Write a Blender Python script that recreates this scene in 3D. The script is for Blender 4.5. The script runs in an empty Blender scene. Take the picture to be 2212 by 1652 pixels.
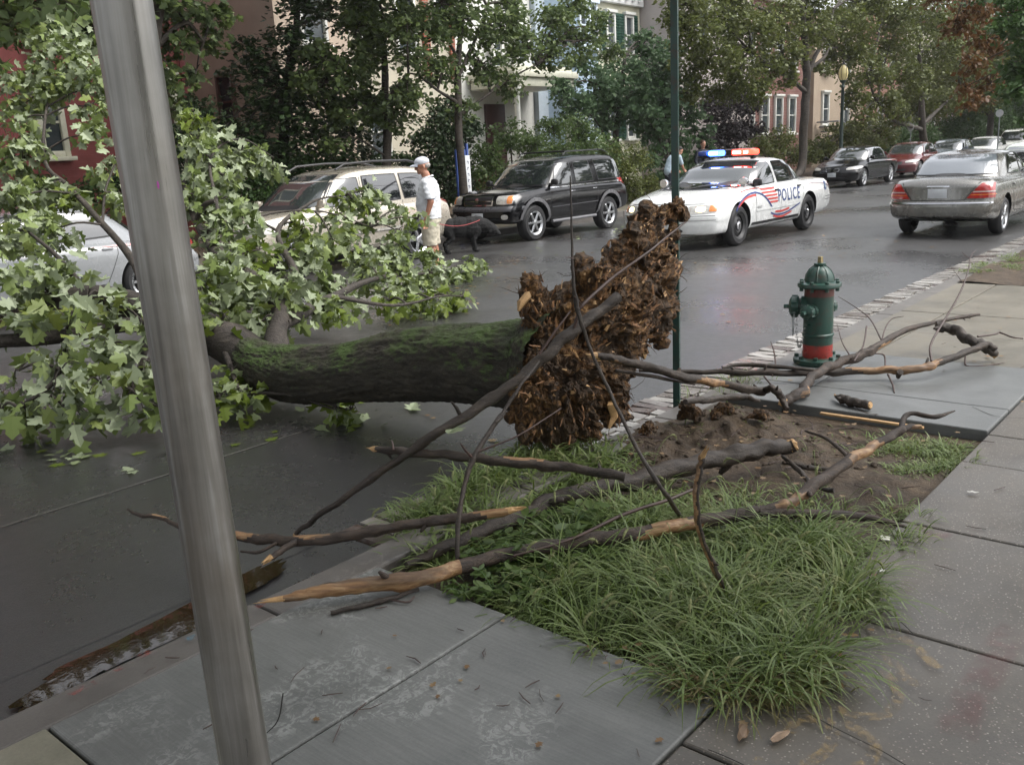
import bpy, bmesh, math, random
import numpy as np
from mathutils import Vector, Matrix, noise
from mathutils.bvhtree import BVHTree
sin, cos, PI = math.sin, math.cos, math.pi
R = math.radians
# ---------------------------------------------------------------- camera
# world axes: +X runs along the street (away), +Y across it to the far side, z=0 top of the near pavement
F_PX, CX, CY, HOR, ROLL, CAMH, HEAD = 1950.0, 1106.0, 826.0, 338.0, R(3.1), 1.61, R(41)
_p = math.atan((CY - HOR) / F_PX)
_fh = Vector((cos(HEAD), sin(HEAD), 0)); _rt = Vector((sin(HEAD), -cos(HEAD), 0))
FW = _fh * cos(_p) + Vector((0, 0, -sin(_p))); UP0 = _fh * sin(_p) + Vector((0, 0, cos(_p)))
RT = _rt * cos(ROLL) - UP0 * sin(ROLL); UP = _rt * sin(ROLL) + UP0 * cos(ROLL)
CAM = Vector((0, 0, CAMH))
sc = bpy.context.scene
C = sc.collection
cam = bpy.data.objects.new('camera', bpy.data.cameras.new('camera')); C.objects.link(cam)
m3 = Matrix((RT, UP, -FW)).transposed()
cam.matrix_world = Matrix.Translation(CAM) @ m3.to_4x4()
cam.data.sensor_width = 36; cam.data.lens = F_PX / 2212 * 36; cam.data.clip_end = 800; cam.data.clip_start = .05
sc.camera = cam
# ---------------------------------------------------------------- world, sun, exposure
SUN_EL, SUN_AZ = R(56), R(-62)
w = bpy.data.worlds.new('World'); sc.world = w; w.use_nodes = True
nt = w.node_tree; bg = nt.nodes['Background']
sky = nt.nodes.new('ShaderNodeTexSky'); sky.sky_type = 'NISHITA'; sky.sun_disc = False
sky.sun_elevation = SUN_EL; sky.sun_rotation = R(90) - SUN_AZ
sky.air_density = 1.0; sky.dust_density = 4.0; sky.ozone_density = 1.0
hs = nt.nodes.new('ShaderNodeHueSaturation'); hs.inputs['Saturation'].default_value = .20
nt.links.new(sky.outputs[0], hs.inputs['Color']); nt.links.new(hs.outputs[0], bg.inputs[0])
bg.inputs[1].default_value = .15
sun = bpy.data.objects.new('sun', bpy.data.lights.new('sun', 'SUN')); C.objects.link(sun)
sun.data.energy = .8; sun.data.angle = R(40); sun.data.color = (1, .97, .92)
sd = Vector((cos(SUN_EL) * cos(SUN_AZ), cos(SUN_EL) * sin(SUN_AZ), sin(SUN_EL)))
sun.rotation_euler = sd.to_track_quat('Z', 'Y').to_euler()
sc.view_settings.view_transform = 'Standard'; sc.view_settings.look = 'None'
sc.view_settings.gamma = 1; sc.view_settings.exposure = 1.32
sc.cycles.max_bounces = 6; sc.cycles.diffuse_bounces = 3; sc.cycles.glossy_bounces = 3
sc.cycles.transmission_bounces = 4; sc.cycles.transparent_max_bounces = 8
# ---------------------------------------------------------------- picture measurements -> places in the street
def ray(x, y):
    return FW + RT * ((x - CX) / F_PX) - UP * ((y - CY) / F_PX)
def G(x, y, z=0.0):
    d = ray(x, y); return CAM + d * ((z - CAMH) / d.z)
def PV(x, y, v):
    d = ray(x, y); return CAM + d * (v / d.y)
def PU(x, y, u):
    d = ray(x, y); return CAM + d * (u / d.x)
def PD(x, y, d):
    return CAM + ray(x, y) * d
def proj(p):
    q = Vector(p) - CAM; c = q.dot(FW); return (CX + F_PX * q.dot(RT) / c, CY - F_PX * q.dot(UP) / c)
ROAD = -0.15
# ---------------------------------------------------------------- object helpers
def props(o, label=None, cat=None, group=None, kind=None):
    if label: o['label'] = label
    if cat: o['category'] = cat
    if group: o['group'] = group
    if kind: o['kind'] = kind
    return o
def thing(name, label, cat, loc=(0, 0, 0), rz=0, group=None):
    o = bpy.data.objects.new(name, None); C.objects.link(o); o.empty_display_size = .2
    o.location = loc; o.rotation_euler = (0, 0, rz)
    return props(o, label, cat, group)
class MB:
    """collects vertices and faces of one mesh"""
    def __init__(s): s.v = []; s.f = []; s.m = []
    def add(s, vs, fs, mi=0):
        n = len(s.v); s.v += [tuple(p) for p in vs]; s.f += [tuple(i + n for i in f) for f in fs]; s.m += [mi] * len(fs); return s
    def box(s, c, d, rot=None, mi=0, bev=0.0):
        x, y, z = d[0] / 2, d[1] / 2, d[2] / 2
        if bev <= 0:
            vs = [(-x, -y, -z), (x, -y, -z), (x, y, -z), (-x, y, -z), (-x, -y, z), (x, -y, z), (x, y, z), (-x, y, z)]
            fs = [(0, 3, 2, 1), (4, 5, 6, 7), (0, 1, 5, 4), (1, 2, 6, 5), (2, 3, 7, 6), (3, 0, 4, 7)]
        else:
            bm = bmesh.new(); bmesh.ops.create_cube(bm, size=1)
            for q in bm.verts: q.co = Vector((q.co.x * 2 * x, q.co.y * 2 * y, q.co.z * 2 * z))
            bmesh.ops.bevel(bm, geom=bm.edges[:], offset=min(bev, x * .9, y * .9, z * .9), segments=2, affect='EDGES', profile=.5)
            bm.verts.index_update(); vs = [q.co.copy() for q in bm.verts]; fs = [tuple(q.index for q in f.verts) for f in bm.faces]; bm.free()
        M = rot if rot is not None else Matrix.Identity(3)
        return s.add([M @ Vector(q) + Vector(c) for q in vs], fs, mi)
    def tube(s, pts, rad, n=8, mi=0, caps=True, wob=0.0, seed=0):
        pts = [Vector(p) for p in pts]
        if not hasattr(rad, '__len__'): rad = [rad] * len(pts)
        t0 = (pts[1] - pts[0]).normalized(); a = t0.orthogonal().normalized(); vs = []
        for i, p in enumerate(pts):
            t = (pts[min(i + 1, len(pts) - 1)] - pts[max(i - 1, 0)])
            t = t.normalized() if t.length > 1e-9 else t0
            a = (a - t * a.dot(t)).normalized(); b = t.cross(a)
            for k in range(n):
                th = 2 * PI * k / n; r = rad[i]
                if wob: r *= 1 + wob * noise.noise(Vector((cos(th) * 1.3 + seed, sin(th) * 1.3, i * .45 + seed)))
                vs.append(p + (a * cos(th) + b * sin(th)) * r)
        fs = [(i * n + k, i * n + (k + 1) % n, (i + 1) * n + (k + 1) % n, (i + 1) * n + k) for i in range(len(pts) - 1) for k in range(n)]
        if caps: fs += [tuple(range(n - 1, -1, -1)), tuple((len(pts) - 1) * n + k for k in range(n))]
        return s.add(vs, fs, mi)
    def lathe(s, prof, n=24, M=None, mi=0):
        """prof: list of (r, h) round local Z"""
        M = M or Matrix.Identity(4); vs = []
        for r, h in prof:
            for k in range(n): vs.append(M @ Vector((r * cos(2 * PI * k / n), r * sin(2 * PI * k / n), h)))
        fs = [(i * n + k, i * n + (k + 1) % n, (i + 1) * n + (k + 1) % n, (i + 1) * n + k) for i in range(len(prof) - 1) for k in range(n)]
        fs += [tuple(range(n - 1, -1, -1)), tuple((len(prof) - 1) * n + k for k in range(n))]
        return s.add(vs, fs, mi)
    def ball(s, c, r, M=None, n=12, mi=0):
        r = r if hasattr(r, '__len__') else (r, r, r); M = M or Matrix.Identity(3); vs = []; fs = []
        for i in range(n // 2 + 1):
            th = PI * i / (n // 2)
            for k in range(n):
                ph = 2 * PI * k / n
                vs.append(M @ Vector((r[0] * sin(th) * cos(ph), r[1] * sin(th) * sin(ph), r[2] * cos(th))) + Vector(c))
        for i in range(n // 2):
            for k in range(n): fs.append((i * n + k, (i + 1) * n + k, (i + 1) * n + (k + 1) % n, i * n + (k + 1) % n))
        return s.add(vs, fs, mi)
    def mesh(s, name='m', smooth=True, angle=40):
        me = bpy.data.meshes.new(name); me.from_pydata(s.v, [], s.f); me.validate(); 
        if s.m and max(s.m) > 0 and len(me.polygons) == len(s.m): me.polygons.foreach_set('material_index', s.m)
        if smooth:
            me.polygons.foreach_set('use_smooth', [True] * len(me.polygons)); me.set_sharp_from_angle(angle=R(angle))
        me.update(); return me
def link(name, me, mats, parent=None):
    me.name = name; o = bpy.data.objects.new(name, me); C.objects.link(o)
    if not isinstance(mats, (list, tuple)): mats = [mats]
    if len(me.materials) == 0:
        for m in mats: me.materials.append(m)
    if parent: o.parent = parent
    return o
def part(name, mb, mats, parent=None, smooth=True, angle=40, label=None):
    o = link(name, mb.mesh(name, smooth, angle), mats, parent)
    if label: o['label'] = label
    return o
def struct(name, mb, mats, smooth=False):
    return props(part(name, mb, mats, None, smooth), kind='structure')
def baked(mb, mods, smooth=True, angle=60):
    """mesh with modifiers applied"""
    me = mb.mesh('tmp', False); o = bpy.data.objects.new('tmp', me); C.objects.link(o)
    for ty, kw in mods:
        m = o.modifiers.new(ty, ty)
        for k, val in kw.items(): setattr(m, k, val)
    bpy.context.view_layer.update(); dg = bpy.context.evaluated_depsgraph_get()
    out = bpy.data.meshes.new_from_object(o.evaluated_get(dg)); bpy.data.objects.remove(o); bpy.data.meshes.remove(me)
    if smooth:
        out.polygons.foreach_set('use_smooth', [True] * len(out.polygons)); out.set_sharp_from_angle(angle=R(angle))
    return out
def npmesh(name, V, F, rnd=None, smooth=False):
    """fast mesh: V (n,3), F (m,k) same-size faces"""
    V = np.ascontiguousarray(V, dtype=np.float32); F = np.ascontiguousarray(F, dtype=np.int32); me = bpy.data.meshes.new(name)
    k = F.shape[1]; me.vertices.add(len(V)); me.vertices.foreach_set('co', V.ravel())
    me.loops.add(F.size); me.loops.foreach_set('vertex_index', F.ravel())
    me.polygons.add(len(F)); me.polygons.foreach_set('loop_start', np.arange(0, F.size, k, dtype=np.int32))
    me.polygons.foreach_set('use_smooth', np.full(len(F), smooth)); me.update(calc_edges=True)
    if rnd is not None:
        a = me.attributes.new('rnd', 'FLOAT', 'FACE'); a.data.foreach_set('value', np.ascontiguousarray(rnd, dtype=np.float32))
    return me
def smooth_path(pts, n=6):
    """Catmull-Rom through points (tuples of any length) -> list"""
    P = [np.array(p, float) for p in pts]; P = [2 * P[0] - P[1]] + P + [2 * P[-1] - P[-2]]; out = []
    for i in range(1, len(P) - 2):
        for k in range(n):
            t = k / n
            out.append(.5 * (2 * P[i] + (P[i + 1] - P[i - 1]) * t + (2 * P[i - 1] - 5 * P[i] + 4 * P[i + 1] - P[i + 2]) * t * t + (3 * P[i] - P[i - 1] - 3 * P[i + 1] + P[i + 2]) * t ** 3))
    out.append(P[-2]); return out
def interp(x, tab):
    return float(np.interp(x, [a for a, b in tab], [b for a, b in tab]))
# ---------------------------------------------------------------- materials
class NT:
    def __init__(s, name):
        s.m = bpy.data.materials.new(name); s.m.use_nodes = True; s.t = s.m.node_tree; s.b = s.t.nodes['Principled BSDF']; s.out = s.t.nodes['Material Output']
    def n(s, ty, **kw):
        q = s.t.nodes.new('ShaderNode' + ty)
        for k, v in kw.items():
            if k in q.inputs: q.inputs[k].default_value = v
            else: setattr(q, k, v)
        return q
    def l(s, a, b): s.t.links.new(a, b)
    def coord(s, kind='Object'):
        return s.n('TexCoord').outputs[kind]
    def noise(s, scale, detail=4, rough=.55, co=None, dist=0):
        q = s.n('TexNoise'); q.inputs['Scale'].default_value = scale; q.inputs['Detail'].default_value = detail; q.inputs['Roughness'].default_value = rough; q.inputs['Distortion'].default_value = dist
        s.l(co if co is not None else s.coord(), q.inputs['Vector']); return q.outputs['Fac']
    def ramp(s, fac, stops):
        q = s.n('ValToRGB'); e = q.color_ramp.elements
        for i, (p, c) in enumerate(stops):
            el = e[i] if i < 2 else e.new(p); el.position = p; el.color = c if len(c) == 4 else (*c, 1)
        s.l(fac, q.inputs[0]); return q.outputs[0]
    def vramp(s, fac, a, b, lo=0., hi=1.):
        q = s.n('MapRange'); q.inputs[1].default_value = a; q.inputs[2].default_value = b; q.inputs[3].default_value = lo; q.inputs[4].default_value = hi
        s.l(fac, q.inputs[0]); return q.outputs[0]
    def mix(s, fac, a, b):
        q = s.n('Mix', data_type='RGBA')
        for i, val in ((0, fac), (6, a), (7, b)):
            if isinstance(val, (int, float)): q.inputs[i].default_value = val
            elif isinstance(val, tuple): q.inputs[i].default_value = (*val[:3], 1)
            else: s.l(val, q.inputs[i])
        return q.outputs[2]
    def math(s, op, a, b=0.0, clamp=False):
        q = s.n('Math', operation=op, use_clamp=clamp)
        for i, val in ((0, a), (1, b)):
            if isinstance(val, (int, float)): q.inputs[i].default_value = val
            else: s.l(val, q.inputs[i])
        return q.outputs[0]
    def bump(s, h, strength=.4, dist=.02):
        q = s.n('Bump'); q.inputs['Strength'].default_value = strength; q.inputs['Distance'].default_value = dist
        s.l(h, q.inputs['Height']); s.l(q.outputs[0], s.b.inputs['Normal'])
    def set(s, **kw):
        for k, v in kw.items():
            k = k.replace('_', ' ')
            if isinstance(v, (int, float)): s.b.inputs[k].default_value = v
            elif isinstance(v, tuple): s.b.inputs[k].default_value = (*v[:3], 1)
            else: s.l(v, s.b.inputs[k])
        return s
def simple(name, col, rough=.6, metal=0., var=.12, scale=8, bump=0., coat=0.):
    t = NT(name); f = t.noise(scale, 5); a = tuple(c * (1 - var) for c in col); b = tuple(min(1, c * (1 + var)) for c in col)
    t.set(Base_Color=t.ramp(f, [(.3, a), (.7, b)]), Roughness=t.vramp(t.noise(scale * 1.7, 3), .3, .7, max(.02, rough - .06), min(1, rough + .06)), Metallic=metal)
    if coat: t.set(Coat_Weight=coat, Coat_Roughness=.04)
    if bump: t.bump(t.noise(scale * 6, 5), bump, .01)
    return t.m
def paint(name, col, rough=.28, metal=0., coat=1., dirt=.25):
    t = NT(name); z = t.n('SeparateXYZ'); t.l(t.coord(), z.inputs[0])
    low = t.vramp(z.outputs[2], .75, .15, 0., dirt); f = t.math('MULTIPLY', low, t.vramp(t.noise(5, 6), .3, .7), True)
    t.set(Base_Color=t.mix(f, col, (.10, .085, .065)), Roughness=t.vramp(t.noise(9, 3), .3, .7, rough - .04, rough + .06), Metallic=metal, Coat_Weight=coat, Coat_Roughness=.05)
    return t.m
def leafmat(name, cols, pale, palef=.75, trans=.35, rough=.45, clump=.9):
    t = NT(name); at = t.n('Attribute', attribute_name='rnd')
    f = t.math('ADD', t.math('MULTIPLY', at.outputs['Fac'], .6), t.math('MULTIPLY', t.vramp(t.noise(clump, 2), .3, .7), .4))
    c = t.ramp(f, [(i / (len(cols) - 1), x) for i, x in enumerate(cols)])
    g = t.n('NewGeometry'); c = t.mix(t.math('MULTIPLY', g.outputs['Backfacing'], palef), c, pale)
    t.set(Base_Color=c, Roughness=rough, Specular_IOR_Level=.35)
    tr = t.n('BsdfTranslucent'); t.l(c, tr.inputs[0]); mx = t.n('MixShader'); mx.inputs[0].default_value = trans
    t.l(t.b.outputs[0], mx.inputs[1]); t.l(tr.outputs[0], mx.inputs[2]); t.l(mx.outputs[0], t.out.inputs[0]); return t.m
def along(t, co, d=(.66, -.75), k=.15):
    """coordinates squeezed along the horizontal direction d, so that patterns run that way"""
    s = t.n('SeparateXYZ'); t.l(co, s.inputs[0]); c = t.n('CombineXYZ'); x, y = s.outputs[0], s.outputs[1]
    t.l(t.math('MULTIPLY', t.math('ADD', t.math('MULTIPLY', x, d[0]), t.math('MULTIPLY', y, d[1])), k), c.inputs[0])
    t.l(t.math('ADD', t.math('MULTIPLY', x, -d[1]), t.math('MULTIPLY', y, d[0])), c.inputs[1]); t.l(s.outputs[2], c.inputs[2]); return c.outputs[0]
def barkmat(name, dark, light, moss=None, peel=None, scale=1.0, wet=.5, d=(.66, -.75), k=.3):
    t = NT(name); co = t.coord(); mp = t.n('Mapping'); t.l(along(t, co, d, k), mp.inputs[0])
    n1 = t.noise(22 * scale, 8, .7, mp.outputs[0], .6); n2 = t.noise(3.0 * scale, 3, .5, co)
    c = t.mix(t.vramp(n1, .35, .7), dark, light); c = t.mix(t.math('MULTIPLY', t.vramp(n2, .4, .65), .5), c, tuple(x * .6 for x in dark))
    if peel:
        mask = t.math('MULTIPLY', t.vramp(t.noise(peel[1], 3, .5, co, .4), peel[2], peel[2] + .03), 1.0)
        st = t.noise(60, 3, .6, co); c = t.mix(mask, c, t.mix(st, peel[0], tuple(x * .55 for x in peel[0])))
    if moss:
        g = t.n('NewGeometry'); z = t.n('SeparateXYZ'); t.l(g.outputs['Normal'], z.inputs[0])
        mk = t.math('MULTIPLY', t.vramp(t.math('ADD', z.outputs[2], t.math('MULTIPLY', t.math('SUBTRACT', t.noise(16, 8, .75), .5), 3.4)), .25, .75), t.vramp(t.noise(2.6, 4, .6), .40, .58), True)
        c = t.mix(mk, c, t.mix(t.noise(40, 3), moss, tuple(x * .35 for x in moss)))
    t.set(Base_Color=c, Roughness=wet + .2, Specular_IOR_Level=.4); t.bump(t.math('ADD', n1, t.math('MULTIPLY', t.noise(70 * scale, 4), .3)), .9, .02 / scale)
    return t.m
# ================================================================= THE SETTING: road, pavements, soil
rng = np.random.default_rng(5)
def asphalt():
    t = NT('wet_asphalt'); co = t.coord()
    big = t.noise(.35, 5, .6, co, .5); fine = t.noise(160, 4, .7, co); mid = t.noise(14, 4, .6, co)
    c = t.mix(t.vramp(fine, .35, .75), (.014, .014, .015), (.070, .068, .066)); c = t.mix(t.math('MULTIPLY', t.vramp(mid, .5, .75), .4), c, (.03, .026, .02))
    wet = t.vramp(big, .40, .60)
    r = t.math('ADD', t.math('MULTIPLY', wet, .2), t.vramp(mid, .3, .7, .20, .28))
    t.set(Base_Color=c, Roughness=r, Specular_IOR_Level=1.0); t.bump(t.math('ADD', fine, t.math('MULTIPLY', t.noise(60, 3, .6, co), .7)), .30, .004); return t.m
def concrete(name, a, b, brush=0., speck=0., stain=.5, damp=.35):
    t = NT(name); co = t.coord(); f = t.noise(3.2, 6, .6, co); g = t.noise(90, 4, .7, co)
    c = t.ramp(f, [(.3, a), (.7, b)]); c = t.mix(t.math('MULTIPLY', t.vramp(g, .35, .8), .35), c, tuple(x * 1.5 for x in b))
    # pale dried blotches with ragged edges
    bl = t.math('MULTIPLY', t.vramp(t.noise(2.1, 2, .5, co), .53, .6), t.vramp(t.noise(26, 5, .75, co, 1.2), .50, .56), True)
    c = t.mix(t.math('MULTIPLY', bl, stain), c, tuple(min(1, x * 1.8) for x in b))
    dk = t.math('MULTIPLY', t.vramp(t.noise(1.3, 4, .6, co), .5, .62), damp); c = t.mix(dk, c, tuple(x * .55 for x in a))
    h = t.math('MULTIPLY', g, .5)
    if brush:
        mp = t.n('Mapping'); t.l(co, mp.inputs[0]); mp.inputs['Scale'].default_value = (1, .045, 1)
        br = t.noise(95, 3, .6, mp.outputs[0]); h = t.math('ADD', h, t.math('MULTIPLY', br, .7 * brush)); c = t.mix(t.math('MULTIPLY', t.vramp(br, .58, .42), .22 * brush), c, tuple(x * .5 for x in a))
    if speck:
        v = t.n('TexVoronoi'); v.inputs['Scale'].default_value = 115; t.l(co, v.inputs[0]); k = t.n('SeparateXYZ'); t.l(v.outputs['Color'], k.inputs[0])
        sp = t.math('MULTIPLY', t.vramp(v.outputs['Distance'], .42, .22), t.vramp(k.outputs[0], .68, .72)); c = t.mix(t.math('MULTIPLY', sp, speck), c, t.mix(k.outputs[1], (.42, .39, .34), (.16, .11, .09)))
    t.set(Base_Color=c, Roughness=t.vramp(t.noise(1.6, 4, .6, co), .35, .65, .30, .55), Specular_IOR_Level=.5); t.bump(h, .35, .004); return t.m
M_ASPH = asphalt()
M_CONC = concrete('brushed_concrete', (.105, .108, .102), (.155, .158, .150), brush=.9, stain=.75, damp=.45)
M_CONC2 = concrete('bluish_concrete', (.104, .108, .106), (.138, .143, .14), brush=.6, stain=.15, damp=.3)
M_AGG = concrete('exposed_aggregate', (.066, .058, .047), (.104, .092, .076), speck=.65, stain=.25, damp=.5)
M_YCONC = concrete('old_yellowish_concrete', (.13, .125, .09), (.20, .185, .14), stain=.2)
M_BCONC = concrete('brownish_concrete', (.10, .088, .066), (.145, .13, .10), stain=.1)
M_CURB = concrete('granite_curb', (.075, .068, .060), (.12, .11, .10), stain=.35)
def soilmat():
    t = NT('dark_wet_soil'); co = t.coord(); f = t.noise(7, 7, .7, co); g = t.noise(55, 5, .7, co)
    c = t.ramp(f, [(.3, (.024, .017, .010)), (.5, (.060, .040, .023)), (.7, (.115, .080, .048))]); c = t.mix(t.math('MULTIPLY', t.vramp(g, .58, .68), .6), c, (.15, .115, .075))
    t.set(Base_Color=c, Roughness=.7, Specular_IOR_Level=.4); t.bump(t.math('ADD', f, g), .9, .02); return t.m
M_SOIL = soilmat()
def grid(x0, x1, y0, y1, nx, ny, zf):
    X, Y = np.meshgrid(np.linspace(x0, x1, nx), np.linspace(y0, y1, ny), indexing='ij'); mb = MB()
    vs = [(X[i, j], Y[i, j], zf(X[i, j], Y[i, j])) for i in range(nx) for j in range(ny)]
    return mb.add(vs, [(i * ny + j, (i + 1) * ny + j, (i + 1) * ny + j + 1, i * ny + j + 1) for i in range(nx - 1) for j in range(ny - 1)])
FC = 13.9      # far kerb line
g = MB(); g.add([(-300, -300, -.45), (600, -300, -.45), (600, 400, -.45), (-300, 400, -.45)], [(0, 1, 2, 3)])
struct('ground', g, simple('far_ground', (.05, .055, .03), .9))
def crown(x, y): return ROAD + .05 * max(0., 1 - ((y - 8.4) / 5.2) ** 2) + .004 * noise.noise(Vector((x * .6, y * .6, 0)))
struct('road', grid(-18, 160, 3.38, FC - .02, 360, 24, crown), M_ASPH, True)
# gutter of pale stone setts laid across the flow
def settmat():
    t = NT('pale_stone_setts'); co = t.coord(); v = t.n('Attribute', attribute_name='rnd')
    c = t.ramp(t.math('ADD', t.math('MULTIPLY', v.outputs['Fac'], .6), t.math('MULTIPLY', t.noise(20, 5), .4)), [(.2, (.075, .05, .042)), (.45, (.22, .205, .185)), (.85, (.33, .315, .29))])
    t.set(Base_Color=c, Roughness=t.vramp(t.noise(3, 3), .35, .65, .14, .4), Specular_IOR_Level=.6); t.bump(t.noise(60, 4), .3, .004); return t.m
V = []; F = []; rn = []
x = 2.55
while x < 34:
    wd = .095 + .03 * rng.random(); ln = 2 if rng.random() < .5 else 1
    cuts = [2.90, 2.90 + .24 + .04 * rng.random(), 3.40] if ln == 2 else [2.90, 3.40]
    for a, b in zip(cuts[:-1], cuts[1:]):
        z = ROAD + .012 + .006 * rng.random(); n0 = len(V); e = .0035; tl = .004 * rng.standard_normal()
        V += [(x + e, a + e, ROAD - .05), (x + wd - e, a + e, ROAD - .05), (x + wd - e, b - e, ROAD - .05), (x + e, b - e, ROAD - .05),
              (x + e + .006, a + e + .006, z + tl), (x + wd - e - .006, a + e + .006, z + tl), (x + wd - e - .006, b - e - .006, z - tl), (x + e + .006, b - e - .006, z - tl)]
        F += [(n0 + 4, n0 + 5, n0 + 6, n0 + 7), (n0, n0 + 1, n0 + 5, n0 + 4), (n0 + 1, n0 + 2, n0 + 6, n0 + 5), (n0 + 2, n0 + 3, n0 + 7, n0 + 6), (n0 + 3, n0, n0 + 4, n0 + 7)]; rn += [rng.random() * (.35 if x < 3.6 else 1.)] * 5
    x += wd
o = link('gutter', npmesh('gutter', V, F, rn), settmat()); props(o, kind='structure')
g = MB(); g.box((18, 3.13, ROAD - .06), (32.2, .54, .11)); struct('gutter_bed', g, M_SOIL)
struct('road_edge', grid(-18, 2.54, 2.87, 3.385, 60, 6, lambda x, y: ROAD + .002 - .012 * (3.38 - y)), M_ASPH, True)
# curb stones
g = MB(); x = -4.
while x < 40:
    L = 1.1 + .5 * rng.random(); g.box((x + L / 2, 2.79, -.13), (L - .012, .17, .255 + .006 * rng.random()), bev=.012); x += L
struct('curb', g, M_CURB)
g = MB(); x = -18.
while x < 150:
    g.box((x + 1.5, FC + .08, -.13), (2.985, .17, .255), bev=.015); x += 3
struct('far_curb', g, M_CURB)
def slabs(name, cells, mat, z=0.0, th=.12):
    g = MB()
    for (x0, x1, y0, y1) in cells:
        g.box(((x0 + x1) / 2, (y0 + y1) / 2, z - th / 2 + .004 * (rng.random() - .5)), (x1 - x0 - .009, y1 - y0 - .009, th), bev=.008)
    return struct(name, g, mat)
g = MB(); g.box((20, -4, -.12), (80, 13.36, .1)); struct('sidewalk_bed', g, M_SOIL)
xs = [-3, -1.9, -.95, 0, .87, 1.93, 2.88, 3.8, 4.72, 5.24] + [5.24 + .93 * k for k in range(1, 40)]
cells = []
for a, b in zip(xs[:-1], xs[1:]):
    cells += [(a, b, -1.1, 1.13), (a, b, -3.6, -1.1)]
slabs('sidewalk', [c for c in cells if c[0] < 7.0], M_AGG); slabs('sidewalk_beyond', [c for c in cells if c[0] >= 7.0], M_BCONC, .001)
slabs('sidewalk_slab', [(.87, 2.21, 1.13, 2.0), (.87, 2.21, 2.0, 2.71)], M_CONC, .002)
slabs('sidewalk_corner', [(-.2, .87, 1.13, 2.0), (-.2, .87, 2.0, 2.71), (-1.6, -.2, 1.13, 2.71)], M_YCONC, .003)
slabs('sidewalk_crossing', [(5.26, 5.75, 1.13, 2.32), (5.26, 5.75, 2.32, 2.71), (5.75, 6.85, 1.13, 2.32), (5.75, 6.85, 2.32, 2.71)], M_CONC2, .012, .13)
slabs('sidewalk_plain', [(6.85 + .95 * k, 7.8 + .95 * k, y0, y1) for k in range(4) for y0, y1 in ((1.13, 2.32), (2.32, 2.71))], M_BCONC, .006)
# tree pit of soil with a heap where the roots tore out
def pit(x, y):
    ed = min(1, max(0, min(x - 2.2, 5.26 - x, y - 1.1, 2.9 - y) / .25))
    z = -.055 + .035 * noise.noise(Vector((x * 2.2, y * 2.2, 3))) * ed + .02 * noise.noise(Vector((x * 9, y * 9, 5))) * ed
    z += .09 * math.exp(-((x - 4.75) / .33) ** 2 - ((y - 2.42) / .32) ** 2) + .07 * math.exp(-((x - 4.25) / .35) ** 2 - ((y - 2.65) / .3) ** 2)
    z += (.03 * noise.noise(Vector((x * 14, y * 14, 9))) + .03 * noise.noise(Vector((x * 6, y * 6, 1)))) * math.exp(-((x - 4.5) / .7) ** 2 - ((y - 2.4) / .6) ** 2)
    return z
struct('planting_bed', grid(2.19, 5.28, 1.10, 2.88, 200, 120, pit), M_SOIL, True)
struct('planting_strip', grid(10.7, 34, 1.13, 2.73, 160, 24, lambda x, y: .015 + .05 * noise.noise(Vector((x, y * 2, 0))) + .02 * noise.noise(Vector((x * 7, y * 7, 0)))), M_SOIL, True)
slabs('far_sidewalk', [(-18 + 1.5 * k, -16.5 + 1.5 * k, FC + .17, 16.2) for k in range(90)], M_BCONC)
g = grid(-25, 170, 16.2, 60, 120, 40, lambda x, y: .02 + .12 * min(1, max(0, y - 16.2)) + .1 * noise.noise(Vector((x * .5, y * .5, 0))))
struct('garden_ground', g, M_SOIL, True)
# muddy water lying in the gutter, and puddles
def water(name, px, z, col, rough=.03, bump=.05):
    t = NT(name); t.set(Base_Color=t.mix(t.vramp(t.noise(3, 4), .4, .7), col, tuple(c * .5 for c in col)), Roughness=rough, Specular_IOR_Level=.8)
    t.bump(t.noise(26, 2, .5, None, .5), bump * .3, .01)
    P = [G(a, b, z) for a, b in px]; P = smooth_path([tuple(p) for p in P + [P[0]]], 6)[:-1]; g = MB(); c = np.mean(P, axis=0)
    for k in range(len(P)): P[k] = c + (P[k] - c) * (1 + .16 * noise.noise(Vector((k * .55, 0, 0))) + .08 * noise.noise(Vector((k * 1.7, 3, 0))))
    g.add([tuple(c)] + [tuple(q) for q in P], [(0, 1 + k, 1 + (k + 1) % len(P)) for k in range(len(P))]); return struct(name, g, t.m, True)
water('gutter_water', [(20, 1530), (130, 1440), (250, 1385), (440, 1285), (520, 1240), (600, 1212), (610, 1235), (500, 1300), (440, 1352), (240, 1440), (110, 1510)], ROAD + .014, (.030, .019, .009))
# thin sealed seam in the asphalt
t = simple('seam_sealant', (.10, .095, .085), .45); g = MB(); n = 60; vs = []
for i in range(n):
    x = 1.2 + 2.6 * i / (n - 1); y = 4.93 + .012 * noise.noise(Vector((x * 3, 0, 0))); wv = .008 + .004 * noise.noise(Vector((x * 9, 4, 0)))
    vs += [(x, y - wv, crown(x, y) + .004), (x, y + wv, crown(x, y) + .004)]
g.add(vs, [(2 * i, 2 * i + 2, 2 * i + 3, 2 * i + 1) for i in range(n - 1)]); struct('road_seam', g, t)
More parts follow.
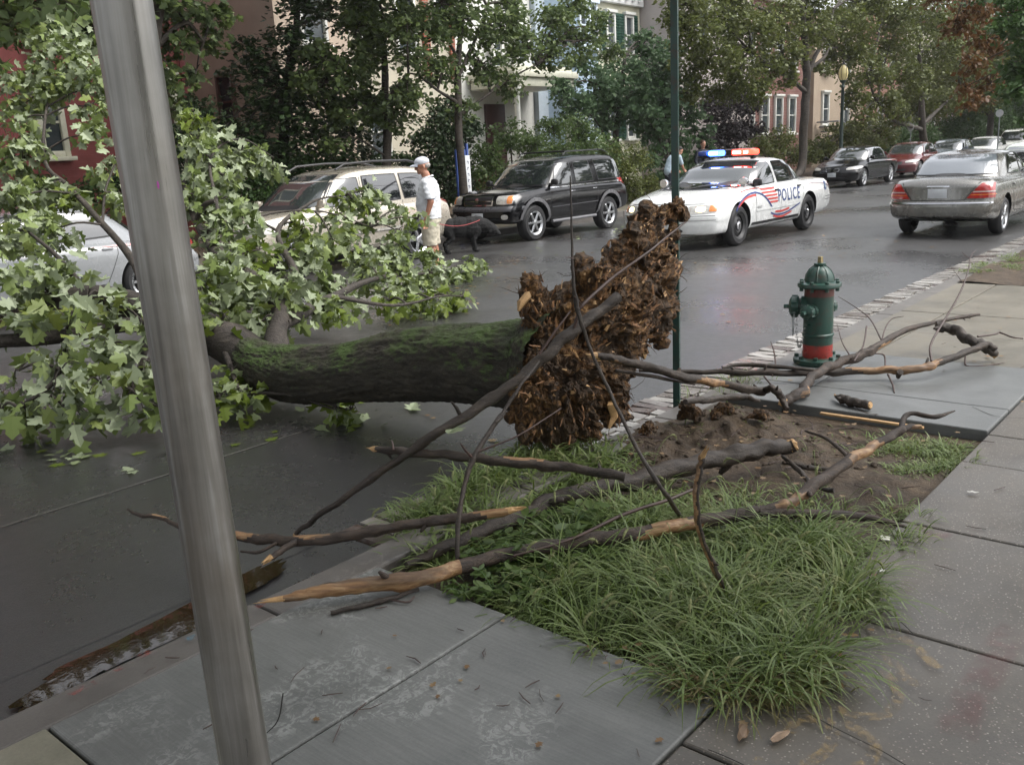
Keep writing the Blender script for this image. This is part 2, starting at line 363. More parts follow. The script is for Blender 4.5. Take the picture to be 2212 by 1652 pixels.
# sprayed utility marks
def spray(name, col, thr, soft=.12, sc_=24, amt=.8):
    t = NT(name); co = t.coord(); f = t.math('MULTIPLY', t.vramp(t.noise(sc_, 6, .7, co), thr, thr + soft), amt); at = t.n('Attribute', attribute_name='edge')
    f = t.math('MULTIPLY', f, at.outputs['Fac'], True); tr = t.n('BsdfTransparent'); mx = t.n('MixShader'); t.l(f, mx.inputs[0]); t.l(tr.outputs[0], mx.inputs[1]); t.set(Base_Color=col, Roughness=.7)
    t.l(t.b.outputs[0], mx.inputs[2]); t.l(mx.outputs[0], t.out.inputs[0]); return t.m
def strokes(name, lines, wd, mat, z=.009):
    """ribbons painted flat on the pavement, soft along both edges"""
    g = MB(); ed = []
    for k, ln in enumerate(lines):
        P = smooth_path([tuple(G(a, b, z)) for a, b in ln], 6); vs = []; zz = z + .0015 * k
        for i, p in enumerate(P):
            d = P[min(i + 1, len(P) - 1)] - P[max(0, i - 1)]; d = d / (np.linalg.norm(d) + 1e-9); nn = np.array((-d[1], d[0], 0)); e = min(i, len(P) - 1 - i) > 1
            for j, s in enumerate((-1, -.6, 0, .6, 1)): q = p + nn * wd * s; vs.append((q[0], q[1], zz)); ed.append(1. if (abs(s) < .7 and e) else .0)
        n0 = len(g.v); g.add(vs, [(5 * i + j, 5 * i + j + 1, 5 * i + j + 6, 5 * i + j + 5) for i in range(len(P) - 1) for j in range(4)])
    me = g.mesh(name, False); a = me.attributes.new('edge', 'FLOAT', 'POINT'); a.data.foreach_set('value', ed); return props(link(name, me, mat), kind='structure')
MY = spray('yellow_spray_paint', (.36, .24, .08), .44, .22, 34, .5)
strokes('yellow_pavement_marks', [[(1700, 1590), (1720, 1560), (1775, 1552), (1800, 1578), (1785, 1620), (1740, 1650), (1710, 1690)], [(1810, 1555), (1860, 1580), (1890, 1615), (1870, 1650), (1820, 1660)],
    [(1815, 1520), (1830, 1540), (1900, 1548), (1935, 1520), (1935, 1480), (1900, 1440)], [(1915, 1370), (1960, 1385), (2010, 1430), (2030, 1450)], [(1900, 1400), (1960, 1470), (1990, 1478)], [(1620, 1640), (1650, 1655)]], .022, MY)
MR = spray('red_spray_paint', (.20, .04, .05), .40, .3, 16, .28)
strokes('red_pavement_marks', [[(2210, 1345), (2160, 1400), (2120, 1470), (2080, 1545), (2060, 1600)], [(1960, 1145), (2010, 1152), (2060, 1165)], [(1930, 1260), (1990, 1275)]], .06, MR)
strokes('red_curb_marks', [[(140, 1505), (180, 1485), (215, 1468)], [(240, 1452), (270, 1438)], [(290, 1424), (335, 1404)], [(545, 1318), (580, 1300), (610, 1288)]], .018, spray('red_curb_paint', (.26, .045, .035), .45, .2, 40, .7), .012)
strokes('blue_curb_marks', [[(395, 1382), (425, 1372), (440, 1362)]], .02, spray('blue_curb_paint', (.06, .14, .19), .45, .2, 40, .7), .012)

MC = simple('crack_dirt', (.012, .010, .008), .9)
strokes('pavement_cracks', [[(1530, 1618), (1560, 1630), (1600, 1648), (1630, 1665)], [(1745, 1540), (1800, 1570), (1860, 1600), (1905, 1622), (1960, 1655)], [(1876, 1295), (1920, 1325), (1950, 1348), (1972, 1370)], [(2100, 880), (2150, 900), (2215, 905)], [(560, 1600), (600, 1560), (612, 1500)]], .0022, MC, .0085)
# ================================================================= BUILDINGS on the far side
M_WIN = simple('window_glass', (.045, .055, .06), .08, 0, .3, 2); M_WHITE = simple('white_trim', (.62, .62, .58), .5, 0, .08)
M_CREAMTRIM = simple('cream_trim', (.60, .58, .46), .5, 0, .08)
def window(b, u, z, wd, h, v, frame=M_WHITE, sill=True, pane=M_WIN, label=None, fw=.09, side=0, rails=True):
    """u,z centre on a facade plane v (side=1: on a wall facing -X, then u is the y and v the x)"""
    def T(a, d, zz): return (v - d, a, zz) if side else (a, v - d, zz)
    def D(a, d, zz): return (d, a, zz) if side else (a, d, zz)
    g = MB()
    for s in (-1, 1): g.box(T(u + s * (wd / 2 - fw / 2), .05, z), D(fw, .14, h), bev=.006)
    g.box(T(u, .052, z + h / 2 - fw / 2), D(wd - 2 * fw - .004, .13, fw), bev=.006); g.box(T(u, .052, z - h / 2 + fw / 2), D(wd - 2 * fw - .004, .13, fw), bev=.006)
    if rails: g.box(T(u, .04, z), D(wd - 2 * fw - .004, .07, .05), bev=.004)
    f = part('window', g, frame, b, label=label)
    g = MB(); g.box(T(u, .012, z), D(wd - 2 * fw, .03, h - 2 * fw)); part('pane', g, pane, f)
    if sill: g = MB(); g.box(T(u, .1, z - h / 2 - .05), D(wd + .16, .24, .09), bev=.01); part('sill', g, frame, f); g = MB(); g.box(T(u, .09, z + h / 2 + .06), D(wd + .12, .2, .11), bev=.01); part('lintel', g, frame, f)
    return f
def masonry(name, a, b, mortar, sx=.21, sy=.075):
    t = NT(name); co = t.coord(); mp = t.n('Mapping'); t.l(co, mp.inputs[0]); mp.inputs['Rotation'].default_value = (R(90), 0, 0)
    br = t.n('TexBrick'); t.l(mp.outputs[0], br.inputs[0]); br.inputs['Color1'].default_value = (*a, 1); br.inputs['Color2'].default_value = (*b, 1); br.inputs['Mortar'].default_value = (*mortar, 1)
    br.inputs['Scale'].default_value = 1; br.inputs['Brick Width'].default_value = sx; br.inputs['Row Height'].default_value = sy; br.inputs['Mortar Size'].default_value = .01
    c = t.mix(t.math('MULTIPLY', t.vramp(t.noise(1.2, 5), .4, .7), .35), br.outputs[0], tuple(x * .6 for x in a)); t.set(Base_Color=c, Roughness=.85); t.bump(br.outputs['Fac'], -.3, .01); return t.m
def stucco(name, col): return simple(name, col, .85, 0, .10, 1.3, .25)
def block(name, label, u0, u1, v0, v1, h, mat, roof_m=None, cornice=None):
    b = thing(name, label, 'building', (0, 0, 0)); g = MB(); g.box(((u0 + u1) / 2, (v0 + v1) / 2, h / 2), (u1 - u0, v1 - v0, h)); part('wall', g, mat, b)
    g = MB(); g.box(((u0 + u1) / 2, (v0 + v1) / 2 - .05, h + .08), (u1 - u0 - .02, v1 - v0 + .2, .14)); part('roof', g, roof_m or simple('dark_roof', (.05, .05, .055), .8), b)
    if cornice:
        g = MB(); g.box(((u0 + u1) / 2, v0 - .2, h - .12), (u1 - u0 - .04, .38, .2), bev=.03); g.box(((u0 + u1) / 2, v0 - .12, h - .42), (u1 - u0 - .06, .22, .36), bev=.02)
        k = u0 + .3
        while k < u1 - .2: g.box((k, v0 - .3, h - .34), (.1, .2, .26), bev=.02); k += .45
        part('cornice', g, cornice, b)
    return b
VB = 21.0
def wpx(b, x0, y0, x1, y1, v=VB, **kw):
    a = PV(x0, y0, v); c = PV(x1, y1, v); return window(b, (a.x + c.x) / 2, (a.z + c.z) / 2, abs(c.x - a.x), abs(a.z - c.z), v, **kw)
# red clapboard house
b = block('clapboard_house', 'barn red clapboard house with cream window frames behind the fallen crown', -3, 12.6, VB, VB + 10, 9.4, simple('red_board_base', (.10, .02, .02), .7))
g = MB(); z = .2; k = 0
while z < 9.3:
    M = Matrix.Rotation(R(5), 3, 'X'); g.box((4.8, VB - .018, z), (15.6, .022, .165), M); z += .155
part('clapboards', g, simple('red_clapboard', (.25, .065, .06), .55, 0, .15, 3), b)
wpx(b, 62, 188, 150, 338, v=VB - .04, frame=M_CREAMTRIM, fw=.12); wpx(b, 20, -130, 60, 96, v=VB - .04, frame=M_CREAMTRIM, fw=.12)
window(b, 10.4, 6.6, .95, 1.7, VB - .04, frame=M_CREAMTRIM); window(b, 6.4, 2.9, .95, 1.7, VB - .04, frame=M_CREAMTRIM)
g = MB(); a = PV(285, 200, VB); c = PV(285, 400, VB); g.box((11.15, VB - .07, 2.2), (.16, .12, 3.4), bev=.01); g.box((12.2, VB - .07, 2.2), (.16, .12, 3.4), bev=.01); g.box((11.68, VB - .07, 4.0), (1.4, .16, .2), bev=.01)
fr = part('door', g, M_CREAMTRIM, b); g = MB(); g.box((11.68, VB - .045, 2.2), (.88, .05, 3.3)); part('door_panel', g, simple('brown_door', (.10, .05, .035), .5), fr)
g = MB(); g.box((12.55, VB - .03, 4.7), (.14, .1, 9.3), bev=.01); part('corner_board', g, simple('dark_red_board', (.17, .03, .03), .6), b)
# tan stucco house: its long side wall is seen across the gap
b = block('stucco_house', 'tan stucco house with one narrow dark window in its bare side wall', 15.2, 17.6, VB - .3, VB + 12, 9.8, stucco('tan_stucco', (.46, .37, .29)))
window(b, 23.2, 3.5, .8, 1.5, 15.2, frame=simple('brown_frame', (.09, .045, .035), .5), side=1, sill=False)
window(b, 26.5, 3.5, .8, 1.5, 15.2, frame=simple('brown_frame_b', (.09, .045, .035), .5), side=1, sill=False)
window(b, 16.4, 5.6, .9, 1.6, VB - .3)
g = MB(); g.box((13.9, 30.5, 4.5), (2.6, .3, 9)); part('rear_wall', g, stucco('tan_stucco_rear', (.42, .34, .26)), b)
# cream house
b = block('cream_house', 'cream rendered house with an orange red brick corner strip, behind the street trees', 17.62, 22.2, VB, VB + 10, 9.2, stucco('cream_render', (.46, .42, .33)), cornice=M_WHITE)
wpx(b, 930, -10, 965, 60); window(b, 18.7, 5.6, .85, 1.6, VB); window(b, 20.1, 5.6, .85, 1.6, VB); window(b, 18.7, 2.5, .85, 1.6, VB)
g = MB(); g.box((20.95, VB - .05, 6.4), (.28, .1, 4.6), bev=.01); g.box((22.08, VB - .05, 6.4), (.22, .1, 4.6), bev=.01); part('brick_strip', g, masonry('orange_brick', (.34, .09, .045), (.28, .07, .04), (.25, .2, .16)), b)
# white and pale yellow porch house
b = block('porch_house', 'white house with a pale yellow columned porch beside the blue house', 22.24, 26.4, VB + .2, VB + 10, 8.9, simple('white_clapboard', (.60, .60, .56), .6, 0, .06), cornice=M_WHITE)
wpx(b, 1058, 70, 1085, 150); wpx(b, 1110, 60, 1140, 140); window(b, 25.3, 6.2, .9, 1.6, VB + .2)
g = MB(); g.box((24.6, VB - .85, 4.15), (3.4, 2.1, .22), bev=.03); g.box((24.6, VB - .85, 4.34), (3.1, 1.8, .16), bev=.03); g.box((24.6, VB - .85, 3.9), (3.2, 1.9, .28), bev=.02); part('porch_roof', g, simple('yellow_porch_paint', (.55, .54, .44), .5), b)
for u in (23.25, 25.95):
    g = MB(); g.lathe([(.15, 0), (.15, .12), (.11, .16), (.10, 1.2), (.09, 2.5), (.13, 2.56), (.15, 2.62), (.15, 2.7)], 16, Matrix.Translation((u, VB - 1.65, 1.05))); part('column', g, M_WHITE, b)
g = MB(); g.box((24.6, VB - .85, .55), (3.3, 2.0, 1.0)); part('porch_base', g, masonry('red_brick_base', (.22, .06, .04), (.17, .05, .035), (.2, .17, .14)), b)
g = MB(); g.box((24.2, VB + .16, 2.2), (1.0, .1, 2.3), bev=.02); part('door', g, simple('dark_red_door', (.05, .015, .014), .4), b)
# blue house
b = block('blue_house', 'pale blue painted row house with a two storey bay', 26.44, 30.2, VB, VB + 10, 8.4, simple('pale_blue_paint', (.40, .46, .51), .6, 0, .06), cornice=simple('grey_blue_trim', (.42, .48, .55), .5))
g = MB(); n = 6
pr = [(27.0, VB), (27.5, VB - .9), (28.9, VB - .9), (29.4, VB)]
g.add([(x, y, z) for z in (.4, 7.6) for x, y in pr], [(0, 1, 5, 4), (1, 2, 6, 5), (2, 3, 7, 6), (4, 5, 6, 7)]); part('bay', g, simple('blue_bay_paint', (.36, .46, .56), .55, 0, .05), b)
for z in (2.8, 6.0):
    for u in (27.95, 28.55): window(b, u, z, .52, 1.5, VB - .9, frame=simple('bay_frame', (.55, .62, .68), .5))
# yellow house with green shutters
b = block('shuttered_house', 'pale yellow row house with dark green shutters under a white cornice', 30.24, 33.2, VB, VB + 10, 7.7, simple('pale_yellow_paint', (.58, .56, .43), .6, 0, .06), cornice=simple('bright_white_trim', (.75, .75, .74), .5))
for u in (31.0, 32.3):
    for z in (6.0, 2.8):
        window(b, u, z, .62, 1.5, VB)
        for s in (-1, 1):
            g = MB(); g.box((u + s * .5, VB - .05, z), (.30, .06, 1.55), bev=.008)
            for q in range(14): g.box((u + s * .5, VB - .09, z - .7 + q * .105), (.22, .03, .05), Matrix.Rotation(R(25), 3, 'X'))
            part('shutter', g, simple('dark_green_shutter', (.012, .055, .035), .5), b)
# tall plain house whose bare side wall rises past the yellow one
b = block('grey_gable_house', 'tall pinkish grey house with a bare side wall right of the green shutters', 33.24, 39.5, VB - 1.8, VB + 10, 10.2, stucco('pinkish_grey_stucco', (.36, .32, .30)))
window(b, 35, 6.5, 1, 1.8, VB - 1.8); window(b, 37.5, 6.5, 1, 1.8, VB - 1.8)
# red brick house further down
b = block('brick_house', 'red brick house with sash windows beyond the police car roof', 41, 48.5, VB - .5, VB + 10, 8.8, masonry('red_brick', (.17, .055, .045), (.14, .045, .038), (.22, .17, .14)), cornice=M_WHITE)
for u in (42.0, 43.6, 45.2, 46.8):
    for z in (2.9, 6.0): window(b, u, z, .9, 1.8, VB - .5)
b = block('tan_brick_house', 'tan house with a grey outside stair beyond the red brick house', 49, 56, VB - .8, VB + 10, 8.0, stucco('tan_wall', (.34, .27, .20)))
for u in (50.5, 53.5):
    for z in (3.2, 6.0): window(b, u, z, .9, 1.7, VB - .8)
g = MB()
for k in range(9): g.box((49.4 + k * .3, VB - 1.5, 2.5 - k * .25), (.32, 1.2, .08), bev=.01)
g.box((50.6, VB - 2.1, 1.95), (3.0, .05, .12), Matrix.Rotation(R(40), 3, 'Y'), bev=.01); part('stair', g, simple('grey_stair', (.25, .25, .25), .6), b)
for i, (u0, u1, h, col) in enumerate([(57, 64, 9, (.30, .12, .08)), (64.1, 72, 8.5, (.42, .38, .3)), (72.1, 82, 9.5, (.25, .08, .06))]):
    b = block('row_house', ['brownish brick row house first past the tan house', 'pale beige row house second past the tan house', 'dark red row house last of the far row'][i], u0, u1, VB - .5, VB + 9, h, masonry('brick_far_%d' % i, col, tuple(x * .8 for x in col), (.3, .26, .22)))
    for u in np.arange(u0 + 1.2, u1 - .8, 1.9):
        for z in (3, 6): window(b, float(u), z, .9, 1.7, VB - .5)
# ================================================================= VEGETATION
MAPLE = np.array([(0, .36, 0), (0, 0, 0), (.13, .02, 1), (.40, .06, 1), (.24, .27, 1), (.52, .52, 1), (.40, .58, 1), (.22, .60, 1), (.24, .80, 1), (0, 1.06, 0), (-.24, .80, 1), (-.22, .60, 1), (-.40, .58, 1), (-.52, .52, 1), (-.24, .27, 1), (-.40, .06, 1), (-.13, .02, 1)], float)
MAPLE_F = np.array([(0, k, k + 1 if k < 16 else 1) for k in range(1, 17)])
KITE = np.array([(0, 0, 0), (.36, .42, 1), (0, 1, 0), (-.36, .42, 1)], float); KITE_F = np.array([(0, 1, 2), (0, 2, 3)])
OVAL = np.array([(0, 0, 0), (.2, .2, 1), (.26, .5, 1), (.16, .8, 1), (0, 1, 0), (-.16, .8, 1), (-.26, .5, 1), (-.2, .2, 1)], float)
OVAL_F = np.array([(0, 1, 2), (0, 2, 4), (2, 3, 4), (0, 4, 6), (4, 5, 6), (0, 6, 7)])
def unit(a): return a / (np.linalg.norm(a, axis=1, keepdims=True) + 1e-9)
def leaves(P, size, shape='kite', seed=0, up=.6, droop=.5, flip=.15, fold=.3, out=None):
    """P (n,3) stalk points -> V, F, rnd. up: how much blades face the sky; droop: how much tips hang"""
    r = np.random.default_rng(seed); n = len(P); T, TF = {'kite': (KITE, KITE_F), 'maple': (MAPLE, MAPLE_F), 'oval': (OVAL, OVAL_F)}[shape]
    nr = r.standard_normal((n, 3)) * (1 - up) + np.array([0, 0, up]); nr = unit(nr); fl = r.random(n) < flip; nr[fl] *= -1
    ax = r.standard_normal((n, 3)); ax[:, 2] = ax[:, 2] * .4 - droop * 1.4
    if out is not None: ax += out * .9
    ax = unit(ax - nr * (ax * nr).sum(1, keepdims=True) * .85); sd = unit(np.cross(ax, nr)); nr = np.cross(sd, ax)
    s = size * (.6 + .65 * r.random(n)); asp = .85 + .3 * r.random(n); fo = fold * (r.random(n) * 1.6 - .3); cu = .25 * r.random(n)
    x = T[None, :, 0] * (s * asp)[:, None]; y = T[None, :, 1] * s[:, None]; z = -(np.abs(T[None, :, 0]) * (s * fo)[:, None]) - (T[None, :, 1] ** 2) * (s * cu)[:, None]
    V = P[:, None, :] + x[..., None] * sd[:, None, :] + y[..., None] * ax[:, None, :] + z[..., None] * nr[:, None, :]
    F = (np.arange(n) * len(T))[:, None, None] + TF[None]; rn = np.repeat(r.random(n), len(TF))
    return V.reshape(-1, 3), F.reshape(-1, 3), rn
def foliage(name, P, size, mat, parent, shape='kite', seed=0, **kw):
    V, F, rn = leaves(P, size, shape, seed, **kw); return link(name, npmesh(name, V, F, rn), mat, parent)
def limb(mb, pts, n=8, seg=5, wob=.18, seed=0):
    """pts: (x,y,z,r)"""
    P = smooth_path(pts, seg); j = .25
    Q = [(p[0] + noise.noise(Vector((i * .31, seed, 0))) * j * p[3], p[1] + noise.noise(Vector((i * .31, seed, 7))) * j * p[3], p[2] + noise.noise(Vector((i * .31, seed, 3))) * j * p[3]) for i, p in enumerate(P)]
    mb.tube(Q, [max(.0015, p[3]) for p in P], n, wob=wob, seed=seed)
M_BARK = barkmat('dark_bark', (.022, .017, .013), (.075, .06, .045))
M_BARK2 = barkmat('grey_bark', (.03, .026, .02), (.11, .09, .07))
LF = dict(
    mid=leafmat('street_tree_leaf', [(.062, .094, .026), (.098, .138, .038), (.14, .18, .056)], (.11, .15, .08), .6),
    olive=leafmat('olive_leaf', [(.062, .082, .016), (.10, .122, .024), (.145, .165, .036)], (.12, .13, .06), .5),
    dark=leafmat('dark_evergreen_leaf', [(.024, .050, .018), (.044, .078, .026), (.068, .108, .038)], (.03, .05, .025), .5, .12),
    bush=leafmat('bright_bush_leaf', [(.045, .08, .018), (.075, .12, .028), (.115, .16, .042)], (.12, .17, .08), .6),
    broad=leafmat('broad_shrub_leaf', [(.045, .088, .036), (.07, .122, .048), (.10, .155, .07)], (.12, .18, .11), .6),
    purple=leafmat('purple_leaf', [(.018, .014, .016), (.035, .024, .028), (.03, .04, .024)], (.05, .04, .045), .5, .12),
    rust=leafmat('rusty_autumn_leaf', [(.10, .045, .015), (.13, .06, .02), (.08, .075, .022)], (.15, .09, .04), .5),
    deep=leafmat('deep_green_leaf', [(.030, .068, .016), (.05, .098, .024), (.075, .13, .036)], (.06, .10, .04), .5))
def blob_points(rg, c, r, n, squash=.8, layered=0):
    """clustered leaf positions in a ball: clumps of leaves on twig ends, denser towards the shell"""
    nc = max(5, int(n / 34)); d = unit(rg.standard_normal((nc, 3))); rad = r * (.25 + .75 * rg.random(nc) ** .5)
    cc = d * rad[:, None]; cc[:, 2] *= squash
    k = rg.integers(0, nc, n); q = rg.standard_normal((n, 3)) * (r * .13 + .06); q[:, 2] *= (.35 if layered else .65)
    if layered: q[:, :2] *= 1.6
    P = cc[k] + q; P[:, 2] -= .25 * (q[:, 0] ** 2 + q[:, 1] ** 2) / (r * .3 + .1)
    return P + np.array(c), [cc[i] + np.array(c) for i in range(nc)]
def tree(name, label, cat, trunk, limbs, blobs, lf, size, dens=1., group=None, bark=None, seed=1, shape='kite', layered=0, cover=2.4, **kw):
    """trunk/limbs: lists of (point, radius) chains; blobs: (centre, radius)"""
    rg = np.random.default_rng(seed); base = trunk[0][0]; t = thing(name, label, cat, group=group)
    mb = MB(); limb(mb, [(*p, r * .72) for p, r in trunk], 10, seed=seed)
    for i, L in enumerate(limbs): limb(mb, [(*p, r * .75) for p, r in L], 7, seed=seed + i + 1)
    joints = [Vector(p) for p, r in trunk[1:]] + [Vector(p) for L in limbs for p, r in L[1:]]
    Ps = []
    for c, r in blobs:
        n = int(2.1 * cover * dens * 4 * r * r / (size * size * .42)); P, cl = blob_points(rg, c, r, n, layered=layered); Ps.append(P)
        j = min(joints, key=lambda q: (q - Vector(c)).length + max(0, q.z - c[2]) * .8); cv = Vector(c)
        if (j - cv).length > .15:
            md = j.lerp(cv, .55) + Vector((0, 0, .12 * (j - cv).length)); limb(mb, [(*j, .05 * r ** .5), (*md, .035 * r ** .5), (*cv, .02 * r ** .5)], 6, seed=seed)
        for q in cl[:: max(1, len(cl) // 9)]:
            e = Vector(q); m2 = cv.lerp(e, .5) + Vector((0, 0, .06 * r)); limb(mb, [(*cv, .016 * r ** .5), (*m2, .010), (*e, .004)], 4, 3, seed=seed)
    part('trunk', mb, bark or M_BARK, t, angle=80)
    P = np.concatenate(Ps); foliage('crown', P, size, LF[lf], t, shape, seed, **kw); return t
def bpx(v, *L):
    """blobs from (x, y, r px): centre on the plane v (+ own depth offset)"""
    out = []
    for b in L:
        c = PV(b[0], b[1], v + (b[3] if len(b) > 3 else 0)); out.append((tuple(c), b[2] * (c - CAM).dot(FW) / F_PX))
    return out
def chain(v, *L):
    return [(tuple(PV(x, y, v + (o[0] if o else 0))), r) for x, y, r, *o in L]
def ground_at(x, y, v, z=0.0):
    p = PV(x, y, v); return (p.x, v, z)
SG = 'street trees along the far pavement'
tree('street_tree', 'broad maple overhanging the red clapboard house, trunk hidden behind the steel pole', 'tree',
     [((PV(338, 420, 14.9).x, 14.9, 0), .2)] + chain(14.9, (325, 250, .17), (330, 120, .14), (345, 0, .12), (350, -160, .07)), [chain(14.9, (328, 140, .09), (240, 60, .06), (120, 20, .04)), chain(14.9, (335, 100, .08), (400, 50, .05), (440, 90, .03))],
     bpx(15.1, (60, 10, 70, 1.2), (160, 30, 85, 1.3), (20, -60, 90, 1), (0, 70, 45, 1), (250, 0, 80, 1), (190, 90, 50, 1.5), (120, -70, 100), (330, -60, 100), (370, 10, 50), (430, 25, 48), (395, 90, 48), (440, 95, 32), (370, 150, 40), (425, 150, 30), (360, 200, 28), (470, 30, 25), (385, 240, 22)), 'mid', .15, seed=3, shape='maple', group=SG, cover=1.0, droop=.8)
tree('cedar_tree', 'dark conifer with drooping layered sprays right of the steel pole', 'tree', [((12.4, 17.6, 0), .22)] + chain(17.6, (620, 200, .16), (640, 60, .1), (650, -80, .05)), [],
     bpx(17.4, (630, 70, 55), (560, 120, 45), (680, 130, 60), (610, 190, 75), (530, 200, 35), (720, 220, 65), (600, 260, 85), (520, 290, 60), (700, 310, 80), (460, 310, 55), (560, 345, 70), (650, 380, 60), (520, 90, 25), (780, 300, 45), (500, 160, 22), (640, -20, 60), (700, 20, 40, .6), (770, 30, 40, .6), (740, 60, 30, .6)), 'dark', .15, seed=5, layered=1, cover=2.0, group=SG, up=.75)
tree('street_tree', 'young tree with a short straight trunk between the pale SUV and the cream house', 'tree', [((14.2, 16.2, 0), .17)] + chain(16.2, (836, 340, .15), (834, 240, .14), (830, 120, .1), (825, 20, .05)), [chain(16.2, (834, 250, .07), (780, 180, .05), (740, 150, .03)), chain(16.2, (833, 220, .07), (880, 160, .04))],
     bpx(16.2, (760, 150, 58), (830, 90, 62), (700, 180, 48), (880, 200, 48), (800, 230, 50), (740, 240, 42), (770, 60, 48), (860, 250, 40), (690, 120, 38), (800, -10, 60), (880, 40, 45), (650, 160, 25), (720, 300, 26)), 'mid', .15, seed=8, group=SG)
tree('street_tree', 'slender spreading tree standing at the kerb behind the black SUV bonnet', 'tree', [(ground_at(1003, 400, 14.6), .16)] + chain(14.6, (1001, 400, .14), (992, 300, .125), (990, 215, .115), (991, 120, .09), (1000, 20, .06), (1005, -90, .04)),
     [chain(14.6, (992, 225, .06), (945, 195, .045), (905, 165, .035), (882, 158, .02)), chain(14.6, (991, 130, .06), (970, 90, .04), (958, 50, .03)), chain(14.6, (993, 160, .07), (1015, 110, .05), (1040, 60, .035), (1050, 10, .025)), chain(14.6, (994, 250, .06), (1060, 200, .04), (1120, 160, .03), (1160, 140, .02))],
     bpx(14.6, (1000, 40, 60), (930, 70, 48), (1070, 60, 58), (900, 130, 44), (960, 150, 46), (1040, 140, 50), (1130, 90, 55), (1190, 50, 50), (1250, 90, 48), (1100, 20, 50), (1190, 130, 40), (1290, 60, 40), (1090, 180, 38), (950, 10, 55), (880, 60, 36), (1230, 20, 45), (1020, -30, 50), (1320, 110, 30), (880, 195, 34), (1000, 230, 30)), 'mid', .13, seed=11, group=SG, cover=1.7)
tree('evergreen_shrub', 'dark dense evergreen standing behind the man in the white shirt', 'tree', [((17.3, 17.0, 0), .1)] + chain(17.0, (960, 330, .08), (960, 260, .05)), [], bpx(17.0, (960, 270, 50), (930, 320, 52), (990, 340, 50), (900, 370, 40), (960, 390, 55), (1010, 280, 35), (970, 230, 30)), 'dark', .12, seed=13)
tree('street_tree', 'hazy mid green tree in front of the yellow house, left of the green post', 'tree', [((26.3, 17.2, 0), .2)] + chain(17.2, (1330, 330, .16), (1340, 220, .12), (1350, 120, .07)), [], bpx(17.2, (1290, 180, 48), (1350, 170, 60), (1410, 150, 55), (1240, 230, 45), (1320, 240, 60), (1400, 230, 60), (1450, 190, 50), (1210, 190, 30), (1390, 90, 32), (1440, 100, 35), (1260, 130, 25)), 'broad', .16, seed=17, group=SG)
tree('street_tree', 'tall maple with a dark forked trunk behind the police car', 'tree', [((33.3, 14.6, 0), .26)] + chain(14.6, (1731, 360, .23), (1738, 250, .23), (1742, 190, .22), (1740, 130, .2), (1735, 40, .14), (1725, -60, .1)),
     [chain(14.6, (1741, 200, .12), (1700, 165, .1), (1660, 140, .08), (1620, 110, .05)), chain(14.6, (1742, 165, .14), (1762, 120, .11), (1790, 70, .08), (1800, 20, .05)), chain(14.6, (1738, 110, .1), (1680, 40, .07), (1600, 0, .05)), chain(14.6, (1748, 150, .1), (1780, 125, .08), (1790, 105, .05))],
     bpx(14.6, (1500, 60, 62), (1560, 30, 62), (1620, 70, 66), (1540, 120, 56), (1600, 150, 50), (1680, 30, 62), (1690, 110, 50), (1640, 190, 42), (1500, 150, 45, 1), (1560, 200, 42, 1), (1480, 10, 55), (1750, 50, 60), (1820, 60, 60), (1860, 20, 60), (1830, 130, 42), (1580, -20, 50), (1750, -15, 50), (1870, -15, 45), (1780, 150, 22), (1700, 165, 28), (1480, 200, 30, 1), (1660, 145, 35)), 'olive', .15, seed=19, group=SG, cover=1.9)
tree('street_tree', 'wide low branched tree behind the parked dark cars at the far right', 'tree', [((47.0, 14.6, 0), .3)] + chain(14.6, (1998, 330, .27), (1992, 280, .25), (1990, 200, .18), (1985, 120, .12)),
     [chain(14.6, (1990, 280, .14), (1930, 260, .11), (1895, 220, .08), (1878, 180, .05)), chain(14.6, (1992, 270, .14), (2040, 225, .1), (2070, 200, .07))],
     bpx(14.6, (1880, 150, 50), (1930, 80, 62), (1900, 220, 42), (1960, 170, 55), (2020, 110, 65), (2080, 160, 52), (1990, 30, 70), (2080, 40, 62), (1920, 0, 62), (2040, 220, 40), (1850, 200, 32), (1860, 260, 30), (1940, 240, 36), (2130, 200, 45), (1850, 90, 45)), 'olive', .17, seed=23, group=SG, cover=1.9)
tree('purple_plum_tree', 'dark purple leaved small tree right of the broad leaved shrub', 'tree', [((32, 17.6, 0), .15)] + chain(17.6, (1590, 350, .1), (1585, 280, .08)), [], bpx(17.6, (1550, 230, 42), (1600, 220, 40), (1570, 290, 42), (1615, 280, 36), (1540, 310, 28), (1590, 340, 30)), 'purple', .14, seed=29)
for i, (x, y, v, L, lf, lab) in enumerate([
    (1780, 300, 16.5, [(1780, 320, 36), (1820, 290, 40), (1860, 310, 36), (1740, 330, 26), (1900, 290, 36)], 'olive', 'low green shrub mass between the forked trunk and the street lamp'),
    (1950, 320, 17.0, [(1930, 310, 40), (1980, 300, 45), (2040, 290, 45), (1890, 330, 30), (2090, 280, 45)], 'deep', 'dark shrub mass behind the black and red parked cars'),
    (2150, 260, 17.0, [(2140, 260, 50), (2190, 240, 60), (2230, 260, 60), (2100, 230, 40), (2200, 290, 40)], 'deep', 'dark green thicket above the farthest parked cars')]):
    p = PV(x, y, v); tree('shrub', lab, 'shrub', [((p.x, v, 0), .08), ((p.x, v, .5), .06), ((p.x + .1, v, .9), .05)], [], bpx(v, *L), lf, .16, seed=31 + i, group='shrubs in the far front gardens')
BG = 'shrubs in the far front gardens'
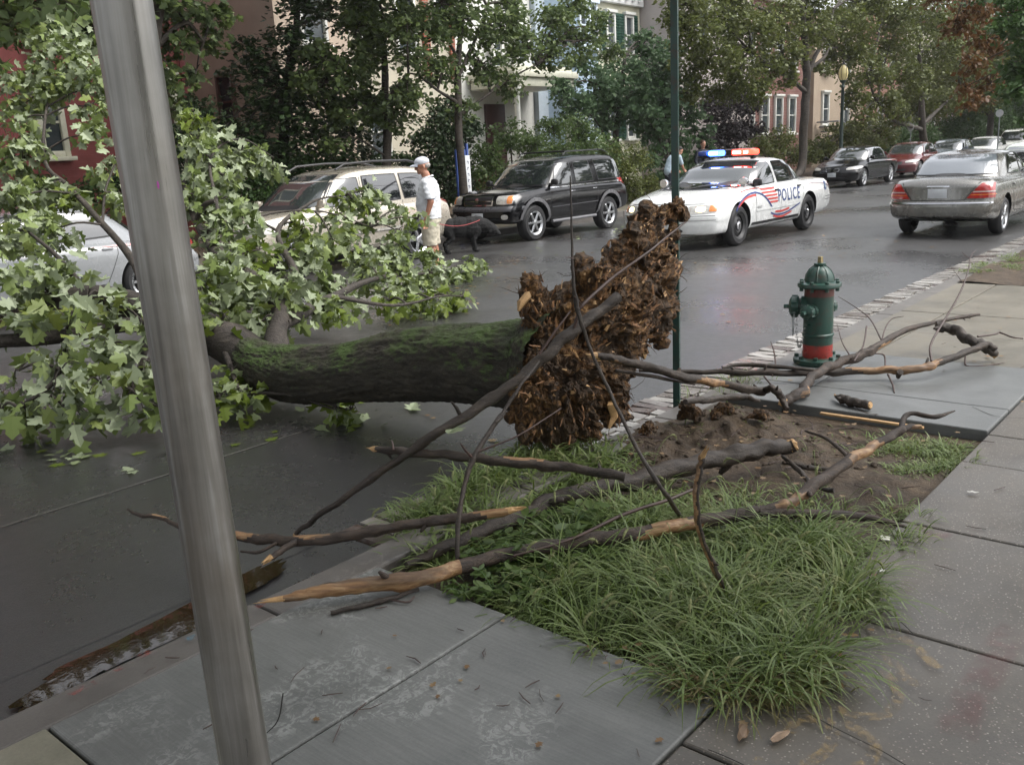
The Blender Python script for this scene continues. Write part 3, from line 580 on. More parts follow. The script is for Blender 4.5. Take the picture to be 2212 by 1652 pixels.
for i, (v, L, lf, sz, lab) in enumerate([
    (15.7, [(1060, 330, 34), (1100, 290, 40), (1150, 320, 42), (1130, 370, 42), (1070, 380, 36), (1190, 280, 34), (1110, 420, 36), (1040, 370, 20)], 'bush', .10, 'light green bush right of the blue and white sign'),
    (15.9, [(1210, 330, 44), (1260, 310, 42), (1230, 380, 42), (1290, 360, 40), (1180, 390, 36), (1310, 320, 34), (1250, 270, 30)], 'bush', .10, 'light green bush above the black SUV roof'),
    (15.6, [(1340, 380, 34), (1370, 340, 34), (1310, 410, 30), (1360, 410, 30), (1330, 340, 30), (1400, 400, 30)], 'olive', .09, 'low olive bush just left of the broad leaved shrub'),
    (16.0, [(1390, 250, 36), (1430, 220, 40), (1420, 290, 42), (1480, 250, 40), (1460, 320, 44), (1510, 290, 30), (1400, 340, 34), (1440, 370, 36), (1490, 360, 30), (1520, 330, 24)], 'broad', .2, 'broad leaved fig-like shrub behind the green post'),
    (16.3, [(1640, 310, 26), (1680, 300, 32), (1660, 340, 28), (1710, 330, 28), (1620, 345, 22)], 'olive', .11, 'reddish green bush left of the forked trunk'),
    (17.4, [(420, 230, 40), (450, 270, 40), (400, 290, 36), (470, 330, 44), (430, 350, 40), (380, 330, 30)], 'dark', .10, 'dark shrub at the corner of the red clapboard house'),
    (17.2, [(560, 400, 60), (660, 360, 50), (740, 350, 36), (800, 350, 28), (860, 340, 26), (900, 360, 30), (480, 420, 50), (400, 420, 50), (1000, 400, 40)], 'deep', .10, 'low hedge behind the pale SUV roof'),
    (17.2, [(60, 400, 50), (150, 420, 50), (240, 400, 50), (320, 420, 50), (0, 440, 60)], 'deep', .10, 'low hedge in front of the red clapboard house')]):
    bl = bpx(v, *L); c0 = np.mean([b[0] for b in bl], axis=0)
    tree('shrub' if 'hedge' not in lab else 'hedge', lab, 'shrub' if 'hedge' not in lab else 'hedge', [((c0[0], v, 0), .06), ((c0[0], v, .3), .05), ((c0[0], v, .5), .04)], [], bl, lf, sz, seed=41 + i, group=BG, cover=2.0)
# near side trees: trunks stand right of the frame, crowns hang into it
tree('rusty_oak', 'tree with rusty brown hanging leaves at the upper right corner', 'tree', [((20.5, 1.2, 0), .28), ((20.4, 1.4, 2.5), .24), ((20.0, 1.9, 4.5), .2), ((19.5, 2.6, 6.5), .14)], [[((20.1, 1.8, 4.2), .1), ((19.8, 3.4, 5.0), .07), ((19.5, 4.6, 5.0), .04)]],
     [(tuple(PD(x, y, 20 + o)), r * 20 / F_PX) for x, y, r, o in [(2090, 20, 45, 0), (2130, 90, 45, .5), (2100, 140, 32, 0), (2140, 180, 34, .4), (2110, 215, 22, 0), (2060, 60, 26, 0), (2080, 190, 18, 0), (2050, -40, 60, 1), (2150, 10, 50, 1)]], 'rust', .12, seed=61, group='trees on the near pavement', droop=1.1, cover=1.7)
tree('dark_oak', 'deep green tree filling the extreme upper right corner', 'tree', [((15.5, .2, 0), .3), ((15.5, .4, 2.5), .26), ((15.4, .9, 4.5), .2), ((15.4, 1.6, 6.0), .14)], [],
     [(tuple(PD(x, y, 16 + o)), r * 16 / F_PX) for x, y, r, o in [(2190, 40, 50, 0), (2210, 140, 45, .5), (2185, 200, 32, 0), (2240, 60, 80, .4), (2215, 260, 26, 0), (2150, -30, 60, .5), (2260, 180, 70, .5)]], 'deep', .12, seed=62, group='trees on the near pavement', cover=1.8)
for i, (u, v, h, r, lf) in enumerate([(64, 15, 8, 4.2, 'olive'), (80, 14.5, 9, 4.6, 'mid'), (100, 15, 10, 5.5, 'olive'), (125, 13, 12, 7, 'deep'), (60, 2, 8.5, 4.2, 'deep'), (78, 2, 9, 4.5, 'olive'), (104, 3, 11, 6, 'deep'), (135, 6, 12, 7.5, 'olive'), (38, 1.2, 8.5, 3.8, 'olive')]):
    rg = np.random.default_rng(100 + i); bl = [((u + rg.normal() * r * .5, v + rg.normal() * r * .5, h - r * .5 + rg.normal() * r * .35), r * .5) for k in range(9)]
    tree('far_tree', ['large leafy tree beyond the parked cars, first down the far pavement', 'second far tree down the far pavement', 'third far tree down the far pavement', 'last big tree closing the far pavement', 'dark tree on the near pavement beyond the sedans', 'olive tree behind it on the near pavement', 'dark distant tree on the near side', 'tree closing the end of the street', 'leafy tree above the near pavement past the rusty oak'][i], 'tree',
         [((u, v, 0), .3), ((u, v, h * .3), .25), ((u, v, h * .6), .18)], [], bl, lf, .26 + .02 * i, seed=70 + i, group='trees far down the street', cover=1.8)
V = []; rg = np.random.default_rng(9); P = np.stack([165 + 14 * rg.random(26000), -60 + 130 * rg.random(26000), 14 * rg.random(26000) ** .8], 1)
o = foliage('distant_trees', P, .75, LF['deep'], None, 'kite', 4); props(o, 'mass of distant trees closing the end of the street', 'trees', None, 'stuff')
# unseen street tree over the photographer, its crown there to shade the foreground
rg = np.random.default_rng(300); bl = [((-.5 + 3.6 * a, 2.2 + 3.2 * b, 6.3 + 1.2 * c_), 1.25) for a, b, c_ in rg.standard_normal((24, 3)) * (.6, .6, .6)]
tree('street_tree', 'unseen street tree on the near kerb whose crown shades the foreground', 'tree', [((-3.4, 2.0, 0), .26), ((-3.3, 2.0, 2.5), .22), ((-2.4, 2.1, 4.6), .18), ((-.8, 2.3, 6.0), .12)], [], bl, 'olive', .2, seed=301, group='trees on the near pavement', cover=1.1)

# taller street trees of the left half: their upper crowns stand above the frame
for i, (u, v, h) in enumerate([(-8, 14.9, 12.5), (-2, 15, 12.5), (4.2, 15.2, 13)]):
    rg = np.random.default_rng(500 + i); bl = [((u + 1.6 * a, v - .3 + 1.5 * b, h - 4.6 + 2.0 * c_), 1.5) for a, b, c_ in rg.standard_normal((14, 3))]
    tree('street_tree', ['tall street tree far left of the red house, out of view', 'tall street tree left of the red house', 'tall street tree before the red clapboard house, crown above the view'][i], 'tree', [((u, v, 0), .3), ((u, v, 3), .25), ((u, v, 6), .18), ((u, v, 8), .1)], [], bl, 'mid', .2, seed=510 + i, group=SG, cover=.7)
rg = np.random.default_rng(540)
for i, (u, v, h) in enumerate([(9.6, 15.0, 11), (13.2, 17.2, 11.5), (14.6, 15.2, 10.5)]):
    P, _ = blob_points(rg, (u, v, h - 2.6), 2.6, 9000, 1.1); foliage('crown', P, .17, LF['mid'], [o for o in bpy.data.objects if o.name.startswith(('street_tree', 'cedar_tree')) and o.get('label', '').startswith(('broad maple', 'dark conifer', 'slender')[i])][0], 'kite', 545 + i)

rg = np.random.default_rng(600); bl = [((1.0 + 2.4 * a, -3.4 + 1.9 * b, 6.6 + 1.3 * c_), 1.4) for a, b, c_ in rg.standard_normal((26, 3))]  # unseen tree added behind the camera, only to shade the foreground
tree('added_shade_tree', 'broad unseen tree added behind the photographer to shade the pavement', 'tree', [((1.5, -5.0, 0), .3), ((1.5, -4.9, 2.5), .25), ((1.3, -4.2, 4.6), .18), ((1.0, -3.6, 6.0), .12)], [], bl, 'olive', .22, seed=601, group='trees on the near pavement', cover=1.0)
# ================================================================= THE FALLEN TREE
M_MOSS = barkmat('mossy_bark', (.017, .0145, .010), (.060, .050, .034), moss=(.070, .115, .022), scale=1.1, d=(0, 1), k=.4)
def rootmat():
    t = NT('rotten_root_wood'); co = t.coord(); f = t.noise(13, 8, .75, co, 1.5); g2 = t.noise(45, 5, .7, co); k = t.noise(3.6, 4, .6, co, .6)
    c = t.ramp(f, [(.28, (.010, .006, .004)), (.44, (.040, .023, .011)), (.55, (.14, .070, .024)), (.62, (.30, .165, .058)), (.80, (.36, .24, .11))])
    c = t.mix(t.math('MULTIPLY', t.vramp(k, .46, .60), .8), c, t.mix(g2, (.015, .011, .008), (.10, .068, .042)))
    t.set(Base_Color=c, Roughness=.65, Specular_IOR_Level=.35); t.bump(t.math('ADD', f, t.math('MULTIPLY', g2, .6)), 1., .035); return t.m
M_ROOT = rootmat(); M_RAW = simple('raw_split_wood', (.40, .245, .11), .6, 0, .25, 30, .3); M_RAWO = simple('orange_rotten_wood', (.16, .075, .026), .7, 0, .4, 25, .4)
FT = thing('fallen_tree', 'mossy uprooted street tree lying across the road, leafy crown over the parked cars', 'tree')
def cp(x, y, v, rpx):     # centre-line point of the trunk from its picture position, v and half thickness
    p = PV(x, y, v); return (*p, rpx * (p - CAM).dot(FW) / F_PX)
tr_pts = [cp(1235, 800, 2.98, 135), cp(1165, 795, 3.25, 112), cp(1080, 788, 3.5, 90), cp(960, 785, 3.95, 81), cp(850, 792, 4.4, 73), cp(740, 806, 4.85, 64), cp(640, 808, 5.3, 62), cp(580, 795, 5.6, 55), cp(530, 770, 5.95, 42), cp(490, 752, 6.2, 33), cp(440, 728, 6.4, 28)]
P = smooth_path(tr_pts, 44); Q = [Vector(p[:3]) for p in P]; rad = [p[3] for p in P]
mb = MB(); n = 150; a = Vector((1, 0, 0)); vs = []
for i, q in enumerate(Q):
    tv = (Q[min(i + 1, len(Q) - 1)] - Q[max(0, i - 1)]).normalized(); a = (a - tv * a.dot(tv)).normalized(); bb = tv.cross(a)
    for k in range(n):
        th = 2 * PI * k / n; d = a * cos(th) + bb * sin(th); u = d * 2.2 + Vector((0, i * .019, 0)); br = noise.noise(Vector((cos(th) * 11, sin(th) * 11, i * .10))); b2_ = noise.noise(Vector((cos(th) * 26, sin(th) * 26, i * .30)))
        rr = rad[i] * (1 + .07 * noise.noise(u) + .035 * noise.noise(u * 3.1) + .035 * (1 - 2 * abs(br)) + .022 * (1 - 2 * abs(b2_)) - .02); vs.append(q + d * rr)
mb.add(vs, [(i * n + k, i * n + (k + 1) % n, (i + 1) * n + (k + 1) % n, (i + 1) * n + k) for i in range(len(Q) - 1) for k in range(n)] + [tuple((len(Q) - 1) * n + k for k in range(n))])
part('trunk', mb, M_MOSS, FT, angle=80)
# the torn up root plate: lumps and root stubs fused into one ragged mass
rg = random.Random(4); mb = MB()
lumps = [(1190, 700, 3.15, 62), (1150, 650, 3.2, 32), (1135, 635, 3.2, 20), (1230, 660, 3.1, 50), (1200, 770, 3.1, 95), (1170, 850, 3.05, 82), (1230, 850, 2.95, 90), (1290, 780, 2.95, 80), (1290, 690, 2.95, 72), (1290, 610, 2.95, 45), (1340, 650, 2.9, 78), (1340, 570, 2.95, 45), (1370, 530, 2.95, 42), (1400, 482, 2.95, 30), (1435, 462, 2.95, 16), (1462, 455, 2.9, 13), (1400, 560, 2.9, 50), (1420, 620, 2.85, 45), (1400, 660, 2.85, 52), (1425, 660, 2.85, 38), (1435, 610, 2.85, 30), (1420, 700, 2.85, 30), (1375, 700, 2.8, 45), (1350, 720, 2.85, 62), (1310, 830, 2.85, 48), (1260, 900, 2.9, 50), (1200, 920, 2.95, 42), (1155, 915, 3.0, 34), (1320, 790, 2.85, 42), (1375, 505, 2.9, 24), (1260, 600, 3.05, 22), (1440, 520, 2.9, 20), (1435, 570, 2.9, 24), (1330, 880, 2.8, 28)]
def pxr(p, r): return r * (Vector(p) - CAM).dot(FW) / F_PX
for x, y, v, r in lumps:
    c = PV(x, y, v); rr = pxr(c, r); M = Matrix.Rotation(rg.random() * 6, 3, 'Y'); mb.ball(c, (rr, rr * .72, rr * .93), M, 14)
    for k in range(int(r / 4)):
        d = Vector((rg.gauss(0, 1), rg.gauss(-.5, .8), rg.gauss(0, 1))).normalized(); q = c + Vector((d.x * rr, d.y * rr * .72, d.z * rr)) * .95; s = .022 + .03 * rg.random()
        mb.ball(q, (s * 1.6, s * .7, s), Matrix.Rotation(rg.random() * 6, 3, 'Y') @ Matrix.Rotation(rg.random() * 3, 3, 'X'), 6)
me = baked(mb, [('REMESH', dict(mode='VOXEL', voxel_size=.0125)), ('SMOOTH', dict(iterations=1, factor=.4))])
co = np.empty(len(me.vertices) * 3, np.float32); me.vertices.foreach_get('co', co); co = co.reshape(-1, 3); no = np.empty(len(me.vertices) * 3, np.float32); me.vertices.foreach_get('normal', no); no = no.reshape(-1, 3)
RC = PV(1180, 800, 3.1)
for i in range(len(co)):
    q = Vector(co[i]); dx, dz = q.x - RC.x, q.z - RC.z; r_ = math.hypot(dx, dz); th = math.atan2(dz, dx); w_ = .10 * noise.noise(q * 5)
    ridg = noise.noise(Vector((r_ * 5, (th + w_ * 2) * 11 * min(1.6, r_ + .35), q.y * 9))); fine = noise.noise(Vector((r_ * 14, (th + w_) * 34 * min(1.5, r_ + .3), q.y * 22)))
    d = .040 * (1 - 2 * abs(ridg)) + .016 * (1 - 2 * abs(fine)) + .035 * noise.noise(q * 6.5) - .05 * max(0, noise.noise(q * 9 + Vector((5, 5, 5)))) + .012 * noise.noise(q * 42) - .02
    co[i] += no[i] * d
me.vertices.foreach_set('co', co.ravel()); me.update()

# splinters, root stubs and fibres sticking out of it
bv = BVHTree.FromPolygons([Vector(c) for c in co], [tuple(p.vertices) for p in me.polygons]); mb = MB(); mbo = MB(); fib = MB()
for k in range(1500):
    i = rg.randrange(len(co)); nn = Vector(no[i])
    if nn.y > .45: continue
    q = Vector(co[i]); rad_ = Vector((q.x - RC.x, rg.gauss(-.1, .15), q.z - RC.z)).normalized(); d = (rad_ + nn * rg.uniform(-.05, .28) + Vector((rg.gauss(0, .4), rg.gauss(0, .2), rg.gauss(0, .4)))).normalized(); L = .015 + .06 * rg.random() ** 2.5; s = .0015 + .003 * rg.random()
    m = (mb if rg.random() < .22 else mbo); a = d.cross(nn).normalized(); b2 = nn; w2 = s * (1.0 + 2.2 * rg.random())
    m.add([q - d * .01 + a * w2 + nn * .002, q - d * .01 - a * w2 + nn * .002, q - d * .01 + b2 * s * 2, q + d * L + a * w2 * (rg.random() - .3), q + d * L * .7 - a * w2 * .7], [(0, 1, 4, 3), (1, 2, 4), (2, 0, 3), (2, 3, 4)])
for k in range(420):
    i = rg.randrange(len(co)); q = Vector(co[i]); nn = Vector(no[i])
    if nn.y > .5: continue
    d = (nn + Vector((rg.gauss(0, .6), rg.gauss(0, .6), rg.gauss(0, .6)))).normalized(); L = .04 + .14 * rg.random() ** 2; pts = [q - d * .01]
    for j in range(5): d = (d + Vector((rg.gauss(0, .3), rg.gauss(0, .3), rg.gauss(0, .3) - .1))).normalized(); pts.append(pts[-1] + d * L / 5)
    fib.tube(pts, [.0030, .0026, .0022, .0018, .0014, .0008], 4)
RP = MB(); RP.add([tuple(c) for c in co], [tuple(p.vertices) for p in me.polygons], 0); RP.add(mb.v, mb.f, 1); RP.add(mbo.v, mbo.f, 2); RP.add(fib.v, fib.f, 3)
part('root_plate', RP, [M_ROOT, M_RAW, M_RAWO, simple('root_fibre', (.06, .035, .02), .8)], FT, False)
for x, y, v, L in [(1385, 755, 2.8, [(1380, 740), (1388, 762), (1392, 775)]), (1122, 660, 3.1, [(1140, 640), (1125, 655), (1120, 672)]), (1330, 890, 2.75, [(1320, 870), (1325, 900), (1315, 925)])]:
    mb = MB(); pp = [PV(a, b, v) for a, b in L]; mb.tube([pp[0], pp[1], pp[2]], [.028, .022, .006], 7, wob=.8, seed=x); part('broken_root', mb, M_RAW, FT)
# limbs
mb = MB()
def lpx(*L): return [(*PD(x, y, d), r) for x, y, d, r in L]
LIMBS = [lpx((560, 790, 6.75, .17), (500, 745, 6.95, .15), (420, 710, 7.1, .135), (320, 670, 7.2, .12), (190, 640, 7.3, .10), (60, 655, 7.6, .06), (-60, 660, 8, .03)),
         lpx((590, 790, 6.7, .12), (600, 720, 7.0, .085), (600, 660, 7.3, .07), (555, 610, 7.8, .07), (480, 560, 8.5, .055), (425, 480, 9.2, .04), (400, 400, 9.8, .025), (405, 330, 10.3, .014)),
         lpx((430, 715, 7.1, .07), (290, 700, 7.0, .06), (150, 725, 6.8, .055), (0, 738, 6.6, .05), (-100, 750, 6.5, .04)),
         lpx((330, 670, 7.2, .05), (285, 560, 8.2, .035), (205, 465, 9.0, .03), (150, 405, 9.5, .026), (98, 352, 10, .022), (98, 250, 10.5, .016), (118, 185, 11, .01), (150, 120, 11.3, .006)),
         lpx((98, 352, 10, .012), (40, 338, 10.2, .009), (-20, 345, 10.4, .006)), lpx((222, 490, 8.9, .016), (226, 420, 9.2, .012), (240, 375, 9.4, .010), (262, 335, 9.6, .007)),
         lpx((222, 490, 8.9, .014), (260, 530, 8.7, .012), (290, 560, 8.5, .01)), lpx((600, 660, 7.3, .06), (640, 600, 8.3, .04), (600, 500, 9.5, .028), (660, 445, 10.3, .018), (700, 428, 10.6, .012), (745, 423, 10.8, .006)),
         lpx((600, 500, 9.5, .014), (560, 470, 9.7, .012), (640, 455, 10, .01), (720, 462, 10.4, .009), (800, 490, 10.8, .006)), lpx((610, 700, 7.1, .06), (720, 640, 8.6, .04), (820, 600, 10.3, .028), (920, 590, 12, .016), (1010, 575, 13.5, .008)),
         lpx((480, 560, 8.5, .03), (470, 450, 9.2, .02), (455, 340, 9.9, .014), (520, 300, 10.4, .01), (590, 340, 10.8, .006)), lpx((425, 475, 9.2, .03), (440, 445, 9.0, .028), (465, 434, 8.9, .022)),
         lpx((720, 640, 8.6, .025), (850, 660, 9.3, .016), (950, 640, 10, .01), (1000, 640, 10.3, .007)), lpx((150, 725, 6.8, .03), (120, 820, 6.2, .02), (40, 880, 6.0, .01)), lpx((330, 690, 7.0, .03), (300, 800, 6.2, .02), (270, 880, 6.0, .012)),
         lpx((190, 640, 7.3, .03), (130, 560, 7.6, .02), (60, 500, 8, .012)), lpx((480, 735, 6.9, .03), (500, 800, 6.6, .02), (520, 850, 6.4, .01))]
for i, L in enumerate(LIMBS): limb(mb, L, 9, 5, seed=i + 3)
lp = [Vector(p[:3]) for L in LIMBS for p in smooth_path(L, 4)]
M_FL = leafmat('silver_backed_leaf', [(.10, .15, .035), (.15, .20, .055), (.19, .24, .085), (.17, .20, .035)], (.29, .335, .215), .92, .22, .5, .5)
M_FY = leafmat('yellow_green_leaf', [(.075, .115, .012), (.12, .165, .02), (.155, .19, .035)], (.30, .35, .20), .8, .3, .5, .6)
BL = [(600, 650, 34, 7.2), (430, 620, 34, 7.2), (470, 590, 36, 7.4), (620, 620, 36, 7.3), (50, 610, 62, 7.2), (130, 590, 55, 7.4), (190, 640, 48, 7.0), (255, 660, 42, 6.7), (60, 700, 62, 6.7), (150, 700, 60, 6.5), (240, 740, 60, 6.3), (310, 700, 44, 6.4), (320, 780, 44, 6.2), (40, 800, 62, 6.2), (130, 800, 62, 6.1), (220, 830, 60, 6.0), (300, 860, 48, 6.0), (60, 890, 46, 6.0), (150, 890, 44, 5.95), (0, 890, 46, 6.1), (345, 880, 30, 6.0), (30, 520, 62, 8.0), (110, 500, 50, 8.6), (20, 430, 50, 9), (90, 420, 48, 9.5), (50, 350, 50, 10), (40, 270, 36, 10.5), (200, 290, 30, 10.2), (200, 230, 28, 10.5), (160, 440, 30, 9.4),
      (120, 130, 55, 11), (60, 160, 42, 11), (180, 160, 46, 10.8), (120, 200, 44, 10.8), (215, 190, 26, 10.7), (90, 90, 32, 11.2), (165, 90, 28, 11.2), (60, 220, 34, 10.9), (250, 430, 30, 9.3), (240, 360, 24, 9.6), (330, 420, 30, 9),
      (420, 300, 36, 10), (470, 310, 38, 10.2), (520, 330, 32, 10.6), (560, 350, 26, 10.8), (590, 365, 16, 11), (430, 350, 34, 9.9), (480, 380, 30, 9.8), (415, 260, 26, 10.2), (420, 420, 36, 9.4), (480, 430, 32, 9.4), (450, 500, 42, 8.8), (520, 480, 42, 9), (560, 540, 48, 8.5), (500, 570, 44, 8.0), (460, 620, 44, 7.5), (540, 630, 50, 7.5), (620, 600, 48, 8.2), (660, 550, 42, 9), (700, 610, 42, 9), (620, 670, 44, 7.6), (690, 660, 42, 8.2), (740, 640, 36, 9), (480, 690, 40, 7.0), (560, 700, 34, 7.1), (660, 500, 38, 9.8), (720, 520, 42, 10), (780, 560, 40, 10.5), (840, 570, 42, 11), (800, 610, 36, 10.4), (870, 610, 36, 11), (930, 590, 38, 12), (980, 585, 30, 13), (1018, 565, 18, 13.5), (930, 560, 22, 12.3), (760, 430, 26, 10.8), (820, 420, 22, 11), (870, 450, 20, 11.2), (730, 470, 26, 10.6), (800, 470, 20, 10.9), (860, 500, 22, 11.2), (760, 500, 24, 10.8), (905, 470, 10, 11.2),
      (880, 645, 28, 10.0), (930, 650, 30, 10.2), (970, 640, 26, 10.4), (1000, 645, 12, 10.4), (840, 650, 24, 9.6), (500, 800, 34, 6.6), (510, 850, 30, 6.4), (470, 860, 24, 6.3), (550, 860, 18, 6.4), (760, 888, 20, 6.2), (725, 885, 12, 6.2)]
rgn = np.random.default_rng(77); PA = []; PB = []; OA = []; OB = []; PN = []; ON = []
for bi, (x, y, rpx, d) in enumerate(BL):
    c = PD(x, y, d); r = rpx * d / F_PX; size = .105; n = int(4.6 * 3.2 * r * r / (size * size * .5)) + 8
    P, cl = blob_points(rgn, (0, 0, 0), r, n, .85); out = unit(P + 1e-6); P = P + np.array(c); P[:, 2] = np.maximum(P[:, 2], ROAD + .05)
    yel = (x > 380 and y > 780) or (600 < y < 960 and rgn.random() < .38 and x < 340) or (x > 820 and y > 630) or rgn.random() < .12
    near = d < 7.3 and x < 420 and not yel
    (PN if near else PB if yel else PA).append(P[::2] if near else P); (ON if near else OB if yel else OA).append(out[::2] if near else out)
    cv = Vector(c); j = min(lp, key=lambda q: (q - cv).length); e = cv
    limb(mb, [(*j, .013), (*(j.lerp(cv, .5) + Vector((0, 0, .05))), .010), (*cv, .007)], 5, 4, seed=bi)
    for q in cl[:7]: e = Vector(q) + cv; e.z = max(e.z, ROAD + .05); limb(mb, [(*cv, .006), (*(cv.lerp(e, .5) + Vector((0, 0, .04))), .004), (*e, .002)], 4, 3, seed=bi)
part('limbs', mb, barkmat('limb_bark', (.024, .019, .016), (.085, .07, .055)), FT, angle=80)
foliage('foliage', np.concatenate(PA), .108, M_FL, FT, 'maple', 6, up=.45, droop=.9, flip=.62, fold=.5, out=np.concatenate(OA) * .5)
foliage('foliage', np.concatenate(PB), .11, M_FY, FT, 'maple', 7, up=.5, droop=.7, flip=.2, fold=.5, out=np.concatenate(OB) * .5)
foliage('foliage', np.concatenate(PN), .125, M_FL, FT, 'maple', 8, up=.45, droop=1.0, flip=.62, fold=.5, out=np.concatenate(ON) * .5)

def chunk(px, z, size, lab, seed):
    c = G(*px, z); rg = random.Random(seed); b = MB()
    for k in range(7): r = size * rg.uniform(.35, .6); b.ball((rg.gauss(0, size * .55), rg.gauss(0, size * .35), rg.gauss(0, size * .25)), (r * 1.3, r * .8, r * .8), Matrix.Rotation(rg.random() * 6, 3, 'Z'), 10)
    for k in range(4): a = rg.uniform(0, 2 * PI); cone(b, (0, 0, 0), size * .28, (cos(a) * size * rg.uniform(1, 1.7), sin(a) * size * rg.uniform(.7, 1.2), rg.gauss(.1, .4) * size), size * .07) if 0 else b.tube([(0, 0, 0), (cos(a) * size, sin(a) * size, rg.gauss(.1, .3) * size), (cos(a + .4) * size * 1.8, sin(a + .4) * size * 1.6, -.2 * size)], [size * .3, size * .2, size * .06], 8)
    m_ = baked(b, [('REMESH', dict(mode='VOXEL', voxel_size=size * .09))], False)
    for v in m_.vertices: q = v.co * (1 / size); v.co += v.normal * size * (.18 * (1 - 2 * abs(noise.noise(q * 2.1 + Vector((seed, 0, 0))))) + .12 * noise.noise(q * 6) - .08)
    o = link('root_chunk', m_, M_ROOT); o.location = c; props(o, lab, 'root', 'chunks torn from the root plate')
chunk((1328, 905), .03, .075, 'orange rotten chunk standing at the foot of the root plate', 1)
chunk((1480, 890), .09, .075, 'torn root chunk at the foot of the green post', 2)
chunk((1560, 885), .08, .065, 'dark root chunk on the soil heap right of the green post', 3)
chunk((1400, 925), .04, .05, 'small crumbled root chunk between root plate and green post', 4)
chunk((1640, 900), .06, .05, 'flat dark root chunk at the right end of the soil heap', 5)
# ================================================================= VEHICLES
# local axes: front +X, left +Y, z up from the road, origin midway between the axles
M_TYRE = simple('tyre_rubber', (.018, .018, .019), .7, 0, .2, 20, .1); M_BLACK = simple('black_plastic', (.015, .015, .016), .45, 0, .1)
M_CHROME = simple('chrome', (.6, .6, .62), .12, 1, .05); M_ALLOY = simple('alloy_wheel', (.42, .43, .44), .3, .85, .06); M_DARKIN = simple('wheel_well_dark', (.008, .008, .009), .9)
def glassmat(name, col=(.012, .015, .016), rough=.04): 
    t = NT(name); t.set(Base_Color=col, Roughness=rough, Specular_IOR_Level=.9, IOR=1.55, Coat_Weight=1., Coat_Roughness=.02); return t.m
M_GLASS = glassmat('car_glass'); M_WSHIELD = glassmat('car_windscreen', (.030, .036, .036), .05); M_TINT = glassmat('tinted_glass', (.008, .009, .011), .04)
M_HEAD = simple('headlamp_lens', (.42, .41, .38), .12, .1, .25, 30, 0, 1.); M_AMBER = simple('amber_lens', (.62, .20, .03), .15, 0, .15, 30, 0, 1.); M_RED = simple('red_lens', (.33, .015, .012), .15, 0, .2, 30, 0, 1.)
M_PLATE = simple('number_plate', (.50, .52, .54), .4); M_SEAM = simple('panel_gap', (.01, .01, .01), .8)
def emit(name, col, s):
    t = NT(name); t.set(Base_Color=col, Emission_Color=col, Emission_Strength=s, Roughness=.2); return t.m
M_HEADON = emit('lit_headlamp', (1, .78, .42), 2.2)
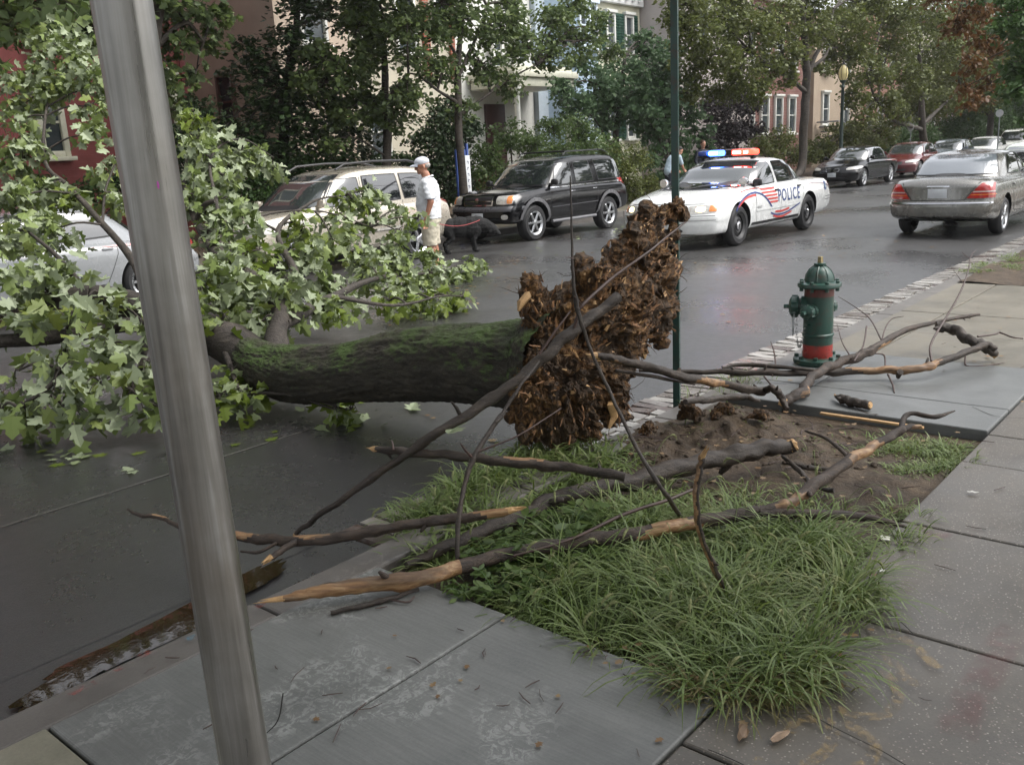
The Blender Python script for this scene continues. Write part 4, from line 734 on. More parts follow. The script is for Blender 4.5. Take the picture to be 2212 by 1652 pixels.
class Car:
    def __init__(s, label, cat, u, v, yaw, paintm, S, group=None, pitch=0):
        s.S = S; s.t = thing(cat[1], label, cat[0], (u, v, crown(u, v) - .0), yaw, group); s.pm = paintm
        s.body()
    def low_z(s, x):  # centre top of lower body
        return interp(x, s.S['top'])
    def body(s):
        S = s.S; W = S['W'] / 2; Lf, Lr = S['Lf'], S['Lr']; ns = 90; m = 30
        def sect(x, sc_=1.):
            zt = interp(x, S['top']); zs = interp(x, S['sh']); zb = interp(x, S['bot']); w = W * interp(x, S.get('wid', [(-9, 1), (9, 1)]))
            zm = zb + (zs - zb) * .52
            pr = [(0, zb), (.55 * w, zb), (.86 * w, zb + .01), (.955 * w, zb + .07), (.985 * w, zb + .2), (w, zm), (.992 * w, zm + (zs - zm) * .5), (.965 * w, zs - .06), (.915 * w, zs - .005), (.84 * w, zs + (zt - zs) * .38), (.5 * w, zs + (zt - zs) * .85), (0, zt)]
            q = smooth_path(pr, 4); cz = (zt + zb) / 2
            return [(a * (1 - (1 - sc_) * .5), cz + (b - cz) * sc_) for a, b in q]
        def warp(sx, y, z):
            f = sx > 0; L = Lf if f else Lr; pl = S['planF'] if f else S['planR']; prof = interp(z, S['noseF'] if f else S['noseR'])
            k = min(1, abs(sx)); e = abs(y) / W
            return math.copysign(k * L - (pl * e ** 2.6 + prof) * k ** 7, sx)
        mb = MB(); rows = []
        ss = [-1 + 2 * i / (ns - 1) for i in range(ns)]; ss = [math.copysign(1 - (1 - abs(a)) ** 1.25, a) for a in ss]
        for a in ss:
            x = a * (Lf if a > 0 else Lr); k = max(0, (abs(a) - .965) / .035); q = sect(x, 1 - .10 * k * k)
            ring = [(warp(a, y, z), y, z) for y, z in q] + [(warp(a, y, z), -y, z) for y, z in reversed(q[1:-1])]; rows.append(ring)
        n = len(rows[0])
        for r in rows: mb.v += r
        mb.f += [(i * n + k, i * n + (k + 1) % n, (i + 1) * n + (k + 1) % n, (i + 1) * n + k) for i in range(ns - 1) for k in range(n)]
        for end in (0, ns - 1):   # bulged end caps
            a = ss[end]; base = rows[end]; cz = sum(p[2] for p in base) / n; prev = end * n
            for j in range(1, 7):
                f = 1 - j / 7.; st = len(mb.v)
                for p in base: y = p[1] * f; z = cz + (p[2] - cz) * f; mb.v.append((warp(a, y, z), y, z))
                for k in range(n):
                    q = (prev + k, prev + (k + 1) % n, st + (k + 1) % n, st + k); mb.f.append(q if end else q[::-1])
                prev = st
            c = len(mb.v); mb.v.append((warp(a, 0, cz), 0, cz))
            for k in range(n): q = (prev + k, prev + (k + 1) % n, c); mb.f.append(q if end else q[::-1])
        mb.m = [0] * len(mb.f)
        me = bpy.data.meshes.new('lower'); me.from_pydata(mb.v, [], mb.f); bm = bmesh.new(); bm.from_mesh(me); bmesh.ops.recalc_face_normals(bm, faces=bm.faces); bm.to_mesh(me); bm.free()
        me.materials.append(s.pm); me.materials.append(M_DARKIN)
        # wheel wells cut out of the lower body
        o = bpy.data.objects.new('tmp', me); C.objects.link(o); cut = MB()
        for x in (S['wb'] / 2, -S['wb'] / 2):
            for sd_ in (1, -1):
                Mx = Matrix.Translation((x, sd_ * (W - .12), S['wr'] + .01)) @ Matrix.Rotation(R(90), 4, 'X'); cut.lathe([(S['arch'], -.19), (S['arch'], .19)], 40, Mx)
        cm = cut.mesh('cut', False); cm.materials.append(s.pm); cm.materials.append(M_DARKIN); cm.polygons.foreach_set('material_index', [1] * len(cm.polygons))
        oc = bpy.data.objects.new('cut', cm); C.objects.link(oc); md = o.modifiers.new('b', 'BOOLEAN'); md.object = oc; md.operation = 'DIFFERENCE'; md.solver = 'EXACT'; md.use_self = True
        bpy.context.view_layer.update(); low = bpy.data.meshes.new_from_object(o.evaluated_get(bpy.context.evaluated_depsgraph_get())); bpy.data.objects.remove(o); bpy.data.objects.remove(oc)
        # greenhouse
        gh = MB(); K = 72; lev = []
        x0f, x0r, w0, z0 = S['gh0']; x1f, x1r, w1, z1 = S['gh1']; ex = S.get('ghn', 5.)
        tl = [0, .15, .3, .45, .6, .75, .88, .96, 1.0]
        for t_ in tl:
            b = t_ ** 1.0; ins = 0 if t_ < .9 else (.012 if t_ < .97 else .05); bul = S.get('gbul', .05) * sin(PI * min(1, t_ * .95))
            lev.append((x0f + (x1f - x0f) * b + bul * S.get('wsb', 1) - ins * 1.5, x0r + (x1r - x0r) * b - bul * S.get('rsb', 1) + ins * 1.5, w0 + (w1 - w0) * b + bul * .35 - ins, z0 + (z1 - z0) * (t_ if t_ < 1 else 1.0)))
        def ringp(xf, xr, w_, z, f=1.):
            xc = (xf + xr) / 2; a = (xf - xr) / 2 * f; out = []
            for k in range(K):
                th = 2 * PI * (k + .5) / K; c_, s_ = cos(th), sin(th); X = math.copysign(abs(c_) ** (2 / ex), c_); Y = math.copysign(abs(s_) ** (2 / ex), s_)
                x = xc + a * X; y = w_ * f * Y
                if abs(X) > .5: x += math.copysign(S.get('front_bow', .10), X) * (1 - (y / w_) ** 2 - .6) * (abs(X) - .5) * 2 * f
                out.append((x, y, z - S.get('roofdrop', .05) * ((x - S.get('roofmid', xc)) / (a + .01) if f > .01 else 0) ** 2 * (1 if z > z1 - .12 else 0) * (f if f < 1 else 1)))
            return out
        rows = [ringp(*l) for l in lev]
        for f in (.93, .82, .65, .45, .22, .02):
            l = lev[-1]; rows.append(ringp(l[0], l[1], l[2], l[3] + .045 * (1 - f * f) ** .8 + .006, f))
        for r in rows: gh.v += r
        gh.f = [(i * K + k, i * K + (k + 1) % K, (i + 1) * K + (k + 1) % K, (i + 1) * K + k) for i in range(len(rows) - 1) for k in range(K)] + [tuple((len(rows) - 1) * K + k for k in range(K))]
        vv = [tuple(v.co) for v in low.vertices]; n0 = len(vv); ff = [tuple(p.vertices) for p in low.polygons]; mi = [p.material_index for p in low.polygons]
        full = MB(); full.v = vv + gh.v; full.f = ff + [tuple(i + n0 for i in f) for f in gh.f]; full.m = mi + [0] * len(gh.f)
        me = bpy.data.meshes.new('body'); me.from_pydata(full.v, [], full.f); me.polygons.foreach_set('material_index', full.m); me.polygons.foreach_set('use_smooth', [True] * len(me.polygons)); me.set_sharp_from_angle(angle=R(38))
        s.body_o = link('body', me, [s.pm, M_DARKIN], s.t)
        # nest for projecting details: the uncut lower body with the greenhouse
        s.bvh = BVHTree.FromPolygons([Vector(v) for v in mb.v] + [Vector(v) for v in gh.v], mb.f + [tuple(i + len(mb.v) for i in f) for f in gh.f])
    def hit(s, d, a, b, off):
        """project onto the body. d: 'L','R' side (a=x,b=z); 'F','B' ends (a=y,b=z); 'T' top (a=x,b=y)"""
        o, v = {'L': (Vector((a, 4, b)), Vector((0, -1, 0))), 'R': (Vector((a, -4, b)), Vector((0, 1, 0))), 'F': (Vector((6, a, b)), Vector((-1, 0, 0))), 'B': (Vector((-6, a, b)), Vector((1, 0, 0))), 'T': (Vector((a, b, 5)), Vector((0, 0, -1)))}[d]
        h = s.bvh.ray_cast(o, v, 8)
        if h[0] is None: return None
        n = h[1]; n = n if n.dot(v) < 0 else -n
        return h[0] + n * off
    def patch(s, name, d, quad, mat, off=.006, rnd=.08, n=12, parent=None, both=False, rim=True, label=None, m=8):
        """rounded four-cornered panel lying on the body. quad: 4 (a,b) corners going round"""
        for dd in ([d, {'L': 'R', 'R': 'L'}.get(d, d)] if both else [d]):
            for flip in ([1, -1] if (both and d in 'FB') else [1]):
                vs = []; ok = {}
                for i in range(n + 1):
                    for j in range(m + 1):
                        A = -1 + 2 * i / n; B = -1 + 2 * j / m; A2 = A * math.sqrt(max(0, 1 - rnd * B * B)); B2 = B * math.sqrt(max(0, 1 - rnd * A * A)); a = (A2 + 1) / 2; b = (B2 + 1) / 2
                        (p0, p1, p2, p3) = quad; x = (1 - a) * (1 - b) * p0[0] + a * (1 - b) * p1[0] + a * b * p2[0] + (1 - a) * b * p3[0]; z = (1 - a) * (1 - b) * p0[1] + a * (1 - b) * p1[1] + a * b * p2[1] + (1 - a) * b * p3[1]
                        if d in 'FB': x *= flip
                        h = s.hit(dd, x, z, off)
                        if h is not None: ok[(i, j)] = len(vs); vs.append(h)
                fs = [(ok[(i, j)], ok[(i + 1, j)], ok[(i + 1, j + 1)], ok[(i, j + 1)]) for i in range(n) for j in range(m) if all(k in ok for k in ((i, j), (i + 1, j), (i + 1, j + 1), (i, j + 1)))]
                if not fs: continue
                me = bpy.data.meshes.new(name); me.from_pydata(vs, [], fs); me.update()
                av = Vector((0, 0, 0))
                for p in me.polygons: av += p.normal * p.area
                want = {'L': Vector((0, 1, 0)), 'R': Vector((0, -1, 0)), 'F': Vector((1, 0, 0)), 'B': Vector((-1, 0, 0)), 'T': Vector((0, 0, 1))}[dd]
                if av.dot(want) < 0: me.flip_normals()
                me.polygons.foreach_set('use_smooth', [True] * len(me.polygons)); o = link(name, me, mat, parent or s.t)
                if label: o['label'] = label
                last = o
        return last if fs else None
    def line(s, name, d, pts, mat=None, wd=.008, off=.003, both=True, parent=None, closed=False, dens=.05):
        mat = mat or M_SEAM
        for dd in ([d, {'L': 'R', 'R': 'L'}.get(d, d)] if both else [d]):
            mb = MB(); P = []
            for (a, b), (c, e) in zip(pts[:-1], pts[1:]):
                k = max(1, int(math.hypot(c - a, e - b) / dens)); P += [(a + (c - a) * i / k, b + (e - b) * i / k) for i in range(k)]
            P.append(pts[-1]); vs = []
            for i, p in enumerate(P):
                q = P[min(i + 1, len(P) - 1)]; r_ = P[max(0, i - 1)]; t = Vector((q[0] - r_[0], q[1] - r_[1])).normalized(); nn = (-t.y * wd / 2, t.x * wd / 2)
                h1 = s.hit(dd, p[0] + nn[0], p[1] + nn[1], off); h2 = s.hit(dd, p[0] - nn[0], p[1] - nn[1], off)
                if h1 is None or h2 is None: continue
                vs += [h1, h2]
            if len(vs) >= 4: mb.add(vs, [(2 * i, 2 * i + 1, 2 * i + 3, 2 * i + 2) for i in range(len(vs) // 2 - 1)]); part(name, mb, mat, parent or s.t)
    def wheels(s, style, rim=None, group=None):
        S = s.S; W = S['W'] / 2; r = S['wr']; rr = S['rim']; tw = S.get('tw', .21); fz = math.hypot
        for x in (S['wb'] / 2, -S['wb'] / 2):
            for sd_ in (1, -1):
                wh = bpy.data.objects.new('wheel', None); C.objects.link(wh); wh.parent = s.t; wh.location = (x, sd_ * (W - .025 - tw / 2), r); wh.rotation_euler = (R(-90) if sd_ > 0 else R(90), 0, 0); wh.empty_display_size = .1
                if x > 0 and S.get('steer'): wh.rotation_euler = (R(-90) if sd_ > 0 else R(90), 0, S['steer'])
                g = MB(); pf = [(rr, -tw / 2 + .02), (rr + .02, -tw / 2), (r - .045, -tw / 2), (r - .012, -tw / 2 + .03), (r, -tw / 4), (r, tw / 4), (r - .012, tw / 2 - .03), (r - .045, tw / 2), (rr + .02, tw / 2), (rr, tw / 2 - .02), (rr - .01, 0)]
                nn = 40; vs = [(a * cos(2 * PI * k / nn), a * sin(2 * PI * k / nn), b) for a, b in pf for k in range(nn)]; L = len(pf)
                g.add(vs, [(i * nn + k, i * nn + (k + 1) % nn, ((i + 1) % L) * nn + (k + 1) % nn, ((i + 1) % L) * nn + k) for i in range(L) for k in range(nn)][::1]); part('tyre', g, M_TYRE, wh)
                g = MB(); mt = rim or M_ALLOY; o_ = tw / 2
                def ringz(ra, rb, za, zb, th=.012):
                    n2 = 40; v2 = [(q * cos(2 * PI * k / n2), q * sin(2 * PI * k / n2), z) for q, z in ((ra, za), (rb, zb), (rb, zb - th), (ra, za - th)) for k in range(n2)]
                    g.add(v2, [(i * n2 + k, i * n2 + (k + 1) % n2, ((i + 1) % 4) * n2 + (k + 1) % n2, ((i + 1) % 4) * n2 + k) for i in range(4) for k in range(n2)])
                ringz(rr - .03, rr + .012, o_ - .04, o_ - .008)
                if style == 'steel':
                    g.lathe([(rr - .02, o_ - .075), (rr - .03, o_ - .07), (rr * .72, o_ - .05), (rr * .55, o_ - .03), (rr * .42, o_ - .045), (.05, o_ - .05)], 32)
                else:
                    ns_ = int(style); 
                    for k in range(ns_):
                        th = 2 * PI * k / ns_; wid = rr * (1.35 / ns_) * (1.0 if ns_ < 8 else .8); M = Matrix.Rotation(th, 3, 'Z')
                        v2 = [M @ Vector(q) for q in ((.04, -wid * .55, o_ - .035), (.04, wid * .55, o_ - .035), (rr - .01, wid * .5, o_ - .03), (rr - .01, -wid * .5, o_ - .03), (.04, -wid * .3, o_ - .012), (.04, wid * .3, o_ - .012), (rr - .02, wid * .28, o_ - .014), (rr - .02, -wid * .28, o_ - .014))]
                        g.add(v2, [(4, 5, 6, 7), (0, 4, 7, 3), (1, 2, 6, 5), (3, 7, 6, 2), (0, 1, 5, 4)])
                    g.lathe([(.062, o_ - .04), (.06, o_ - .012), (.045, o_ - .004), (.03, o_ - .002)], 20)
                part('rim', g, mt, wh, angle=30)
                g = MB(); g.lathe([(rr - .008, o_ - .11), (rr - .01, o_ - .09), (.1, o_ - .085)], 28); part('brake_disc', g, M_DARKIN, wh)
                if style == 'steel': g = MB(); g.lathe([(.075, o_ - .045), (.072, o_ - .015), (.05, o_ - .003), (.01, o_)], 20); part('hub_cap', g, M_CHROME, wh)
    def side_windows(s, quads, mat=None, trim=None, both=True):
        for q in quads:
            c = (sum(p[0] for p in q) / 4, sum(p[1] for p in q) / 4); grow = [(p[0] + math.copysign(.022, p[0] - c[0]), p[1] + math.copysign(.020, p[1] - c[1])) for p in q]
            for d in ('L', 'R') if both else ('L',):
                f = s.patch('window_trim', d, grow, trim or M_BLACK, .004, .05); 
                if f: s.patch('side_window', d, q, mat or M_GLASS, .008, .05, parent=f)
    def mirror(s, x, z, mat, y=None, w=.17, h=.13):
        for sd_ in (1, -1):
            h0 = s.hit('L', x, z, 0); Y = (y or h0.y) * sd_; g = MB(); g.box((x + .0, Y + sd_ * .13, z + .05), (.10, w, h), Matrix.Rotation(R(8) * sd_, 3, 'Z'), bev=.045); g.box((x, Y + sd_ * .03, z + .01), (.05, .12, .05), bev=.02); m_ = part('door_mirror', g, mat, s.t)
            g = MB(); g.box((x - .052, Y + sd_ * .13, z + .05), (.006, w - .04, h - .035), bev=.002); part('mirror_glass', g, M_CHROME, m_)
    def handle(s, x, z, mat, L=.15):
        for d, sg in (('L', 1), ('R', -1)):
            h = s.hit(d, x, z, .012)
            if h: g = MB(); g.box(h, (L, .03, .028), bev=.012); part('door_handle', g, mat, s.t)
    def plate(s, d, y, z, wd=.305, ht=.152, mat=None):
        h = s.hit(d, y, z, .014); g = MB(); g.box(h, (.008, wd, ht), bev=.004); p = part('number_plate', g, mat or M_PLATE, s.t); return p
    def lbox(s, name, c, d, mat, parent=None, bev=.01, rot=None):
        g = MB(); g.box(c, d, rot, bev=bev); return part(name, g, mat, parent or s.t)
RL = lambda x: x
def sedan(W, H, L, wb, ovf, wr, rim, hood=.74, deck=.92, belt=.90, bodyz=.24, cab=None, **kw):
    Lf = wb / 2 + ovf; Lr = L - Lf; cf, cr, rf, rr_ = cab or (wb / 2 - .30, -wb / 2 - .28, wb / 2 - 1.05, -wb / 2 + .42)
    S = dict(W=W, Lf=Lf, Lr=Lr, wb=wb, wr=wr, rim=rim, arch=wr + .055, planF=.34, planR=.26, tw=.21,
        top=[(-Lr, deck - .06), (-Lr + .15, deck), (cr + .1, deck + .02), (cr + .5, deck + .02), (cf, belt + .09), (cf + .25, belt + .07), (Lf - .5, hood + .10), (Lf - .12, hood + .02), (Lf, hood - .07)],
        sh=[(-Lr, deck - .16), (-Lr + .3, deck - .05), (0, belt - .0), (cf, belt - .02), (Lf - .4, hood - .01), (Lf, hood - .12)],
        bot=[(-Lr, bodyz + .10), (-Lr + .5, bodyz + .02), (-wb / 2 + .4, bodyz - .03), (wb / 2 - .4, bodyz - .03), (Lf - .3, bodyz - .02), (Lf, bodyz + .0)],
        wid=[(-Lr, .95), (-Lr + .6, .985), (-.3, 1), (wb / 2 - .1, .995), (Lf - .5, .97), (Lf, .93)],
        noseF=[(.1, .10), (.3, .03), (.45, 0), (.55, .0), (.62, .05), (.75, .10), (.9, .2)], noseR=[(.1, .12), (.35, .02), (.5, 0), (.60, .01), (.66, .06), (.85, .08), (1.0, .13)],
        gh0=(cf + .05, cr, W / 2 * .90, belt - .05), gh1=(rf, rr_, W / 2 * .70, H - .05), gbul=.05, front_bow=.10)
    S.update(kw); return S
def suv(W, H, L, wb, ovf, wr, rim, hood=1.0, belt=1.08, bodyz=.32, cab=None, **kw):
    Lf = wb / 2 + ovf; Lr = L - Lf; cf, cr, rf, rr_ = cab or (wb / 2 - .38, -Lr + .06, wb / 2 - 1.05, -Lr + .38)
    S = dict(W=W, Lf=Lf, Lr=Lr, wb=wb, wr=wr, rim=rim, arch=wr + .07, planF=.26, planR=.14, tw=.25,
        top=[(-Lr, belt - .02), (-Lr + .15, belt + .03), (cf - .3, belt + .04), (cf + .1, belt + .03), (Lf - .5, hood + .05), (Lf - .15, hood), (Lf, hood - .10)],
        sh=[(-Lr, belt - .1), (-Lr + .3, belt - .02), (0, belt - .01), (cf, belt - .02), (Lf - .4, hood - .05), (Lf, hood - .17)],
        bot=[(-Lr, bodyz + .10), (-Lr + .4, bodyz + .04), (-wb / 2 + .4, bodyz), (wb / 2 - .4, bodyz), (Lf - .3, bodyz + .02), (Lf, bodyz + .05)],
        wid=[(-Lr, .97), (-Lr + .6, .99), (0, 1), (Lf - .6, .985), (Lf, .95)],
        noseF=[(.2, .14), (.4, .03), (.5, 0), (.66, 0), (.72, .05), (.95, .08), (1.05, .16)], noseR=[(.2, .1), (.4, .0), (.66, 0), (.72, .05), (1.1, .07)],
        gh0=(cf + .05, cr, W / 2 * .93, belt - .05), gh1=(rf, rr_, W / 2 * .78, H - .05), gbul=.04, front_bow=.08, ghn=6., rsb=.3)
    S.update(kw); return S
def lamp_side(c, d, y0, z0, y1, z1, mat, name='headlight', **kw): c.patch(name, d, [(y0, z0), (y1, z0), (y1, z1), (y0, z1)], mat, both=True, **kw)
# ---------------------------------------------------------------- police sedan
P_WHITE = paint('police_white_paint', (.70, .71, .70), .25, 0, 1., .18)
S = sedan(1.98, 1.46, 5.38, 2.91, 1.06, .345, .215, hood=.80, deck=.98, belt=.95, bodyz=.26, cab=(1.02, -1.72, .18, -1.02), noseF=[(.1, .10), (.3, .03), (.42, 0), (.56, 0), (.63, .045), (.8, .12), (.95, .22)], planF=.40, steer=0.0)
c = Car('white police sedan with red and blue stripes, roof lights flashing, stopped in the road', ('police car', 'police_car'), 15.95, 8.18, PI, P_WHITE, S); PC = c
c.wheels('steel', M_BLACK)
c.side_windows([[(.80, .97), (-.10, 1.0), (-.10, 1.37), (.26, 1.345)], [(-.22, 1.0), (-.95, 1.01), (-.82, 1.37), (-.22, 1.375)], [(-1.0, 1.01), (-1.36, 1.035), (-1.12, 1.27), (-.88, 1.365)]], trim=M_BLACK)
g = c.patch('windscreen_trim', 'F', [(-.80, .955), (.80, .955), (.60, 1.40), (-.60, 1.40)], M_BLACK, .004, .06, 20); c.patch('windscreen', 'F', [(-.775, .975), (.775, .975), (.58, 1.385), (-.58, 1.385)], M_WSHIELD, .009, .06, 20, parent=g)
c.patch('rear_window', 'B', [(-.70, 1.03), (.70, 1.03), (.56, 1.36), (-.56, 1.36)], M_GLASS, .006, .06, 20)
for s_ in (1, -1):
    g = MB(); pp = [c.hit('F', s_ * (.05 + .55 * k / 8), .965 + .03 * sin(k / 8 * 3), .022) for k in range(9)]; g.tube([p for p in pp if p], .009, 5); part('wiper', g, M_BLACK, c.t)
for s_ in (1, -1):
    hb = c.patch('headlight', 'F', [(s_ * .48, .60), (s_ * .90, .615), (s_ * .90, .755), (s_ * .48, .735)], M_HEAD, .008, .12); c.patch('lamp_glow', 'F', [(s_ * .60, .635), (s_ * .74, .635), (s_ * .74, .72), (s_ * .60, .72)], M_HEADON, .012, .4, parent=hb)
    c.patch('side_marker', 'F', [(s_ * .79, .635), (s_ * .885, .635), (s_ * .885, .735), (s_ * .79, .735)], M_AMBER, .012, .1, parent=hb)
g = c.patch('grille', 'F', [(-.44, .60), (.44, .60), (.46, .74), (-.46, .74)], M_BLACK, .008, .1, 16); c.patch('grille_bar', 'F', [(-.40, .66), (.40, .66), (.40, .68), (-.40, .68)], M_CHROME, .014, 0, 12, parent=g)
c.line('bumper_line', 'F', [(-.93, .575), (.93, .575)], wd=.010, both=False); c.line('bumper_line', 'F', [(-.9, .50), (.9, .50)], simple('grey_line', (.3, .3, .3), .5), .016, both=False)
c.patch('lower_intake', 'F', [(-.42, .30), (.42, .30), (.42, .37), (-.42, .37)], M_BLACK, .006, .2, 14)
c.line('bonnet_gap', 'F', [(-.74, .83), (-.70, .765), (.70, .765), (.74, .83)], wd=.008, both=False)
c.line('door_gap', 'L', [(.86, .93), (.88, .5), (.80, .31), (-.10, .31), (-.14, .6), (-.16, 1.36)]); c.line('door_gap', 'L', [(-.14, .31), (-.96, .33), (-1.08, .55), (-1.18, .75), (-1.16, 1.0)])
c.line('rocker_shadow', 'L', [(1.0, .33), (-1.0, .33)], M_BLACK, .05, .004); c.line('side_moulding', 'L', [(.85, .555), (-.98, .555)], simple('white_moulding', (.60, .61, .60), .4), .035, .008)
c.handle(.02, .86, M_BLACK); c.handle(-.98, .88, M_BLACK); c.mirror(.72, .98, M_BLACK)
for s_ in (1, -1):      # pillar spotlights
    p = Vector((.98, s_ * .80, 1.06)); g = MB(); M = Matrix.Translation(p) @ Matrix.Rotation(R(90), 4, 'Y'); g.lathe([(.02, -.12), (.055, -.08), (.075, -.02), (.08, .03), (.076, .045)], 20, M); sp = part('spotlight', g, M_CHROME, c.t); g = MB(); g.tube([p + Vector((-.05, 0, -.02)), p + Vector((-.16, -s_ * .02, -.08))], .012, 6); part('spotlight_arm', g, M_BLACK, sp)
for s_ in (1, -1): c.patch('taillight', 'B', [(s_ * .50, .70), (s_ * .95, .70), (s_ * .95, .90), (s_ * .50, .90)], M_RED, .008, .1)
c.plate('B', 0, .78)
# roof light bar
lb = c.lbox('light_bar', (.02, 0, 1.49), (.26, 1.16, .03), M_BLACK, bev=.012); B1 = emit('blue_strobe', (.04, .18, 1.0), 5.); B2 = emit('red_strobe', (1.0, .035, .02), 4.); WC = emit('white_hot_core', (1, .85, .8), 5.)
for s_ in (1, -1): c.lbox('light_bar_foot', (.02, s_ * .5, 1.455), (.12, .06, .06), M_BLACK, lb)
BD = glassmat('dim_blue_dome', (.02, .06, .30)); RD = glassmat('dim_red_dome', (.30, .02, .015))
for y0, y1, m_ in [(-.57, -.37, BD), (-.36, -.12, B1), (.12, .36, B2), (.37, .57, B2)]:
    c.lbox('strobe_dome', (.02, (y0 + y1) / 2, 1.555), (.27, y1 - y0, .10), m_, lb, bev=.035)
for y0, y1, m_ in [(-.33, -.15, WC), (.16, .32, WC), (.38, .46, WC)]: c.lbox('strobe_tube', (.165, (y0 + y1) / 2, 1.555), (.012, y1 - y0, .045), m_, lb, bev=.005)
c.lbox('bar_cap', (.02, 0, 1.61), (.2, 1.0, .012), simple('clear_cap', (.3, .3, .32), .2), lb, bev=.005)
# livery: lettering and stripes wrapped on to the doors
M_BLU = simple('livery_blue', (.035, .06, .19), .35); M_LRED = simple('livery_red', (.50, .055, .045), .35)
def lettering(car, d, text, x0, x1, z0, z1, mat, name='lettering', shear=0.0, bold=.02, slope=0.):
    cu = bpy.data.curves.new('t', 'FONT'); cu.body = text; cu.resolution_u = 3; cu.offset = bold * .35; cu.space_character = 1.22; o = bpy.data.objects.new('t', cu); C.objects.link(o); bpy.context.view_layer.update()
    me = bpy.data.meshes.new_from_object(o.evaluated_get(bpy.context.evaluated_depsgraph_get())); bpy.data.objects.remove(o)
    bm = bmesh.new(); bm.from_mesh(me); bmesh.ops.triangulate(bm, faces=bm.faces); bmesh.ops.subdivide_edges(bm, edges=[e for e in bm.edges if e.calc_length() > .15], cuts=2); bmesh.ops.triangulate(bm, faces=bm.faces); bm.to_mesh(me); bm.free()
    xs = [v.co.x for v in me.vertices]; ys = [v.co.y for v in me.vertices]; a, b, e, f = min(xs), max(xs), min(ys), max(ys)
    for v in me.vertices:
        q = (v.co.x - a) / (b - a); zz = z0 + (v.co.y - e) / (f - e) * (z1 - z0); X = x0 + q * (x1 - x0) + shear * (zz - z0); h = car.hit(d, X, zz + slope * q, .0075); v.co = h if h else Vector((X, 0, zz))
    me.materials.clear(); o = link(name, me, mat, car.t); return o
for d, flip in (('L', 1), ('R', -1)):
    xa, xb = (-.02, -.98) if d == 'L' else (-.98, -.02)
    lettering(c, d, 'POLICE', xa, xb, .645, .865, M_BLU, slope=0)
    for k, (xs_, xe, z) in enumerate([(.62, .10, .885), (.60, .06, .825), (.50, .04, .765), (.40, .02, .705), (.34, .02, .645)]):
        c.patch('stripe', d, [(xs_, z), (xe, z), (xe - .02, z + .032), (xs_ + .05, z + .032)], M_LRED, .0065, 0, 14, m=2)
    def arc(P, wd, m_, nm): c.line(nm, d, [tuple(q) for q in smooth_path(P, 8)], m_, wd, .0085, both=False)
    arc([(1.62, .60), (1.45, .74), (1.15, .84), (.85, .86), (.60, .80), (.42, .70), (.25, .57)], .030, M_BLU, 'swoosh'); arc([(1.55, .66), (1.30, .775), (1.05, .815), (.86, .82)], .034, M_LRED, 'swoosh'); arc([(1.30, .90), (1.0, .925), (.62, .93)], .014, M_LRED, 'swoosh')
    arc([(.28, .47), (.05, .42), (-.3, .42), (-.6, .47), (-.98, .56)], .028, M_BLU, 'swoosh'); arc([(.16, .41), (-.05, .375), (-.3, .375), (-.62, .43)], .034, M_LRED, 'swoosh'); arc([(.1, .475), (-.2, .47), (-.5, .50)], .036, M_LRED, 'swoosh')
    xa, xb = (.84, .66) if d == 'L' else (.66, .84); lettering(c, d, '0007', xa, xb, .585, .625, M_SEAM, 'car_number', bold=0)
    e = c.patch('shield_emblem', d, [(-2.18, .72), (-2.32, .72), (-2.30, .90), (-2.20, .90)], M_BLU, .007, .3, 6); c.patch('shield_centre', d, [(-2.22, .77), (-2.28, .77), (-2.27, .85), (-2.23, .85)], simple('shield_pale', (.3, .4, .45), .4), .010, .4, 4, parent=e)
    c.line('bumper_line', d, [(-2.25, .60), (-2.55, .60)], wd=.012, both=False); c.line('bumper_line', d, [(-2.25, .54), (-2.55, .54)], wd=.010, both=False)
# ---------------------------------------------------------------- black SUV
P_BLACK = paint('black_paint', (.004, .004, .005), .13, .0, .1, .04)
S = suv(1.84, 1.73, 4.50, 2.70, .86, .375, .235, hood=1.03, belt=1.07, bodyz=.37, cab=(.92, -2.20, .22, -1.92), planF=.22, ghn=9., noseF=[(.2, .14), (.4, .04), (.5, 0), (.70, 0), (.76, .07), (.98, .09), (1.05, .16)])
c = Car('black SUV with roof rack and chrome framed grille parked at the far kerb', ('suv', 'parked_suv'), 16.15, 12.86, PI, P_BLACK, S, 'vehicles parked along the far kerb'); c.wheels('6')
c.side_windows([[(.66, 1.10), (-.02, 1.12), (-.02, 1.55), (.34, 1.54)], [(-.16, 1.12), (-.82, 1.13), (-.72, 1.57), (-.16, 1.56)], [(-1.02, 1.14), (-2.05, 1.16), (-1.80, 1.56), (-.92, 1.57)]])
g = c.patch('windscreen_trim', 'F', [(-.80, 1.10), (.80, 1.10), (.64, 1.62), (-.64, 1.62)], M_BLACK, .004, .06, 20); c.patch('windscreen', 'F', [(-.77, 1.12), (.77, 1.12), (.62, 1.60), (-.62, 1.60)], M_GLASS, .009, .06, 20, parent=g)
g = c.patch('grille', 'F', [(-.40, .77), (.40, .77), (.42, .965), (-.42, .965)], M_CHROME, .010, .05, 16); c.patch('grille_mesh', 'F', [(-.365, .80), (.365, .80), (.38, .945), (-.38, .945)], M_BLACK, .016, .05, 16, parent=g); c.patch('grille_bar', 'F', [(-.36, .86), (.36, .86), (.36, .88), (-.36, .88)], M_CHROME, .022, 0, 12, parent=g); c.patch('badge', 'F', [(-.055, .825), (.055, .825), (.055, .92), (-.055, .92)], M_CHROME, .028, .5, 8, parent=g)
